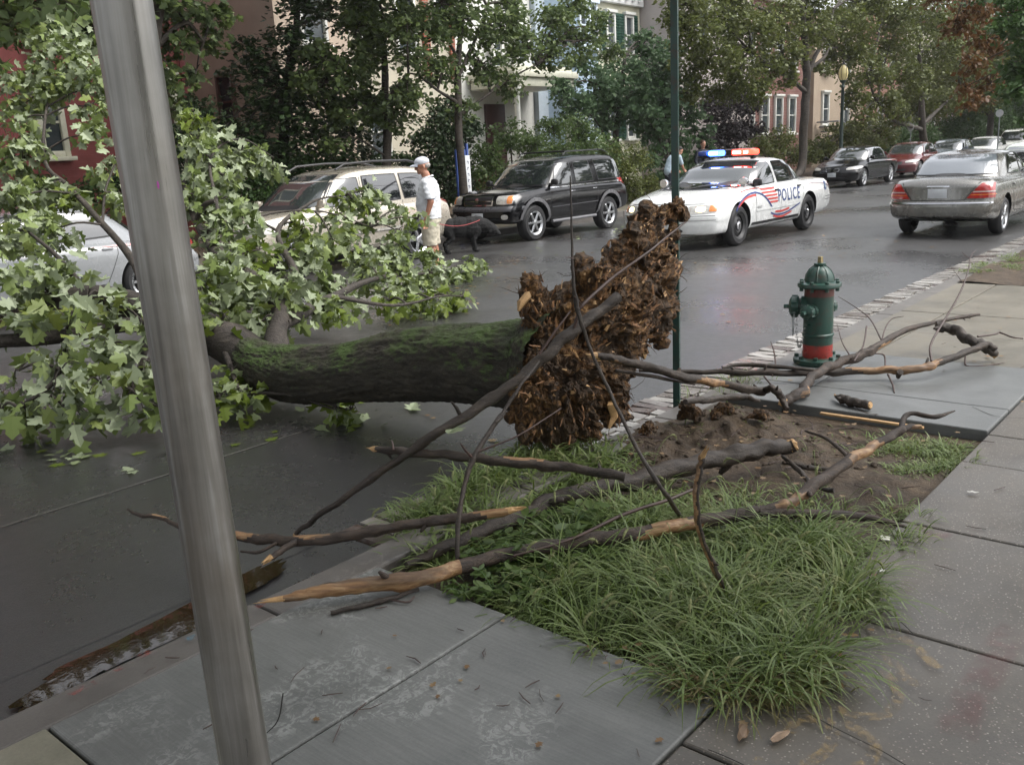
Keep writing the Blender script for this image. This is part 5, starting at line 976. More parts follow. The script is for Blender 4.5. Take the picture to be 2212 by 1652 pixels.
for s_ in (1, -1):
    hb = c.patch('headlight', 'F', [(s_ * .48, .80), (s_ * .82, .80), (s_ * .82, .97), (s_ * .48, .965)], M_HEAD, .010, .15); c.patch('turn_signal', 'F', [(s_ * .70, .81), (s_ * .80, .81), (s_ * .80, .955), (s_ * .70, .955)], M_AMBER, .016, .15, parent=hb)
    c.patch('fog_light', 'F', [(s_ * .62, .50), (s_ * .76, .50), (s_ * .76, .60), (s_ * .62, .60)], M_HEAD, .010, .4); c.patch('taillight', 'B', [(s_ * .70, .84), (s_ * .845, .84), (s_ * .835, 1.14), (s_ * .70, 1.14)], M_RED, .01, .1)
c.patch('front_bumper', 'F', [(-.90, .66), (.90, .66), (.90, .75), (-.90, .75)], simple('grey_bumper_top', (.06, .06, .065), .3), .02, .0, 20); c.plate('F', 0.05, .56)
c.line('trim_strip', 'L', [(.85, 1.055), (-2.1, 1.075)], M_CHROME, .025, .008); c.line('moulding', 'L', [(.80, .66), (-.88, .68)], simple('dark_moulding', (.07, .07, .075), .35), .02, .01)
c.line('door_gap', 'L', [(.82, 1.05), (.82, .45), (-.08, .43), (-.10, 1.58)]); c.line('door_gap', 'L', [(-.10, .43), (-.80, .43), (-.92, .8), (-.92, 1.1)]); c.handle(.05, .95, M_CHROME); c.handle(-.78, .96, M_CHROME); c.mirror(.70, 1.12, M_BLACK)
FL = simple('wheel_flare', (.10, .10, .105), .3)
for x in (1.35, -1.35):
    for d in 'LR': c.line('wheel_flare', d, [(x + .47 * cos(R(a)), .385 + .47 * sin(R(a))) for a in range(0, 181, 12)], FL, .075, .03, both=False)
for s_ in (1, -1):
    g = MB(); g.tube([(.75, s_ * .86, .36), (-.85, s_ * .86, .36)], .035, 8); part('side_step', g, simple('side_step_grey', (.22, .22, .23), .35, .5), c.t)
    g = MB(); g.tube([(.0, s_ * .62, 1.70), (-.1, s_ * .62, 1.78), (-1.5, s_ * .60, 1.79), (-1.75, s_ * .60, 1.71)], .014, 6); part('roof_rail', g, M_BLACK, c.t)
for x in (-.2, -1.35): g = MB(); g.tube([(x, -.62, 1.79), (x, .62, 1.79)], .018, 6); part('roof_crossbar', g, M_BLACK, c.t)
# ---------------------------------------------------------------- champagne SUV
P_GOLD = paint('champagne_paint', (.44, .40, .33), .28, .45, 1., .2)
S = suv(1.83, 1.72, 4.69, 2.715, .93, .365, .23, hood=1.0, belt=1.06, bodyz=.30, cab=(1.06, -2.30, .25, -1.88))
c = Car('champagne coloured SUV with black roof rails parked behind the fallen branches', ('suv', 'parked_suv'), 10.2, 12.98, PI, P_GOLD, S, 'vehicles parked along the far kerb'); c.wheels('5')
c.side_windows([[(.72, 1.09), (-.10, 1.11), (-.10, 1.53), (.32, 1.51)], [(-.22, 1.11), (-1.02, 1.12), (-.98, 1.55), (-.22, 1.545)], [(-1.12, 1.125), (-2.0, 1.16), (-1.74, 1.52), (-1.08, 1.55)]], mat=M_TINT)
g = c.patch('windscreen_trim', 'F', [(-.80, 1.08), (.80, 1.08), (.64, 1.61), (-.64, 1.61)], M_BLACK, .004, .06, 20); c.patch('windscreen', 'F', [(-.77, 1.10), (.77, 1.10), (.62, 1.59), (-.62, 1.59)], M_WSHIELD, .009, .06, 20, parent=g)
g = c.patch('grille', 'F', [(-.40, .72), (.40, .72), (.42, .88), (-.42, .88)], M_BLACK, .010, .1, 16); c.patch('grille_bar', 'F', [(-.38, .79), (.38, .79), (.38, .82), (-.38, .82)], M_CHROME, .018, 0, 12, parent=g)
for s_ in (1, -1):
    c.patch('headlight', 'F', [(s_ * .50, .74), (s_ * .90, .76), (s_ * .90, .93), (s_ * .50, .90)], M_HEAD, .010, .15); c.patch('taillight', 'B', [(s_ * .70, .82), (s_ * .845, .82), (s_ * .80, 1.2), (s_ * .68, 1.2)], M_RED, .01, .1)
    g = MB(); g.tube([(.25, s_ * .66, 1.68), (.05, s_ * .66, 1.765), (-.6, s_ * .66, 1.79), (-1.4, s_ * .65, 1.775), (-1.8, s_ * .64, 1.69)], [.02, .022, .022, .022, .02], 8); part('roof_rail', g, M_BLACK, c.t)
c.plate('F', 0, .55); c.line('bumper_line', 'F', [(-.88, .68), (.88, .68)], wd=.01, both=False)
c.line('door_gap', 'L', [(.88, 1.04), (.88, .42), (-.12, .38), (-.16, 1.55)]); c.line('door_gap', 'L', [(-.16, .38), (-.84, .40), (-1.0, .8), (-1.06, 1.1)]); c.line('moulding', 'L', [(.84, .62), (-.9, .64)], simple('pale_moulding', (.55, .53, .48), .25, .5), .045, .012); c.line('moulding', 'L', [(.84, .595), (-.9, .612)], M_BLACK, .01, .013)
c.handle(.0, .92, P_GOLD); c.handle(-.95, .93, P_GOLD); c.mirror(.78, 1.10, P_GOLD)
# ---------------------------------------------------------------- grey-beige sedan seen from behind
P_GREY = paint('warm_grey_paint', (.20, .195, .18), .25, .6, .8, .05)
S = sedan(1.73, 1.42, 4.53, 2.715, .78, .315, .215, hood=.76, deck=.99, belt=.93, bodyz=.24, cab=(.98, -1.72, .28, -1.02), planR=.20, noseR=[(.1, .10), (.3, .03), (.42, 0), (.56, 0), (.62, .035), (.85, .07), (.97, .12)])
c = Car('warm grey sedan seen from behind, parked at the near kerb beyond the hydrant', ('sedan', 'parked_sedan'), 18.75, 4.58, 0, P_GREY, S, 'sedans standing at the near kerb'); c.wheels('7')
c.side_windows([[(.72, .97), (-.08, .99), (-.08, 1.33), (.34, 1.31)], [(-.18, .99), (-.98, 1.01), (-.72, 1.31), (-.18, 1.335)]])
g = c.patch('rear_window_trim', 'B', [(-.70, 1.005), (.70, 1.005), (.56, 1.335), (-.56, 1.335)], M_BLACK, .004, .06, 20); c.patch('rear_window', 'B', [(-.68, 1.02), (.68, 1.02), (.545, 1.325), (-.545, 1.325)], glassmat('sky_pale_rear_window', (.16, .18, .20), .12), .009, .06, 20, parent=g)  # pale glass colour stands in for the sky reflected in the rear window
c.patch('windscreen', 'F', [(-.66, .98), (.66, .98), (.54, 1.34), (-.54, 1.34)], M_WSHIELD, .006, .06, 20)
for s_ in (1, -1):
    tl = c.patch('taillight', 'B', [(s_ * .44, .66), (s_ * .835, .66), (s_ * .80, .90), (s_ * .64, .90)], M_RED, .010, .06); c.patch('lamp_band', 'B', [(s_ * .53, .755), (s_ * .82, .755), (s_ * .82, .775), (s_ * .54, .775)], simple('pale_lens', (.45, .38, .36), .2), .014, 0, parent=tl); c.patch('lamp_band', 'B', [(s_ * .50, .71), (s_ * .83, .71), (s_ * .83, .722), (s_ * .51, .722)], M_AMBER, .014, 0, parent=tl)
    c.patch('headlight', 'F', [(s_ * .45, .60), (s_ * .80, .60), (s_ * .80, .72), (s_ * .45, .72)], M_HEAD, .010, .3)
c.plate('B', 0, .745); c.patch('boot_grip', 'B', [(-.18, .845), (.18, .845), (.18, .87), (-.18, .87)], M_CHROME, .012, .1)
c.line('boot_gap', 'B', [(-.62, .92), (-.60, .90), (-.46, .70), (-.42, .635), (.42, .635), (.46, .70), (.60, .90), (.62, .92)], wd=.012, both=False); c.line('bumper_strip', 'B', [(-.82, .585), (.82, .585)], M_CHROME, .018, .01, both=False)
c.patch('bumper_valance', 'B', [(-.7, .26), (.7, .26), (.72, .30), (-.72, .30)], M_BLACK, .008, 0, 14)
c.line('door_gap', 'L', [(.82, .93), (.84, .35), (-.10, .33), (-.13, 1.32)]); c.line('door_gap', 'L', [(-.13, .33), (-.80, .36), (-1.0, .75), (-1.04, 1.0)]); c.handle(-.0, .80, P_GREY); c.handle(-.90, .82, P_GREY); c.mirror(.66, .97, P_GREY)
g = MB(); g.tube([(-.9, 0, 1.395), (-.99, 0, 1.43)], .006, 5); part('roof_aerial', g, M_BLACK, c.t)
# ---------------------------------------------------------------- simpler parked cars further off
def plain_sedan(label, u, v, yaw, pm, group, twin=False, **kw):
    S = sedan(1.80, 1.44, 4.75, 2.85, .85, .33, .225, **kw); c = Car(label, ('sedan', 'parked_sedan'), u, v, yaw, pm, S, group); c.wheels('7')
    c.side_windows([[(.74, .95), (-.06, .97), (-.06, 1.33), (.34, 1.31)], [(-.16, .97), (-1.02, .99), (-.80, 1.31), (-.16, 1.335)]], trim=M_CHROME if twin else M_BLACK)
    c.patch('windscreen', 'F', [(-.72, .97), (.72, .97), (.56, 1.35), (-.56, 1.35)], M_WSHIELD, .006, .06, 20); c.patch('rear_window', 'B', [(-.68, .98), (.68, .98), (.55, 1.33), (-.55, 1.33)], M_GLASS, .006, .06, 20)
    for s_ in (1, -1):
        c.patch('headlight', 'F', [(s_ * .46, .62), (s_ * .86, .64), (s_ * .86, .76), (s_ * .46, .70)], M_HEAD, .010, .3); c.patch('taillight', 'B', [(s_ * .50, .70), (s_ * .86, .70), (s_ * .86, .86), (s_ * .50, .86)], M_RED, .010, .1)
        if twin:
            k = c.patch('grille', 'F', [(s_ * .035, .56), (s_ * .25, .57), (s_ * .24, .70), (s_ * .04, .70)], M_CHROME, .008, .4, 10); c.patch('grille_mesh', 'F', [(s_ * .055, .575), (s_ * .23, .585), (s_ * .22, .685), (s_ * .06, .685)], M_BLACK, .013, .4, 10, parent=k)
    if not twin: c.patch('grille', 'F', [(-.36, .56), (.36, .56), (.38, .68), (-.38, .68)], M_BLACK, .008, .2, 12)
    c.patch('lower_intake', 'F', [(-.5, .30), (.5, .30), (.52, .40), (-.52, .40)], M_BLACK, .006, .2, 12); c.plate('F', 0, .47); c.plate('B', 0, .62)
    c.line('door_gap', 'L', [(.84, .93), (.86, .35), (-.08, .33), (-.11, 1.32)]); c.line('door_gap', 'L', [(-.11, .33), (-.85, .36), (-1.05, .75), (-1.08, 1.0)]); c.handle(0., .80, pm); c.handle(-.92, .82, pm); c.mirror(.68, .97, pm); return c
FG = 'vehicles parked along the far kerb'
plain_sedan('glossy black sedan with twin oval grilles parked beyond the police car', 35.15, 12.8, PI, P_BLACK, FG, True)
plain_sedan('dark maroon sedan parked just behind the glossy black one', 41.6, 12.8, PI, paint('maroon_paint', (.10, .012, .015), .2), FG)
plain_sedan('dark blue grey sedan half hidden behind the maroon one', 47.5, 12.8, PI, paint('slate_paint', (.10, .12, .14), .2), FG)
plain_sedan('white sedan parked fourth beyond the police car at the far kerb', 53.5, 12.7, PI, paint('white_paint', (.66, .66, .64), .25), FG)
S = suv(1.85, 1.75, 4.8, 2.85, .9, .36, .22); c = Car('white van-like car with dark windows, the farthest of the far kerb row', ('minivan', 'parked_minivan'), 60.5, 12.7, PI, paint('white_paint_b', (.64, .65, .60), .25), S, FG); c.wheels('5')
c.side_windows([[(.72, 1.09), (-.10, 1.11), (-.10, 1.53), (.32, 1.51)], [(-.22, 1.11), (-1.02, 1.12), (-.98, 1.55), (-.22, 1.545)], [(-1.12, 1.125), (-2.0, 1.16), (-1.74, 1.52), (-1.08, 1.55)]], mat=M_TINT); c.patch('windscreen', 'F', [(-.77, 1.10), (.77, 1.10), (.62, 1.59), (-.62, 1.59)], M_GLASS, .009, .06, 20)
for s_ in (1, -1): c.patch('headlight', 'F', [(s_ * .50, .74), (s_ * .90, .76), (s_ * .90, .93), (s_ * .50, .90)], M_HEAD, .010, .15)
S = sedan(1.76, 1.50, 4.5, 2.65, .85, .32, .215, hood=.78, deck=1.0, belt=.96)
c = plain_sedan('pale green sedan roof showing ahead of the warm grey one', 25.2, 4.7, 0, paint('pale_green_paint', (.42, .48, .36), .25), 'sedans standing at the near kerb')
c = plain_sedan('red sedan ahead of the pale green one at the right edge', 31.6, 4.6, 0, paint('red_paint', (.42, .05, .03), .25), 'sedans standing at the near kerb')
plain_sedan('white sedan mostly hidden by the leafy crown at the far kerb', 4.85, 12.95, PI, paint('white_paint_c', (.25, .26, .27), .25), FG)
plain_sedan('black sedan at the left edge, roof just showing through the leaves', -1.4, 12.9, PI, P_BLACK, FG)
# ================================================================= HYDRANT, POLES, LAMP, SIGNS
H0 = G(1765, 783, .012)
t = thing('fire_hydrant', 'dark green fire hydrant with two red bands standing on the pavement', 'fire hydrant', (H0.x, H0.y, .012))
def hmat(name, col):
    q = NT(name); f = q.noise(18, 6, .7); q.set(Base_Color=q.mix(q.vramp(f, .52, .66, 0, .8), col, (.05, .035, .025)), Roughness=q.vramp(q.noise(9, 4), .3, .7, .25, .5), Specular_IOR_Level=.6); q.bump(q.noise(60, 4), .25, .004); return q.m
HG = hmat('hydrant_green', (.013, .052, .038)); HR = hmat('hydrant_red', (.32, .03, .022)); HR2 = hmat('hydrant_dull_red', (.12, .025, .02)); HB = hmat('hydrant_brass', (.28, .22, .10))
g = MB(); g.lathe([(.165, .0), (.17, .012), (.17, .038), (.16, .045), (.125, .05)], 32); 
for k in range(8): g.lathe([(.016, .045), (.016, .065), (.010, .068)], 6, Matrix.Translation((.147 * cos(k * PI / 4 + .3), .147 * sin(k * PI / 4 + .3), 0)))
part('base_flange', g, HG, t)
g = MB(); g.lathe([(.106, .05), (.106, .145)], 32); part('red_band', g, HR, t)
g = MB(); g.lathe([(.105, .145), (.105, .205), (.112, .21), (.112, .222), (.105, .228), (.103, .50)], 32); part('barrel', g, HG, t)
g = MB(); g.lathe([(.1035, .50), (.1035, .555)], 32); part('red_band', g, HR2, t)
g = MB(); g.lathe([(.10, .555), (.145, .562), (.152, .57), (.152, .588), (.148, .595), (.13, .60), (.105, .605)], 32)
for k in range(8): g.lathe([(.014, .54), (.014, .612), (.009, .615)], 6, Matrix.Translation((.133 * cos(k * PI / 4), .133 * sin(k * PI / 4), 0)))
part('flange', g, HG, t)
g = MB(); pf = [(.104 * cos(a), .60 + .125 * sin(a)) for a in [R(x) for x in (0, 12, 25, 38, 50, 62, 72, 80)]] + [(.042, .722), (.042, .735), (.032, .738)]; g.lathe(pf, 32)
for k in range(8):
    a = k * PI / 4 + .2; g.tube([(.103 * cos(q) * cos(a), .103 * cos(q) * sin(a), .60 + .125 * sin(q)) for q in [R(x) for x in (4, 25, 45, 65, 78)]], .006, 5)
part('bonnet', g, HG, t); g = MB(); g.lathe([(.021, .738), (.019, .782), (.012, .784)], 5); part('operating_nut', g, HB, t)
def nozzle(ang, r, L, z, name, big=False):
    M = Matrix.Rotation(ang, 4, 'Z') @ Matrix.Translation((.07, 0, z)) @ Matrix.Rotation(R(90), 4, 'Y'); g = MB()
    g.lathe([(r * 1.25, 0), (r * 1.25, .05), (r, .055), (r, L * .5)], 24, M); n_ = part(name, g, HG, t)
    g = MB(); g.lathe([(r * 1.22, L * .5), (r * 1.28, L * .55), (r * 1.25, L * .85), (r * .8, L * .97), (r * .3, L)], 24, M); g.lathe([(.018, L), (.016, L + .035)], 5, M)
    for k in range(6): g.lathe([(.006, L * .56), (.006, L * .84)], 5, M @ Matrix.Translation((r * 1.27 * cos(k * PI / 3), r * 1.27 * sin(k * PI / 3), 0)))
    part('cap', g, HG, n_)
aim = math.atan2(-H0.y, -H0.x)   # roughly towards the camera
nozzle(aim + R(-28), .040, .13, .40, 'hose_nozzle'); nozzle(aim + R(-92), .062, .14, .42, 'pumper_nozzle'); nozzle(aim + R(150), .040, .13, .40, 'hose_nozzle')
g = MB()
for k in range(26):
    q = k / 25; a = aim + R(-92 + 50 * q); rr_ = .155 - .03 * q; z = .36 - .22 * sin(PI * q) ** .8 - .02 * q; p = Vector((rr_ * cos(a), rr_ * sin(a), z)); M = Matrix.Translation(p) @ Matrix.Rotation(a + k * 1.5, 4, 'Z') @ Matrix.Rotation(R(90), 4, 'X'); nn = 8
    g.tube([M @ Vector((.010 * cos(b), .006 * sin(b), 0)) for b in [2 * PI * j / nn for j in range(nn + 1)]], .0022, 4)
part('chain', g, simple('chain_steel', (.25, .25, .24), .35, .8), t)
g = MB(); M = Matrix.Rotation(aim + R(-80), 4, 'Z') @ Matrix.Translation((.175, 0, .34)) @ Matrix.Rotation(R(90), 4, 'Y'); nn = 24
g.add([M @ Vector((r_ * cos(2 * PI * k / nn) * 1.6, r_ * sin(2 * PI * k / nn) * .45, z_)) for r_, z_ in ((.085, 0), (.07, 0), (.07, .006), (.085, .006)) for k in range(nn)], [(i * nn + k, i * nn + (k + 1) % nn, ((i + 1) % 4) * nn + (k + 1) % nn, ((i + 1) % 4) * nn + k) for i in range(4) for k in range(nn)])
part('metal_ring', g, simple('dull_zinc', (.38, .40, .40), .45, .5), t)
# galvanised sign pole close to the camera
B = PD(522, 1600, 1.12); T_ = PD(262, 0, .93); d = (T_ - B).normalized(); base = B + d * ((-B.z + .0) / d.z); top = B + d * ((3.2 - B.z) / d.z)
t = thing('steel_sign_pole', 'close galvanised steel pole leaning across the left of the view', 'pole', tuple(base))
def galv():
    q = NT('galvanised_steel'); co = q.coord(); mp = q.n('Mapping'); q.l(co, mp.inputs[0]); mp.inputs['Scale'].default_value = (1, 1, .03)
    st = q.noise(95, 4, .6, mp.outputs[0]); bl = q.noise(7, 5, .6, co); rs = q.noise(3, 4, .6, co)
    c = q.ramp(q.math('ADD', q.math('MULTIPLY', st, .6), q.math('MULTIPLY', bl, .4)), [(.3, (.15, .145, .13)), (.55, (.30, .29, .27)), (.75, (.50, .50, .49))]); c = q.mix(q.math('MULTIPLY', q.vramp(rs, .5, .7), .35), c, (.20, .15, .10))
    q.set(Base_Color=c, Roughness=q.vramp(st, .3, .7, .26, .42), Metallic=.7); q.bump(st, .15, .002); return q.m
g = MB(); n = 48; rP = .0305; pr = []
for k in range(n):
    th = 2 * PI * k / n; r_ = rP
    for c_, wd_, dp in ((-.55, .09, .0022), (-.05, .07, .0012), (2.5, .09, .002), (.75, .05, .0012)): 
        dd_ = (th - (HEAD + PI + c_) + PI) % (2 * PI) - PI; r_ += dp * math.exp(-(dd_ / wd_) ** 2)
    pr.append((r_ * cos(th), r_ * sin(th)))
ax = (top - base); vs = []
for i in range(41):
    for x, y in pr: q = ax * (i / 40); vs.append((q.x + x, q.y + y, q.z))
g.add(vs, [(i * n + k, i * n + (k + 1) % n, (i + 1) * n + (k + 1) % n, (i + 1) * n + k) for i in range(40) for k in range(n)]); part('post', g, galv(), t, angle=60)
g = MB(); g.lathe([(.045, 0), (.045, .02), (.034, .03)], 24); part('ground_collar', g, simple('collar_steel', (.2, .2, .19), .5, .6), t)
p = PD(385, 396, .985); p2 = p + (CAM - p).normalized() * .0; g = MB(); g.ball(tuple((base + ax * ((p.z - base.z) / ax.z)) - base + (Vector((-FW.x, -FW.y, 0)) * .025 + RT * .016)), (.002, .002, .006), None, 8); part('pink_paint_dab', g, simple('pink_paint', (.55, .10, .45), .5), t)
# green square sign post
gb = G(1462, 872, -.03); gt = PU(1457, -40, gb.x + .0); pz = gt.z
t = thing('green_sign_post', 'slim dark green square post standing behind the torn roots', 'post', tuple(gb)); g = MB(); M = Matrix.Rotation(R(20), 3, 'Z')
topd = Vector((PV(1457, 0, gb.y).x - gb.x, 0, 3.4)); nn = 30
for i in range(1): 
    a, b_ = Vector((0, 0, -.2)), topd; sq = [M @ Vector(q) for q in ((-.021, -.021, 0), (.021, -.021, 0), (.021, .021, 0), (-.021, .021, 0))]
    g.add([a + q for q in sq] + [b_ + q for q in sq], [(0, 1, 5, 4), (1, 2, 6, 5), (2, 3, 7, 6), (3, 0, 4, 7), (4, 5, 6, 7)])
for i in range(30):
    z = .1 + i * .1; g.lathe([(.006, -.0215), (.006, .0215)], 8, Matrix.Translation(topd * (z / 3.4)) @ M.to_4x4() @ Matrix.Rotation(R(90), 4, 'X'), 1)
part('post', g, [hmat('post_green', (.016, .055, .045)), M_DARKIN], t, False)
# street lamp with a globe
lp_ = PV(1822, 157, 14.4); t = thing('street_lamp', 'old fashioned street lamp with a warm globe between the far trees', 'street lamp', (lp_.x, 14.4, 0))
g = MB(); hz = lp_.z; g.lathe([(.2, 0), (.2, .15), (.15, .22), (.13, .6), (.16, .66), (.09, .75), (.075, 1.2), (.06, hz - .6), (.09, hz - .56), (.06, hz - .5), (.05, hz - .42), (.12, hz - .36), (.13, hz - .3)], 16); part('post', g, simple('lamp_post_green', (.02, .035, .03), .5), t)
g = MB(); g.lathe([(.10, hz - .3), (.16, hz - .2), (.19, hz - .04), (.175, hz + .10), (.12, hz + .21), (.06, hz + .28)], 18); gl = part('globe', g, emit('lamp_globe', (.55, .46, .22), .05), t)
g = MB()
for k in range(6): a = k * PI / 3; g.tube([(.20 * cos(a) * q, .20 * sin(a) * q, hz + z) for q, z in ((.5, -.3), (.9, -.16), (1.03, 0), (.93, .13), (.6, .25), (.2, .33))], .009, 5)
g.lathe([(.05, hz + .29), (.06, hz + .34), (.02, hz + .42), (.01, hz + .46)], 10); part('globe_cage', g, M_BLACK, t)
# blue and white panel sign behind the black SUV
a = PV(990, 400, 15.0); t = thing('panel_sign', 'narrow blue framed white notice panels standing behind the black SUV bonnet', 'sign', (a.x, 15.0, 0)); BL_ = simple('sign_blue', (.03, .07, .26), .4)
for dx, h in ((0, 1.62), (.26, 1.62), (.36, 1.75)):
    g = MB(); g.box((dx, 0, h / 2 + .1), (.06, .06, h + .2), bev=.008); part('sign_post', g, BL_, t)
for dx, wd_, z0, z1 in ((.09, .07, .5, 1.55), (.29, .16, .5, 1.68)):
    g = MB(); g.box((dx + .02, -.05, (z0 + z1) / 2), (wd_, .02, z1 - z0), bev=.004); pn = part('panel', g, simple('sign_white', (.66, .67, .68), .5), t); g = MB()
    for k in range(6): zz = z1 - .14 - k * .14; g.box((dx + .02, -.063, zz), (wd_ * .35, .004, .02)); g.box((dx + .02 + wd_ * .1 * (-1) ** k, -.063, zz - .03), (wd_ * .12, .004, .05))
    part('faded_print', g, simple('faded_print_blue', (.16, .18, .24), .6), pn)
# distant kerb signs
for i, (x, y, yb, v, lab) in enumerate([(1968, 275, 330, 2.2, 'small grey oval sign on a post far down the street'), (2160, 245, 300, 2.6, 'pale round sign on a tall post at the far right')]):
    p = PD(x, y, 44 if i == 0 else 38); t = thing('road_sign', lab, 'sign', (p.x, p.y, 0)); g = MB(); g.tube([(0, 0, 0), (0, 0, p.z + .15)], .025, 8); part('post', g, simple('sign_post_grey', (.2, .22, .22), .5, .5), t)
    g = MB(); M = Matrix.Translation((-.05, 0, p.z)) @ Matrix.Rotation(R(-90), 4, 'Y'); g.lathe([(.15, 0), (.15, .012)], 24, M @ Matrix.Scale(1.35 if i == 0 else 1, 4, (1, 0, 0))); part('sign_plate', g, simple('sign_back_grey', (.45, .46, .46), .5), t)
# iron fence panel glimpsed behind the police car
p = PV(1590, 315, 17.5); t = thing('iron_fence', 'black iron railing glimpsed behind the police light bar', 'fence', (p.x, 17.5, 0)); g = MB()
for z in (.2, 1.15): g.box((1.5, 0, z), (5, .04, .04))
for k in range(26): g.box((-.95 + k * .195, 0, .68), (.02, .02, 1.2)); g.lathe([(.018, 1.28), (.02, 1.31), (.004, 1.37)], 6, Matrix.Translation((-.95 + k * .195, 0, 0)))
part('railing', g, M_BLACK, t, False)
# ================================================================= BROKEN BRANCHES lying about
M_BR = barkmat('branch_bark', (.020, .015, .012), (.070, .052, .038), scale=2.2, wet=.35)
M_BRP = barkmat('peeled_branch_bark', (.020, .015, .012), (.078, .056, .040), scale=2.4, wet=.4)
t = NT('bare_sapwood'); co = along(t, t.coord(), k=.06); f = t.noise(75, 4, .65, co); f2 = t.noise(14, 3, .6, co)
t.set(Base_Color=t.mix(t.math('MULTIPLY', t.vramp(f2, .48, .62), .7), t.ramp(f, [(.32, (.13, .062, .026)), (.5, (.235, .13, .058)), (.7, (.36, .24, .125))]), (.055, .036, .024)), Roughness=.55); t.bump(f, .5, .004); M_BARE = t.m
M_BRS = barkmat('split_branch_bark', (.022, .016, .013), (.085, .058, .040), scale=2.4, wet=.4)
M_TWIG = simple('twig_bark', (.055, .032, .026), .5, 0, .3, 20)
def pt(q):
    """(x, y, how, value, radius): how 'z' = at that height, 'v'/'u' = on that plane, 'd' = optical depth"""
    x, y, k, val, r = q; p = {'z': G, 'v': PV, 'u': PU, 'd': PD}[k](x, y, val); return (p.x, p.y, p.z, r)
def tip(mb, p, d, r, L, seed):
    """jagged torn end"""
    rg = random.Random(seed); a = d.orthogonal().normalized(); b = d.cross(a); n = 9; base = [p - d * r * .6 + (a * cos(2 * PI * k / n) + b * sin(2 * PI * k / n)) * r * 1.02 for k in range(n)]
    mid = [p + d * L * (.15 + .25 * rg.random()) + (a * cos(2 * PI * k / n) + b * sin(2 * PI * k / n)) * r * .85 for k in range(n)]; top = [p + d * L * (.3 + .7 * rg.random() ** 2) + (a * cos(2 * PI * k / n) + b * sin(2 * PI * k / n)) * r * (.35 + .3 * rg.random()) + a * r * .2 for k in range(n)]
    c = p + d * L * .3
    mb.add(base + mid + top + [c], [(i * n + k, i * n + (k + 1) % n, (i + 1) * n + (k + 1) % n, (i + 1) * n + k) for i in range(2) for k in range(n)] + [(2 * n + k, 2 * n + (k + 1) % n, 3 * n) for k in range(n)])
ST = 'branches broken off the fallen tree'
def stick(label, main, subs=(), mat=None, raw=(0, 0), twigs=(), seed=1, knots=3, n=12, name='broken_branch', strip=None):
    pts = [pt(q) for q in main]; t = thing(name, label, 'branch', tuple(pts[0][:3]), group=ST); o0 = Vector(pts[0][:3])
    loc = lambda L: [(p[0] - o0.x, p[1] - o0.y, p[2] - o0.z, p[3]) for p in L]
    mb = MB(); L0 = loc(pts); P = smooth_path(L0, 8); rg = random.Random(seed); Q = [Vector(p[:3]) for p in P]; kn = [rg.uniform(2, len(P) - 2) for _ in range(knots)]
    Q = [q + Vector((noise.noise(Vector((i * .35, seed, 0))), noise.noise(Vector((i * .35, seed, 5))), noise.noise(Vector((i * .35, seed, 9))))) * P[i][3] * .55 for i, q in enumerate(Q)]
    rr = [max(.0012, P[i][3] * (1 + sum(.28 * math.exp(-((i - k) / .8) ** 2) for k in kn))) for i in range(len(P))]
    n = 18; mb.tube(Q, rr, n, wob=.30, seed=seed, caps=True); bare = {M_BRP: .22, M_BRS: .02}.get(mat, 9)
    for i in range(len(Q) - 1):
        a_ = noise.noise(Vector((i * .085 + seed, seed * 1.7, 0))); wd_ = max(0, min(1, (a_ - bare) * 3.5)); c_ = n * (.5 + .45 * noise.noise(Vector((i * .03, seed, 8))))
        if strip and strip[0] <= i / len(Q) <= strip[1]: wd_ = strip[2]; c_ = n * (strip[3] if len(strip) > 3 else .3)
        for k in range(n):
            dd_ = abs((k - c_ + n / 2) % n - n / 2) / (n / 2)
            if dd_ < wd_ + .22 * noise.noise(Vector((i * .55, k * 1.3, seed))) and wd_ > .05: mb.m[i * n + k] = 1
    part('bark', mb, [mat or M_BR, M_BARE], t, angle=80)
    for end, L in ((0, raw[0]), (-1, raw[1])):
        if L: e = MB(); a = Q[0] if end == 0 else Q[-1]; b = Q[1] if end == 0 else Q[-2]; tip(e, a, (a - b).normalized(), rr[end], L, seed + 5 + end); part('torn_end', e, M_RAW, t, False)

    if knots:
        for k in kn[:knots]:
            kb = MB(); q = Q[int(k)]; d = Vector((rg.gauss(0, 1), rg.gauss(0, 1), rg.gauss(.3, 1))).normalized(); r = rr[int(k)]; kb.tube([q, q + d * r * 1.7, q + d * r * 2.4], [r * .45, r * .35, r * .2], 6); part('stub', kb, mat or M_BR, t, angle=80)
    for i, s_ in enumerate(subs):
        m2 = MB(); limb(m2, loc([pt(q) for q in s_]), 8, 6, .25, seed + i + 20); part('side_branch', m2, mat or M_BR, t, angle=80)
    for i, s_ in enumerate(twigs):
        m2 = MB(); limb(m2, loc([pt(q) for q in s_]), 6, 5, .2, seed + i + 40)
        part('twig', m2, M_TWIG, t, angle=80)
    return t
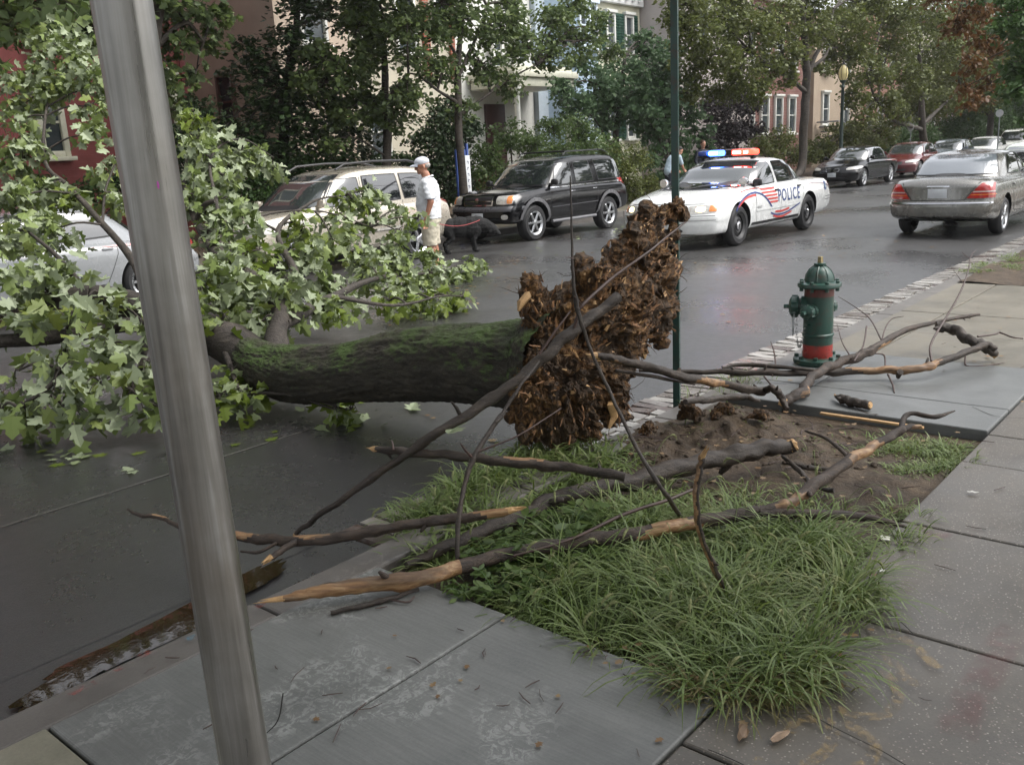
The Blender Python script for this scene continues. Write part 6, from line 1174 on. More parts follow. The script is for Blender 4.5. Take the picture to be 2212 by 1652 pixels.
stick('long branch leaning up across the torn roots, its lower end in the puddle', [(640, 1152, 'z', -.12, .012), (700, 1105, 'v', 3.35, .014), (830, 1015, 'v', 3.15, .017), (945, 935, 'v', 2.95, .021), (1080, 850, 'v', 2.8, .026), (1170, 775, 'v', 2.7, .029), (1250, 705, 'v', 2.62, .030), (1335, 643, 'v', 2.55, .027)],
      [[(1000, 905, 'v', 2.9, .012), (985, 880, 'v', 2.9, .008), (975, 868, 'v', 2.9, .005)]], twigs=[[(1240, 712, 'v', 2.62, .009), (1248, 680, 'v', 2.6, .008), (1262, 655, 'v', 2.58, .008), (1330, 595, 'v', 2.55, .007), (1400, 545, 'v', 2.5, .006), (1440, 512, 'v', 2.5, .005), (1482, 480, 'v', 2.5, .004)], [(1165, 765, 'v', 2.65, .007), (1200, 715, 'v', 2.62, .006), (1232, 672, 'v', 2.6, .004)]], seed=3, raw=(.05, 0))
stick('thin dark upright stem rising in front of the torn roots', [(1470, 1115, 'z', .03, .010), (1440, 1070, 'v', 1.75, .009), (1385, 985, 'v', 1.95, .008), (1345, 905, 'v', 2.1, .008), (1305, 820, 'v', 2.25, .007), (1268, 735, 'v', 2.35, .007), (1246, 660, 'v', 2.4, .011), (1238, 600, 'v', 2.42, .007), (1235, 500, 'v', 2.45, .005), (1232, 380, 'v', 2.5, .003)], seed=9, knots=1,
      twigs=[[(1239, 560, 'v', 2.42, .003), (1230, 556, 'v', 2.42, .0025), (1222, 556, 'v', 2.42, .002)], [(1240, 640, 'v', 2.4, .003), (1255, 655, 'v', 2.4, .002), (1262, 672, 'v', 2.4, .0015)]])
stick('reddish stem crossing the long leaning branch, its foot in the grass', [(988, 1235, 'z', .0, .010), (990, 1130, 'v', 2.45, .010), (1003, 1050, 'v', 2.5, .010), (1025, 985, 'v', 2.52, .011), (1080, 900, 'v', 2.55, .009), (1120, 840, 'v', 2.55, .007), (1165, 780, 'v', 2.58, .004)], seed=12, twigs=[[(1022, 990, 'v', 2.52, .006), (1005, 972, 'v', 2.52, .005), (995, 958, 'v', 2.52, .004)], [(1035, 975, 'v', 2.5, .005), (1120, 940, 'v', 2.4, .004), (1212, 882, 'v', 2.35, .003)]])
stick('straight branch with a pale broken tip pointing left above the grass', [(812, 970, 'z', .28, .016), (900, 978, 'z', .27, .020), (1000, 986, 'z', .26, .022), (1100, 998, 'z', .24, .022), (1220, 1008, 'z', .21, .021), (1350, 1030, 'z', .18, .018)], mat=M_BRP, raw=(.06, 0), seed=15, twigs=[[(850, 972, 'z', .29, .006), (848, 958, 'z', .31, .005), (845, 950, 'z', .32, .003)]])
stick('thickest dark log lying across the soil and grass', [(1715, 960, 'z', .08, .038), (1640, 972, 'z', .08, .043), (1560, 988, 'z', .08, .045), (1450, 1015, 'z', .08, .044), (1340, 1045, 'z', .07, .040), (1210, 1075, 'z', .07, .038), (1090, 1130, 'z', .04, .032), (980, 1175, 'z', .02, .028), (880, 1220, 'z', .0, .020)], mat=M_BR, seed=18, knots=2, n=16, raw=(.03, 0))
stick('long split log with a bright orange torn end on the concrete slab', [(612, 1292, 'z', .05, .012), (690, 1278, 'z', .055, .024), (800, 1262, 'z', .055, .030), (930, 1243, 'z', .055, .029), (1060, 1205, 'z', .06, .028), (1200, 1178, 'z', .07, .028), (1350, 1155, 'z', .08, .029), (1500, 1128, 'z', .08, .029), (1620, 1108, 'z', .08, .027), (1700, 1088, 'z', .10, .024), (1770, 1040, 'z', .14, .027), (1850, 985, 'z', .19, .024), (1920, 945, 'z', .23, .021), (1955, 925, 'z', .25, .018), (1990, 920, 'z', .25, .008)], mat=M_BRS, raw=(.12, 0), seed=21, knots=3, n=14, strip=(0, .24, .55, .3),
      subs=[[(1640, 1108, 'z', .08, .022), (1740, 1110, 'z', .07, .022), (1850, 1115, 'z', .05, .020), (1910, 1125, 'z', .04, .013), (1958, 1138, 'z', .02, .006)], [(1945, 930, 'z', .25, .014), (1955, 900, 'z', .29, .013), (1975, 893, 'z', .30, .011), (2020, 900, 'z', .29, .012), (2063, 887, 'z', .30, .003)], [(1836, 990, 'z', .18, .010), (1790, 950, 'z', .2, .009), (1740, 930, 'z', .2, .006)]],
      twigs=[[(1510, 1052, 'z', .17, .006), (1440, 1080, 'z', .16, .007), (1350, 1110, 'z', .14, .008), (1230, 1165, 'z', .10, .006), (1110, 1200, 'z', .08, .005)]])
g = None
stick('split branch with an orange stripe of bare wood reaching over the gutter', [(275, 1100, 'z', .10, .004), (300, 1112, 'z', .10, .009), (350, 1118, 'z', .09, .010), (400, 1142, 'z', .08, .011), (520, 1158, 'z', .08, .020), (600, 1167, 'z', .08, .022), (700, 1165, 'z', .10, .023), (800, 1148, 'z', .12, .021), (900, 1130, 'z', .14, .020), (1000, 1118, 'z', .15, .020), (1098, 1103, 'z', .17, .016)], mat=M_BRS, seed=24,
      subs=[[(640, 1168, 'z', .09, .016), (610, 1188, 'z', .08, .014), (583, 1205, 'z', .07, .012)], [(600, 1170, 'z', .08, .008), (560, 1192, 'z', .06, .007), (520, 1190, 'z', .06, .005)]], raw=(0, .08))
e = MB(); q = Vector(G(583, 1205, .07)); tip(e, q, Vector((-1, .1, -.3)).normalized(), .014, .05, 4); o = part('torn_end', e, M_RAW, bpy.data.objects['broken_branch.006'], False); o.location = -bpy.data.objects['broken_branch.006'].location
stick('upright broken branch with a fresh pale cut top in the middle of the grass', [(1517, 985, 'v', 1.35, .010), (1512, 1010, 'v', 1.36, .010), (1504, 1070, 'v', 1.37, .011), (1512, 1150, 'v', 1.38, .010), (1542, 1225, 'v', 1.40, .010), (1568, 1280, 'v', 1.42, .010), (1600, 1340, 'v', 1.45, .007)], mat=M_BRP, raw=(.06, 0), seed=27, knots=1, strip=(0, 1.0, .62))
stick('small dark stick with a forked twig on the concrete slab', [(714, 1323, 'z', .012, .008), (780, 1308, 'z', .014, .010), (840, 1293, 'z', .014, .009), (905, 1272, 'z', .014, .007)], seed=30, twigs=[[(845, 1295, 'z', .012, .004), (880, 1300, 'z', .012, .004), (895, 1288, 'z', .014, .003)]], knots=1)
# group round the hydrant
stick('dark branch running from the torn roots to a bend beside the soil heap', [(1288, 768, 'v', 2.62, .020), (1340, 778, 'v', 2.55, .021), (1410, 795, 'v', 2.5, .022), (1480, 815, 'v', 2.45, .024), (1560, 828, 'v', 2.4, .023), (1640, 845, 'z', .11, .024), (1668, 838, 'z', .15, .020), (1690, 862, 'z', .08, .022), (1700, 885, 'z', .03, .014)], mat=M_BRP, raw=(.08, 0), seed=33, n=12, subs=[[(1462, 812, 'v', 2.46, .014), (1468, 795, 'v', 2.46, .010)], [(1330, 800, 'v', 2.6, .008), (1420, 815, 'v', 2.5, .010), (1500, 830, 'v', 2.5, .006)]])
stick('pale stripped branch rising right past the hydrant foot', [(1690, 868, 'z', .04, .030), (1725, 852, 'z', .06, .034), (1755, 815, 'z', .09, .030), (1800, 788, 'z', .12, .030), (1860, 768, 'z', .15, .032), (1900, 745, 'z', .18, .026), (1960, 712, 'z', .22, .020), (2040, 692, 'z', .23, .014), (2115, 679, 'z', .24, .010)], mat=M_BRS, seed=36, n=12, raw=(.03, 0),
      twigs=[[(1908, 742, 'z', .18, .006), (1880, 690, 'z', .26, .005), (1850, 665, 'z', .31, .004), (1810, 640, 'z', .36, .002)], [(1905, 742, 'z', .18, .006), (1910, 715, 'z', .23, .005), (1925, 690, 'z', .28, .004), (1952, 683, 'z', .3, .002)], [(1840, 775, 'z', .15, .005), (1820, 740, 'z', .2, .004), (1808, 700, 'z', .27, .002)], [(1845, 780, 'z', .15, .006), (1865, 745, 'z', .2, .006), (1872, 705, 'z', .27, .006)]])
stick('dark knotty branch lying level before the hydrant', [(1380, 800, 'z', .10, .012), (1460, 803, 'z', .09, .016), (1560, 803, 'z', .09, .018), (1700, 806, 'z', .08, .022), (1800, 802, 'z', .08, .024), (1900, 800, 'z', .08, .025), (1980, 797, 'z', .09, .025), (2030, 783, 'z', .11, .025), (2090, 760, 'z', .14, .024), (2130, 745, 'z', .16, .022), (2150, 755, 'z', .12, .020)], mat=M_BRP, seed=39, knots=7, n=12,
      subs=[[(1560, 795, 'z', .11, .010), (1600, 788, 'z', .12, .014), (1680, 792, 'z', .12, .015), (1760, 800, 'z', .11, .008)], [(1945, 803, 'z', .09, .022), (1940, 815, 'z', .04, .014)]],
      twigs=[[(1668, 812, 'z', .07, .005), (1675, 790, 'z', .1, .005), (1672, 760, 'z', .16, .005), (1665, 738, 'z', .21, .003)], [(1650, 812, 'z', .08, .006), (1665, 830, 'z', .03, .006), (1672, 835, 'z', .02, .004)], [(1912, 795, 'z', .09, .006), (1910, 768, 'z', .12, .006), (1890, 763, 'z', .14, .004)], [(1918, 808, 'z', .08, .007), (1928, 830, 'z', .03, .006), (1932, 848, 'z', .015, .004)],
             [(2012, 780, 'z', .12, .008), (2010, 745, 'z', .2, .008), (2035, 700, 'z', .3, .008), (2070, 640, 'z', .46, .007), (2090, 590, 'z', .6, .005), (2097, 555, 'z', .7, .003), (2108, 540, 'z', .74, .002)], [(2095, 560, 'z', .68, .003), (2078, 545, 'z', .72, .002)], [(2080, 612, 'z', .53, .003), (2065, 590, 'z', .58, .002), (2050, 570, 'z', .63, .001)]])
stick('short thick branch piece slanting down behind the dark knotty branch', [(2022, 705, 'z', .22, .034), (2060, 712, 'z', .20, .036), (2100, 738, 'z', .15, .036), (2130, 752, 'z', .11, .034), (2150, 765, 'z', .06, .026)], seed=42, knots=2, n=14, raw=(0, .03), twigs=[[(2112, 727, 'z', .16, .008), (2150, 722, 'z', .15, .007), (2160, 718, 'z', .15, .007), (2185, 728, 'z', .14, .006), (2210, 731, 'z', .13, .004)], [(2085, 770, 'z', .05, .006), (2088, 790, 'z', .012, .006), (2130, 790, 'z', .012, .005), (2170, 783, 'z', .012, .002)]])
stick('short stub of wood lying alone on the far concrete slab', [(1806, 856, 'z', .04, .010), (1822, 862, 'z', .045, .026), (1850, 870, 'z', .045, .028), (1882, 876, 'z', .045, .026)], seed=45, knots=1, n=14, raw=(.05, .01), name='wood_chunk')
stick('thin bare root runner creeping over the soil heap', [(1480, 868, 'v', 2.3, .014), (1540, 862, 'v', 2.32, .018), (1600, 856, 'v', 2.3, .018), (1640, 866, 'v', 2.25, .010)], seed=48)
stick('curved pale twig lying on the road at the tip of the leafy crown', [(905, 690, 'z', -.13, .008), (935, 682, 'z', -.12, .009), (975, 680, 'z', -.11, .011), (988, 694, 'z', -.13, .006)], subs=[[(975, 680, 'z', -.11, .012), (972, 662, 'z', -.06, .012), (990, 645, 'z', -.02, .010), (1005, 640, 'z', 0, .006)]], mat=M_TWIG, seed=51, knots=0)
stick('slim reddish twig lying on the road just left of the steel pole', [(240, 1012, 'z', -.138, .007), (275, 1000, 'z', -.13, .009), (310, 982, 'z', -.13, .008), (345, 972, 'z', -.13, .005), (365, 970, 'z', -.13, .003)], mat=M_TWIG, seed=54, knots=0, subs=[[(285, 995, 'z', -.13, .004), (310, 975, 'z', -.13, .003), (330, 970, 'z', -.13, .002)]])
for i, (L, lab) in enumerate([([(1700, 1000), (1745, 1010), (1790, 1012), (1820, 1002)], 'bare root lying in the soil right of the thickest log'), ([(1690, 985), (1730, 1020), (1760, 1050), (1800, 1060)], 'bare root curling over the soil below the thickest log'), ([(1840, 880), (1870, 895), (1900, 900)], 'short dark stick at the foot of the far slab')]):
    stick(lab, [(x, y, 'z', .0, .009 + .004 * (k % 2)) for k, (x, y) in enumerate(L)], seed=60 + i, knots=1, name='loose_root')
# lath at the slab edge
a = G(1772, 892, .005); b_ = G(1995, 924, .005); g = MB(); d = b_ - a; M = d.to_track_quat('X', 'Z').to_matrix(); g.box((0, 0, 0), (d.length, .028, .012), M, bev=.002)
o = part('wooden_lath', g, M_RAW); o.location = (a + b_) / 2; props(o, 'long thin pale wooden lath lying along the far slab edge', 'lath')
# bark flakes, scraps of paper
def flake(px, r, lab, mat, name, cat, seed, asp=3.2):
    c = G(*px, .012); rg = random.Random(seed); g = MB(); n = 12; a0 = rg.random() * 3; vs = []
    for z in (0, .006):
        for k in range(n): th = 2 * PI * k / n; q = r * (.7 + .5 * rg.random()) if z == 0 else None; vs.append(None)
    rs = [r * (.65 + .5 * rg.random()) for _ in range(n)]; vs = [(rs[k] * cos(2 * PI * k / n) * asp * cos(a0) - rs[k] * sin(2 * PI * k / n) * sin(a0), rs[k] * cos(2 * PI * k / n) * asp * sin(a0) + rs[k] * sin(2 * PI * k / n) * cos(a0), z + .003 * (k % 3 == 0)) for z in (0, .002) for k in range(n)]
    g.add(vs, [tuple(range(n - 1, -1, -1)), tuple(n + k for k in range(n))] + [(k, (k + 1) % n, n + (k + 1) % n, n + k) for k in range(n)]); o = part(name, g, mat, None, False); o.location = c; return props(o, lab, cat)
MBK = simple('tan_bark_flake', (.17, .11, .065), .6, 0, .3, 30)
flake((1605, 1580), .015, 'brown bark flake on the concrete just below the grass', MBK, 'bark_flake', 'bark', 1); flake((1685, 1588), .014, 'pale bark flake beside the yellow sprayed marks', simple('pale_bark_flake', (.26, .18, .12), .6, 0, .3, 30), 'bark_flake', 'bark', 2)
flake((1912, 1162), .022, 'crumpled white paper scrap at the grass edge', simple('white_scrap', (.6, .58, .52), .7), 'paper_scrap', 'litter', 3, 1.2); flake((1904, 1232), .012, 'tiny white scrap on the pavement right of the grass', simple('white_scrap_b', (.6, .6, .56), .7), 'paper_scrap', 'litter', 4, 1.3); flake((2100, 1063), .010, 'thin white cigarette end on the pavement', simple('white_scrap_c', (.65, .64, .6), .7), 'cigarette_end', 'litter', 5, 2.6)
# ================================================================= GRASS, WEEDS, LITTER
M_GR = leafmat('grass_blade', [(.070, .115, .016), (.125, .18, .030), (.19, .24, .065), (.34, .32, .15)], (.12, .17, .08), .4, .3, .4, 3)
M_GD = leafmat('dry_grass_blade', [(.15, .12, .045), (.20, .17, .07), (.13, .15, .05)], (.18, .16, .08), .4, .3, .5, 3)
def blades(P, L, W, az, lean, seed, K=6):
    """arching ribbons. P (n,3), L lengths, az heading, lean start angle from vertical"""
    r = np.random.default_rng(seed); n = len(P); t = np.linspace(0, 1, K + 1); curl = (1.0 + 1.1 * r.random(n)); a = lean[:, None] + curl[:, None] * t[None] ** 1.3
    ds = (L / K)[:, None] * np.ones((n, K + 1)); dx = np.cumsum(np.sin(a) * ds, 1); dz = np.cumsum(np.cos(a) * ds, 1); dx -= dx[:, :1]; dz -= dz[:, :1]
    hx, hy = np.cos(az), np.sin(az); X = P[:, 0, None] + hx[:, None] * dx; Y = P[:, 1, None] + hy[:, None] * dx; Z = P[:, 2, None] + dz; Z = np.maximum(Z, P[:, 2, None] + .004)
    wv = W[:, None] * np.minimum(1, 3.2 * (1 - t[None])) * (.5 + .5 * np.minimum(1, t[None] * 5)); tw = r.standard_normal(n) * .5; sx = -np.sin(az + tw)[:, None] * wv; sy = np.cos(az + tw)[:, None] * wv
    V = np.stack([np.stack([X - sx, Y - sy, Z], -1), np.stack([X + sx, Y + sy, Z], -1)], 2).reshape(n, 2 * (K + 1), 3)
    F = np.array([(2 * i, 2 * i + 1, 2 * i + 3, 2 * i + 2) for i in range(K)]); F = (np.arange(n) * 2 * (K + 1))[:, None, None] + F[None]
    return V.reshape(-1, 3), F.reshape(-1, 4), np.repeat(r.random(n), K), V
rg = np.random.default_rng(21)
def inpoly(P, poly):
    x, y = P[:, 0], P[:, 1]; ins = np.zeros(len(P), bool); j = len(poly) - 1
    for i in range(len(poly)):
        xi, yi = poly[i]; xj, yj = poly[j]; c = ((yi > y) != (yj > y)) & (x < (xj - xi) * (y - yi) / (yj - yi + 1e-12) + xi); ins ^= c; j = i
    return ins
def scatter(px, n, z=0.):
    poly = [tuple(G(a, b, z))[:2] for a, b in px]; xs = [p[0] for p in poly]; ys = [p[1] for p in poly]; P = np.stack([rg.uniform(min(xs), max(xs), n * 4), rg.uniform(min(ys), max(ys), n * 4)], 1); P = P[inpoly(P, poly)][:n]
    return P
def tufts(name, px, ntuft, per, Lm, W, mat, label, seed, base_z=None, spread=.04, lean=.25, cat='grass'):
    T = scatter(px, int(ntuft * 1.5)); T = T[np.array([noise.noise(Vector((a * 3.1, b * 3.1, 2))) > -.06 for a, b in T])]; k = np.repeat(np.arange(len(T)), per); P2 = T[k] + rg.standard_normal((len(k), 2)) * spread; z = np.array([pit(a, b) if (2.2 < a < 5.26 and 1.1 < b < 2.88) else .0 for a, b in P2]) if base_z is None else np.full(len(P2), base_z)
    P = np.concatenate([P2, z[:, None] - .01], 1); n = len(P); toff = P2 - T[k]; az = np.arctan2(toff[:, 1], toff[:, 0]) + rg.standard_normal(n) * .8; tl = (rg.random(len(T)) * .75 + .5)[k]; L = Lm * tl * (.5 + .7 * rg.random(n)); ln = np.abs(rg.standard_normal(n)) * .35 + lean
    V, F, rn, VV = blades(P, L, W * (.6 + .7 * rg.random(n)), az, ln, seed); o = link(name, npmesh(name, V, F, rn), mat); props(o, label, cat, None, 'stuff'); return o, P
# the big clump at the near end of the pit, spilling over the slabs
clump = [(1240, 1345), (1180, 1230), (1230, 1140), (1400, 1110), (1600, 1120), (1780, 1160), (1880, 1230), (1870, 1330), (1800, 1420), (1700, 1480), (1580, 1500), (1440, 1450), (1330, 1400)]
tufts('grass', clump, 430, 26, .29, .0032, M_GR, 'dense clump of long arching grass spilling out of the tree pit', 1)
tufts('grass', [(1100, 1260), (1180, 1200), (1300, 1180), (1300, 1330), (1180, 1330), (1120, 1310)], 90, 26, .17, .0032, M_GR, 'shorter grass at the slab corner below the split log', 2)
tufts('grass', [(870, 1190), (860, 1110), (960, 1060), (1060, 1010), (1150, 960), (1330, 960), (1420, 1010), (1380, 1100), (1200, 1180), (1040, 1240), (940, 1210)], 250, 24, .20, .0044, M_GR, 'fresh green broad bladed grass along the kerb under the torn roots', 3)
tufts('grass', [(1350, 1060), (1700, 1030), (1860, 1070), (1850, 1180), (1500, 1150), (1380, 1140)], 60, 16, .14, .003, M_GR, 'thin grass tufts on the soil between the two logs', 4)
tufts('grass', [(1900, 925), (2090, 945), (2090, 990), (1970, 1010), (1880, 960)], 110, 22, .075, .0028, M_GR, 'low grey green grass mat at the right edge of the soil', 5)
tufts('grass', [(1900, 1090), (1960, 1060), (1985, 1130), (1950, 1200), (1890, 1180)], 22, 18, .13, .0026, M_GR, 'wispy grass tuft at the pavement edge right of the long log', 6)
tufts('grass', [(1250, 1400), (1440, 1380), (1700, 1440), (1800, 1480), (1640, 1530), (1450, 1500), (1300, 1450)], 60, 22, .13, .0024, M_GD, 'dry straw coloured grass at the lower edge of the clump', 7)
tufts('grass', [(1480, 860), (1640, 800), (1700, 800), (1560, 880)], 30, 10, .14, .0024, M_GR, 'sparse weeds at the foot of the green post', 8)
tufts('grass', [(1460, 900), (1700, 890), (1860, 900), (1990, 960), (1800, 1000), (1500, 960)], 30, 9, .07, .0025, M_GR, 'few small sprigs on the soil heap', 9)
tufts('grass', [(2060, 590), (2140, 560), (2210, 545), (2210, 590)], 160, 12, .05, .004, M_GR, 'dark ground weeds in the planting strip beyond the hydrant', 10, base_z=.02)
# grass seed heads (foxtails)
FX = leafmat('foxtail_seed_head', [(.16, .19, .07), (.23, .25, .11), (.30, .30, .15)], (.3, .3, .16), .3, .3, .7)
spots = [p for p in np.concatenate([scatter(clump, 85), scatter([(870, 1190), (860, 1110), (960, 1060), (1150, 960), (1420, 1000), (1380, 1100), (1040, 1240)], 40), scatter([(1350, 1060), (1800, 1040), (1880, 1150), (1500, 1150)], 16)])]
st = MB(); hd_V = []; hd_F = []; hd_r = []
for i, p in enumerate(spots):
    a = rg.uniform(0, 2 * PI); L = rg.uniform(.20, .33); le = rg.uniform(.05, .35); q = Vector((p[0], p[1], -.03)); pts = [q.copy()]; an = le
    for k in range(7): an += .10 + .03 * k; q = q + Vector((cos(a) * sin(an), sin(a) * sin(an), cos(an))) * L / 8; pts.append(q.copy())
    hp = [q.copy()]; d = None
    for k in range(6): an += .22; q = q + Vector((cos(a) * sin(an), sin(a) * sin(an), cos(an))) * .009 * rg.uniform(.9, 1.2); hp.append(q.copy())
    st.tube(pts, [.0012] * len(pts), 4, caps=False); n0 = len(hd_V)
    for k, h in enumerate(hp):     # fuzzy spike: rings plus bristles
        r = [.002, .0045, .0055, .0055, .005, .0038, .0015][k]; t_ = (hp[min(k + 1, 6)] - hp[max(0, k - 1)]).normalized(); aa = t_.orthogonal().normalized(); bb = t_.cross(aa)
        for j in range(6): hd_V.append(h + (aa * cos(j * PI / 3) + bb * sin(j * PI / 3)) * r)
    for k in range(6):
        for j in range(6): hd_F.append((n0 + k * 6 + j, n0 + k * 6 + (j + 1) % 6, n0 + (k + 1) * 6 + (j + 1) % 6, n0 + (k + 1) * 6 + j))
    for b in range(46):
        k = rg.integers(0, 6); h = hp[k].lerp(hp[k + 1], rg.random()); dr = Vector(rg.standard_normal(3)).normalized(); t_ = (hp[k + 1] - hp[k]).normalized(); dr = (dr + t_ * .8).normalized(); sdv = dr.cross(t_).normalized() * .0005; m0 = len(hd_V)
        hd_V += [h - sdv, h + sdv, h + dr * .013 + sdv * .3, h + dr * .013 - sdv * .3]; hd_F.append((m0, m0 + 1, m0 + 2, m0 + 3))
me = npmesh('grass_seed_heads', np.array([tuple(v) for v in hd_V]), np.array(hd_F), rg.random(len(hd_F))); props(link('grass_seed_heads', me, FX), 'curved bristly seed heads nodding over the grass', 'grass', None, 'stuff')
props(part('grass_stalks', st, simple('grass_stalk', (.12, .16, .05), .5)), 'thin stalks carrying the nodding seed heads', 'grass', None, 'stuff')
# leafy weeds by the slab corner
def weed(px, h, n, lab, seed, size=.05, mat='bush'):
    b = G(*px, -.03); r = np.random.default_rng(seed); t = thing('weed_plant', lab, 'plant', tuple(b), group='broad leaved weeds in the tree pit'); mb = MB(); P = []; O = []
    for k in range(n):
        a = r.uniform(0, 2 * PI); ln = r.uniform(.1, .6); L = h * r.uniform(.6, 1.1); q = Vector((0, 0, 0)); pts = [q.copy()]; an = ln
        for j in range(6):
            an += .16; q = q + Vector((cos(a) * sin(an), sin(a) * sin(an), cos(an))) * L / 6; pts.append(q.copy())
            if j > 0:
                for s_ in (-1, 1):
                    P.append(tuple(q)); O.append((cos(a + s_ * 1.1), sin(a + s_ * 1.1), .1))
        P.append(tuple(q)); O.append((cos(a), sin(a), -.2)); mb.tube(pts, [.0025, .0022, .002, .0018, .0015, .0012, .001], 5)
    part('stem', mb, simple('weed_stem', (.07, .13, .04), .5), t); P = np.array(P); V, F, rn = leaves(P, size, 'oval', seed, up=.75, droop=.25, flip=.05, fold=.3, out=np.array(O) * 2.2); link('leaf_mass', npmesh('leaf_mass', V, F, rn), LF[mat], t); return t
for i, (px, h, n, s_) in enumerate([((1130, 1255), .16, 9, .05), ((1190, 1225), .18, 9, .055), ((1070, 1290), .12, 8, .045), ((1010, 1290), .10, 8, .04), ((1250, 1215), .16, 8, .05), ((1160, 1290), .12, 8, .05), ((1310, 1160), .13, 7, .05), ((1120, 1200), .2, 10, .06), ((1230, 1170), .2, 10, .06), ((1060, 1240), .16, 9, .05)]):
    weed(px, h, n, ['leafy weed just right of the orange torn log end, behind the others', 'tall leafy weed by the upper slab corner', 'low leafy weed at the slab edge under the split log', 'lowest leftmost leafy weed spilling on to the slab', 'leafy weed where the long grass begins', 'leafy weed at the very corner of the slab', 'small leafy weed between the logs', 'tall leafy weed under the long split log, left of the others', 'tall leafy weed in front of the long split log middle', 'leafy weed nearest the kerb by the split log'][i], 80 + i, s_)
# fallen leaves, twigs and crumbs on the ground
def litter(name, px, n, z, size, mat, label, seed, shape='maple', up=.97):
    P2 = scatter(px, n, z); zz = np.array([crown(a, b) + .008 if z < 0 else z for a, b in P2]); P = np.concatenate([P2, zz[:, None]], 1); V, F, rn = leaves(P, size, shape, seed, up=up, droop=0, flip=.5, fold=.15); V[:, 2] = np.maximum(V[:, 2], np.repeat(zz + .002, len(V) // len(P))); props(link(name, npmesh(name, V, F, rn), mat), label, 'leaves', None, 'stuff')
M_DL = leafmat('brown_fallen_leaf', [(.10, .05, .02), (.19, .11, .045), (.26, .19, .09)], (.25, .18, .1), .5, .1)
litter('fallen_leaves', [(620, 880), (1100, 880), (1100, 560), (1400, 500), (1900, 520), (1500, 760), (1000, 1100)], 90, -.15, .05, M_DL, 'small brown leaves scattered over the wet road', 1)
litter('fallen_leaves', [(760, 680), (1000, 600), (1130, 560), (1160, 620), (1000, 700), (820, 720)], 110, -.15, .05, M_DL, 'brown leaves gathered on the road behind the mossy trunk', 2)
litter('fallen_leaves', [(1000, 560), (1400, 480), (1420, 520), (1200, 580)], 26, -.15, .08, M_FY, 'green leaf sprays torn off on the road by the black SUV', 3)
litter('fallen_leaves', [(0, 950), (760, 860), (900, 880), (880, 920), (300, 1010), (100, 1060)], 36, -.15, .08, M_FY, 'yellow green leaves on the road under the crown', 4)
litter('fallen_leaves', [(1600, 900), (1750, 740), (2212, 640), (2212, 1000)], 26, .018, .035, M_DL, 'few brown leaves on the slabs by the hydrant', 5)
litter('fallen_leaves', [(1750, 560), (2150, 420), (2000, 560)], 24, -.15, .07, M_DL, 'leaves on the road behind the police car', 6)
litter('fallen_leaves', [(500, 1652), (1500, 1652), (1500, 1400), (900, 1300)], 14, .006, .022, M_DL, 'tiny brown leaf bits on the near slab', 7)
for px, sz, lab, m_ in [((160, 992), .07, 'pale curled leaf lying on the road, the left of two', M_FL), ((285, 1018), .08, 'pale torn leaf lying on the road below the reddish twig', M_FL), ((884, 888), .10, 'green leaf cluster lying on the road under the trunk', M_FL), ((985, 925), .10, 'pale green leaf stuck on the long leaning branch', M_FL)]:
    P0 = G(*px, ROAD + .03) if px[0] != 985 else PV(985, 922, 2.9); nn = 3; P = np.array([tuple(P0)] * nn) + rg.standard_normal((nn, 3)) * (.012, .012, .002); V, F, rn = leaves(P - np.array(P0), sz, 'maple', int(px[0]), up=.93, droop=0, flip=.9, fold=.3); o = link('maple_leaf', npmesh('maple_leaf', V, F, rn), m_); o.location = P0; props(o, lab, 'leaf')
mb = MB(); mt = MB()
for k, p in enumerate(np.concatenate([scatter([(420, 1640), (1480, 1640), (1560, 1480), (1100, 1330), (620, 1300), (300, 1440)], 34), scatter([(1700, 900), (1800, 760), (2212, 700), (2212, 1600), (2000, 1640)], 34)])):
    a = rg.uniform(0, 2 * PI); L = rg.uniform(.012, .045); r = rg.uniform(.001, .0028); d = Vector((cos(a), sin(a), 0)); q = Vector((p[0], p[1], .006 + r)); b = Vector((-sin(a), cos(a), 0)) * L * rg.uniform(-.3, .3); mb.tube([q - d * L, q + b, q + d * L], [r * .7, r, r * .6], 5)
props(part('twig_litter', mb, M_TWIG), 'little twigs and crumbs strewn on the pavement', 'twigs', None, 'stuff')
for k, p in enumerate(np.concatenate([scatter([(1380, 900), (1650, 850), (1850, 900), (1900, 1000), (1500, 1050), (1300, 960)], 150), scatter([(640, 1270), (700, 1240), (720, 1250), (660, 1280)], 12, ROAD)])):
    z = pit(p[0], p[1]) if (2.2 < p[0] < 5.26 and 1.1 < p[1] < 2.88) else ROAD + .03; s_ = rg.uniform(.005, .02) if z > -.1 else rg.uniform(.003, .008); mt.ball((p[0], p[1], z + s_ * .2), (s_ * rg.uniform(.7, 1.6), s_, s_ * .7), Matrix.Rotation(rg.uniform(0, 6), 3, 'Z'), 10)
props(part('soil_clods', mt, M_SOIL), 'clods and chips of earth round the torn roots', 'soil', None, 'stuff')

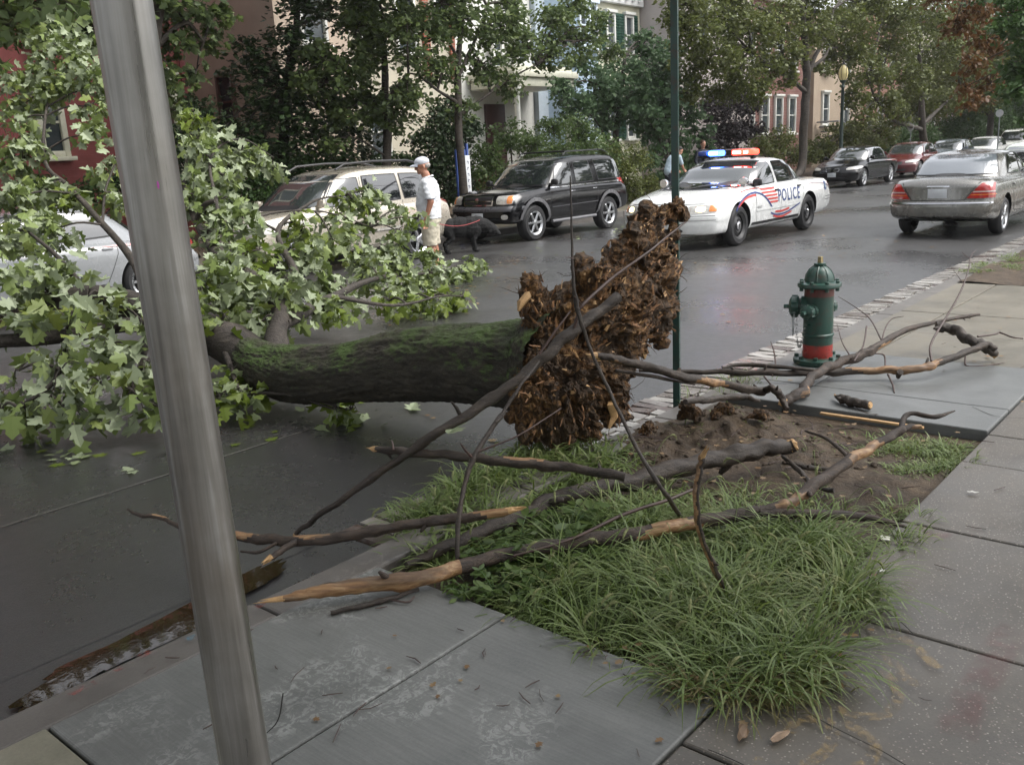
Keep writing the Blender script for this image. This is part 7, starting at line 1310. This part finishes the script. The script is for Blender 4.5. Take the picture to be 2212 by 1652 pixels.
tm = MB()
for k, p in enumerate(scatter([(1300, 960), (1700, 880), (2000, 940), (1950, 1080), (1500, 1130), (1350, 1080)], 120)):
    a = rg.uniform(0, 2 * PI); L = rg.uniform(.02, .11); r = rg.uniform(.0012, .004); d = Vector((cos(a), sin(a), rg.uniform(-.1, .25))); q = Vector((p[0], p[1], pit(p[0], p[1]) + .008)); b = Vector((-sin(a), cos(a), 0)) * L * rg.uniform(-.3, .3); tm.tube([q - d * L, q + b, q + d * L], [r * .7, r, r * .6], 5)
props(part('root_litter', tm, M_TWIG), 'broken rootlets and twigs strewn over the bare soil', 'twigs', None, 'stuff')
litter('fallen_leaves', [(1300, 960), (1700, 880), (2000, 940), (1950, 1080), (1500, 1130)], 60, .03, .03, M_DL, 'brown leaf bits on the bare soil between the branches', 8)
litter('fallen_leaves', [(1250, 1400), (1440, 1380), (1860, 1350), (1900, 1180), (1900, 1500), (1600, 1560), (1350, 1480)], 60, .012, .028, M_DL, 'dead leaf bits round the rim of the grass clump', 9)
# ================================================================= PEOPLE AND THE DOG
def cone(mb, a, ra, b, rb, n=14, sq=1.0, ax=None):
    """tapered round-ended limb piece (for fusing)"""
    a, b = Vector(a), Vector(b); d = (b - a).normalized(); u_ = Vector(ax) if ax else d.orthogonal(); u_ = (u_ - d * u_.dot(d)).normalized(); w_ = d.cross(u_); P = []; Rr = []
    for k in range(4): q = k / 4; P.append(a - d * ra * cos(q * PI / 2)); Rr.append(max(.001, ra * sin(q * PI / 2)))
    P += [a, b]; Rr += [ra, rb]
    for k in range(1, 5): q = k / 4; P.append(b + d * rb * sin(q * PI / 2)); Rr.append(max(.001, rb * cos(q * PI / 2)))
    vs = [p + (u_ * cos(2 * PI * k / n) + w_ * sin(2 * PI * k / n) * sq) * r for p, r in zip(P, Rr) for k in range(n)]
    mb.add(vs, [(i * n + k, i * n + (k + 1) % n, (i + 1) * n + (k + 1) % n, (i + 1) * n + k) for i in range(len(P) - 1) for k in range(n)] + [tuple(range(n - 1, -1, -1)), tuple((len(P) - 1) * n + k for k in range(n))])
def frust(mb, rings, n=24):
    """closed tube of ellipse rings (centre, rx, ry) stacked; flat ends"""
    vs = [(c[0] + rx * cos(2 * PI * k / n), c[1] + ry * sin(2 * PI * k / n), c[2]) for c, rx, ry in rings for k in range(n)]
    mb.add(vs, [(i * n + k, i * n + (k + 1) % n, (i + 1) * n + (k + 1) % n, (i + 1) * n + k) for i in range(len(rings) - 1) for k in range(n)] + [tuple(range(n - 1, -1, -1)), tuple((len(rings) - 1) * n + k for k in range(n))])
def fuse(name, mb, mat, parent, vox=.011, sm=3, wrinkle=0.):
    me = baked(mb, [('REMESH', dict(mode='VOXEL', voxel_size=vox)), ('SMOOTH', dict(iterations=sm, factor=.5))], True, 80)
    if wrinkle:
        for v in me.vertices: q = v.co; v.co = q + v.normal * wrinkle * (noise.noise(Vector((q.x * 14, q.y * 14, q.z * 22))) + .5 * noise.noise(q * 34))
    return link(name, me, mat, parent)
SK = simple('skin', (.42, .22, .15), .5, 0, .12, 12); SKT = simple('tanned_skin', (.36, .17, .105), .5, 0, .14, 12)
def hand(mb, w, d, side, curl=.5, s=1.0, palm=None):
    """palm and five bent fingers; w wrist, d down-the-arm direction, side = thumb direction"""
    d = Vector(d).normalized(); th = Vector(side); th = (th - d * th.dot(d)).normalized(); nn = d.cross(th) * (palm or 1); w = Vector(w)
    cone(mb, w, .024 * s, w + d * .05 * s, .036 * s, sq=.5, ax=th); cone(mb, w + d * .05 * s, .036 * s, w + d * .085 * s, .038 * s, sq=.42, ax=th)
    for k, (o, L) in enumerate([(.030, .068), (.010, .076), (-.010, .070), (-.029, .056)]):
        p = w + d * .09 * s + th * o * s; a = curl * .4; q = p
        for j, (f, r) in enumerate(((.45, .0092), (.32, .0084), (.23, .0076))):
            dd = (d * cos(a) + nn * sin(a)).normalized(); q2 = q + dd * L * f * s; cone(mb, q, r * s, q2, r * s * .92, 8); q = q2; a += curl * .65
    p = w + d * .03 * s + th * .03 * s; q = p + (d * .7 + th * .75 + nn * .2).normalized() * .038 * s; cone(mb, p, .012 * s, q, .011 * s, 8); cone(mb, q, .011 * s, q + (d * .95 + th * .15 + nn * .3).normalized() * .03 * s, .009 * s, 8)
def head(mb, c, look=(1, 0, 0), s=1.0):
    """c: centre of the skull; look: facing direction"""
    f = Vector(look).normalized(); r = Vector((0, 0, 1)).cross(f).normalized(); u_ = f.cross(r); c = Vector(c); P = lambda a, b, h: c + f * a * s + r * b * s + u_ * h * s; M = Matrix((f, r, u_)).transposed()
    mb.ball(P(0, 0, .025), (.098 * s, .078 * s, .092 * s), M, 20); mb.ball(P(.028, 0, -.05), (.066 * s, .058 * s, .068 * s), M, 16); mb.ball(P(.070, 0, -.092), (.024 * s, .028 * s, .02 * s), M, 10)
    cone(mb, P(.088, 0, .012), .010 * s, P(.108, 0, -.030), .014 * s, 8); mb.ball(P(.084, 0, .028), (.018 * s, .05 * s, .012 * s), M, 10); mb.ball(P(.082, 0, -.062), (.014 * s, .024 * s, .012 * s), M, 8)
    for b in (-1, 1): mb.ball(P(.064, b * .038, -.025), (.022 * s, .018 * s, .02 * s), M, 8); mb.ball(P(-.008, b * .080, -.015), (.018 * s, .010 * s, .032 * s), M, 10)
    return P, M
# ---- man in white polo shirt, back three quarters, looking left at the crown
mp = G(938, 600, ROAD); yaw = R(131)
t = thing('person', 'man in white cap, white polo shirt and khaki shorts standing by the pale SUV', 'person', (mp.x, mp.y, crown(mp.x, mp.y)), yaw); t.scale = (1.13, 1.10, 1.0)
b = MB(); frust(b, [((0, 0, .95), .12, .16), ((0, 0, 1.05), .12, .155), ((-.01, 0, 1.2), .125, .165), ((-.015, 0, 1.36), .11, .18), ((-.01, 0, 1.44), .07, .12)]); cone(b, (-.01, 0, 1.42), .062, (.02, 0, 1.53), .056)
for s_ in (1, -1):
    x0 = .05 * s_; cone(b, (0, s_ * .09, .93), .095, (x0 * .4, s_ * .10, .52), .062); cone(b, (x0 * .4, s_ * .10, .52), .058, (x0 * .2 - .02, s_ * .10, .34), .058); cone(b, (x0 * .2 - .02, s_ * .10, .36), .056, (x0 * .0 - .03, s_ * .10, .12), .038); cone(b, (-.03, s_ * .10, .12), .038, (-.03, s_ * .10, .06), .036); cone(b, (-.05, s_ * .10, .045), .036, (.13, s_ * .115, .028), .030, sq=.8)
    el = (-.05, s_ * .275, 1.12); wr_ = (.03, s_ * .265, .875); cone(b, (-.01, s_ * .185, 1.39), .058, el, .043); cone(b, el, .043, wr_, .027); hand(b, wr_, (.10, -s_ * .02, -1), (1, 0, 0), .6, 1.0, -s_)
P, Mh = head(b, (.045, 0, 1.64), (1, .10, -.16)); fuse('body', b, SKT, t, .0085, 2)
b = MB()
frust(b, [((-.0, 0, .86), .155, .205), ((.0, 0, .95), .158, .20), ((.012, 0, 1.08), .168, .195), ((-.005, 0, 1.22), .155, .198), ((-.015, 0, 1.34), .135, .205), ((-.015, 0, 1.42), .105, .165), ((-.01, 0, 1.465), .075, .09)])
for s_ in (1, -1): cone(b, (-.01, s_ * .175, 1.385), .078, (-.033, s_ * .245, 1.23), .066); frust(b, [((-.04, s_ * .258, 1.16), .066, .060), ((-.034, s_ * .247, 1.24), .068, .066)])
fuse('polo_shirt', b, simple('white_cotton', (.62, .64, .66), .85, 0, .08, 9), t, .010, 2, .007)
g = MB(); g.tube([(.072 * cos(a) - .008, .074 * sin(a), 1.475 + .018 * cos(a) * -1) for a in [2 * PI * k / 20 for k in range(21)]], .013, 6); part('collar', g, simple('white_collar', (.66, .67, .68), .85), t)
for s_ in (1, -1):
    g = MB(); g.tube([(-.04 + .067 * cos(a), s_ * .258 + .062 * sin(a), 1.157) for a in [2 * PI * k / 16 for k in range(17)]], .004, 4); part('sleeve_trim', g, simple('navy_trim', (.02, .03, .09), .7), t)
b = MB(); frust(b, [((0, 0, .80), .145, .185), ((0, 0, .88), .15, .19), ((0, 0, .93), .145, .188)])
for s_ in (1, -1): frust(b, [((.015 * s_, s_ * .103, .46), .098, .090), ((.012 * s_, s_ * .10, .62), .102, .096), ((.0, s_ * .092, .80), .12, .102), ((0, s_ * .09, .86), .12, .10)])
fuse('shorts', b, simple('khaki_cotton', (.46, .42, .33), .85, 0, .12, 10), t, .010, 2, .006)
b = MB(); q = P(0, 0, .062); b.ball(q, (.104, .088, .075), Mh, 20); cap = fuse('cap', b, simple('pale_cap', (.55, .57, .62), .8, 0, .1, 20), t, .009, 1); 
g = MB(); vs = []; nn = 12
for i in range(nn + 1):
    a = -1.15 + 2.3 * i / nn
    for rr_, dz in ((.085, .045), (.125, .042), (.165 * (1 - .10 * a * a), .030 - .02 * a * a)): vs.append(P(rr_ * cos(a) + .01, min(1, rr_ / .1) * .082 * sin(a), dz))
vs2 = [v + Vector((0, 0, -.005)) for v in vs]; g.add(vs, [(3 * i + j, 3 * i + j + 1, 3 * i + j + 4, 3 * i + j + 3) for i in range(nn) for j in range(2)]); g.add(vs2, [(3 * i + j, 3 * i + j + 3, 3 * i + j + 4, 3 * i + j + 1) for i in range(nn) for j in range(2)]); part('cap_peak', g, simple('pale_cap_peak', (.50, .53, .60), .8), cap)
for s_ in (1, -1):
    g = MB(); g.ball(P(.083, s_ * .032, .0), (.008, .012, .007), Mh, 8); part('eye', g, simple('eye_dark', (.05, .04, .03), .2), t)
g = MB(); g.ball(P(-.045, 0, .0), (.062, .074, .045), Mh, 14); part('hair', g, simple('grey_hair', (.30, .28, .26), .8, 0, .3, 60), t)
for s_ in (1, -1):
    g = MB(); cone(g, (-.05, s_ * .10, .05), .044, (.14, s_ * .117, .034), .038, sq=.85); g.box((.045, s_ * .11, .012), (.27, .09, .022), bev=.01); part('shoe', g, simple('brown_shoe', (.10, .065, .04), .6), t)
leash_hand = t.matrix_basis @ Vector((.04, -.265, .80))
# ---- black dog
dp = G(1003, 548, ROAD); dy = R(-38); t = thing('dog', 'black shaggy dog on a leash standing behind the man, head lowered', 'dog', (dp.x, dp.y, crown(dp.x, dp.y)), dy); b = MB()
b.ball((.16, 0, .46), (.23, .19, .22), None, 16); b.ball((-.05, 0, .48), (.26, .18, .20), None, 16); b.ball((-.27, 0, .48), (.19, .17, .19), None, 16)
cone(b, (.28, 0, .53), .15, (.45, .02, .47), .13); cone(b, (.45, .02, .47), .12, (.55, .03, .42), .105); b.ball((.56, .03, .40), (.12, .11, .11), None, 14); cone(b, (.60, .03, .37), .055, (.70, .03, .31), .042); b.ball((.715, .03, .305), (.02, .022, .018), None, 8)
for s_ in (1, -1):
    b.ball((.52, .03 + s_ * .085, .40), (.045, .018, .07), Matrix.Rotation(R(20) * s_, 3, 'X'), 8)
    cone(b, (.22, s_ * .09, .42), .068, (.19, s_ * .095, .24), .045); cone(b, (.19, s_ * .095, .24), .04, (.21, s_ * .095, .06), .034); cone(b, (.21, s_ * .095, .04), .036, (.26, s_ * .095, .028), .028)
    cone(b, (-.30, s_ * .085, .45), .085, (-.22, s_ * .095, .28), .055); cone(b, (-.22, s_ * .095, .28), .048, (-.36, s_ * .095, .17), .034); cone(b, (-.36, s_ * .095, .17), .034, (-.33, s_ * .095, .05), .032); cone(b, (-.33, s_ * .095, .035), .034, (-.28, s_ * .095, .028), .028)
cone(b, (-.40, 0, .54), .04, (-.52, .02, .47), .032); cone(b, (-.52, .02, .47), .032, (-.60, .04, .34), .02)
fuse('body', b, simple('black_fur', (.006, .006, .006), .9, 0, .3, 40, .5), t, .010, 2, .008)
g = MB(); g.tube([(.37 + .02 * cos(a), .105 * cos(a) + .01, .49 + .105 * sin(a)) for a in [2 * PI * k / 16 for k in range(17)]], .010, 5); part('collar', g, simple('green_collar', (.25, .30, .12), .6), t)
nk = t.matrix_basis @ Vector((.37, .0, .60)); g = MB(); L = [leash_hand.lerp(nk, k / 8) + Vector((0, 0, -.10 * sin(PI * k / 8))) for k in range(9)]; g.tube([p - L[0] for p in L], .006, 5); o = part('dog_leash', g, simple('red_leash', (.35, .05, .05), .6)); o.location = L[0]; props(o, 'thin red leash from the man to the black dog', 'leash')
# ---- person in light blue shirt bending forward behind the police car bonnet
q = PV(1447, 395, 14.6); t = thing('person', 'person in pale blue shirt bending forward behind the green post and police car', 'person', (q.x, 14.6, 0), R(-15)); b = MB()
cone(b, (0, 0, .92), .13, (.14, 0, 1.20), .14, sq=1.15); cone(b, (.14, 0, 1.20), .14, (.26, 0, 1.34), .11); cone(b, (.28, 0, 1.38), .055, (.36, 0, 1.42), .052)
for s_ in (1, -1):
    cone(b, (0, s_ * .09, .90), .10, (.05 * s_, s_ * .10, .48), .065); cone(b, (.05 * s_, s_ * .10, .48), .062, (-.04 + .05 * s_, s_ * .10, .1), .042); cone(b, (-.05 + .05 * s_, s_ * .10, .045), .036, (.12 + .05 * s_, s_ * .11, .028), .03)
    cone(b, (.24, s_ * .19, 1.30), .056, (.30, s_ * .23, 1.05), .042); cone(b, (.30, s_ * .23, 1.05), .042, (.46, s_ * .15, .90), .028); hand(b, (.46, s_ * .15, .90), (1, -.2 * s_, -.4), (0, 0, 1), .5, 1, -s_)
P, Mh = head(b, (.43, 0, 1.50), (1, -.2, -.4)); fuse('body', b, SK, t, .010, 2)
b = MB(); cone(b, (.0, 0, .90), .165, (.14, 0, 1.20), .17, sq=1.15); cone(b, (.14, 0, 1.20), .168, (.25, 0, 1.33), .13)
for s_ in (1, -1): cone(b, (.23, s_ * .18, 1.31), .075, (.28, s_ * .225, 1.12), .062)
fuse('shirt', b, simple('pale_blue_cotton', (.34, .42, .48), .85, 0, .1, 10), t, .012, 2, .006)
b = MB(); frust(b, [((0, 0, .78), .13, .17), ((0, 0, .95), .13, .165)])
for s_ in (1, -1): frust(b, [((-.04 + .05 * s_, s_ * .10, .06), .065, .065), ((.05 * s_, s_ * .10, .48), .085, .085), ((0, s_ * .09, .85), .115, .1)])
fuse('trousers', b, simple('dark_trousers', (.04, .045, .06), .85), t, .012, 2); b = MB(); b.ball(P(-.02, 0, .05), (.10, .086, .085), Mh, 14); part('hair', b, simple('dark_hair', (.02, .015, .012), .7, 0, .3, 60), t)
# ---- bystander in dark clothes, only head and shoulders show over the police car roof
q = PV(1518, 330, 15.2); t = thing('person', 'bystander in dark clothes, head showing above the police car windscreen', 'person', (q.x, 15.2, 0), R(-120)); b = MB()
frust(b, [((0, 0, .9), .12, .16), ((0, 0, 1.15), .12, .16), ((0, 0, 1.40), .10, .19), ((0, 0, 1.48), .06, .1)]); cone(b, (0, 0, 1.45), .055, (.01, 0, 1.56), .05)
for s_ in (1, -1):
    cone(b, (0, s_ * .09, .9), .1, (0, s_ * .10, .5), .065); cone(b, (0, s_ * .10, .5), .062, (-.03, s_ * .10, .08), .042); cone(b, (-.05, s_ * .10, .045), .036, (.12, s_ * .11, .028), .03); cone(b, (0, s_ * .2, 1.4), .055, (.0, s_ * .27, 1.12), .042); cone(b, (0, s_ * .27, 1.12), .042, (.1, s_ * .22, .9), .028); hand(b, (.1, s_ * .22, .9), (.3, 0, -1), (1, 0, 0), .5, 1, -s_)
P, Mh = head(b, (.02, 0, 1.66), (1, 0, -.1)); fuse('body', b, SK, t, .010, 2); b = MB(); frust(b, [((0, 0, .85), .15, .19), ((0, 0, 1.15), .145, .19), ((0, 0, 1.40), .12, .21), ((0, 0, 1.50), .08, .11)])
for s_ in (1, -1): cone(b, (0, s_ * .19, 1.4), .075, (.0, s_ * .27, 1.14), .06); cone(b, (0, s_ * .27, 1.12), .055, (.09, s_ * .225, .93), .042)
fuse('jacket', b, simple('dark_navy_cotton', (.025, .028, .04), .85), t, .012, 2, .005); b = MB()
for s_ in (1, -1): frust(b, [((-.03, s_ * .10, .06), .065, .065), ((0, s_ * .10, .5), .085, .085), ((0, s_ * .09, .9), .12, .1)])
fuse('trousers', b, simple('black_trousers', (.03, .03, .035), .85), t, .012, 2); b = MB(); b.ball(P(-.02, 0, .05), (.104, .088, .09), Mh, 14); part('hair', b, simple('brown_hair', (.08, .045, .03), .7, 0, .3, 60), t)
# ================================================================= THE DAMP AIR
hz = MB(); hz.box((60, 10, 9.0), (500, 300, 22)); t = NT('damp_air'); t.t.nodes.remove(t.b)
vo = t.n('VolumePrincipled'); vo.inputs['Color'].default_value = (.97, .98, 1, 1); vo.inputs['Density'].default_value = .0004; vo.inputs['Anisotropy'].default_value = .2
t.l(vo.outputs[0], t.out.inputs['Volume']); o = part('haze', hz, t.m, None, False); props(o, kind='stuff', label='thin damp haze hanging over the whole street')
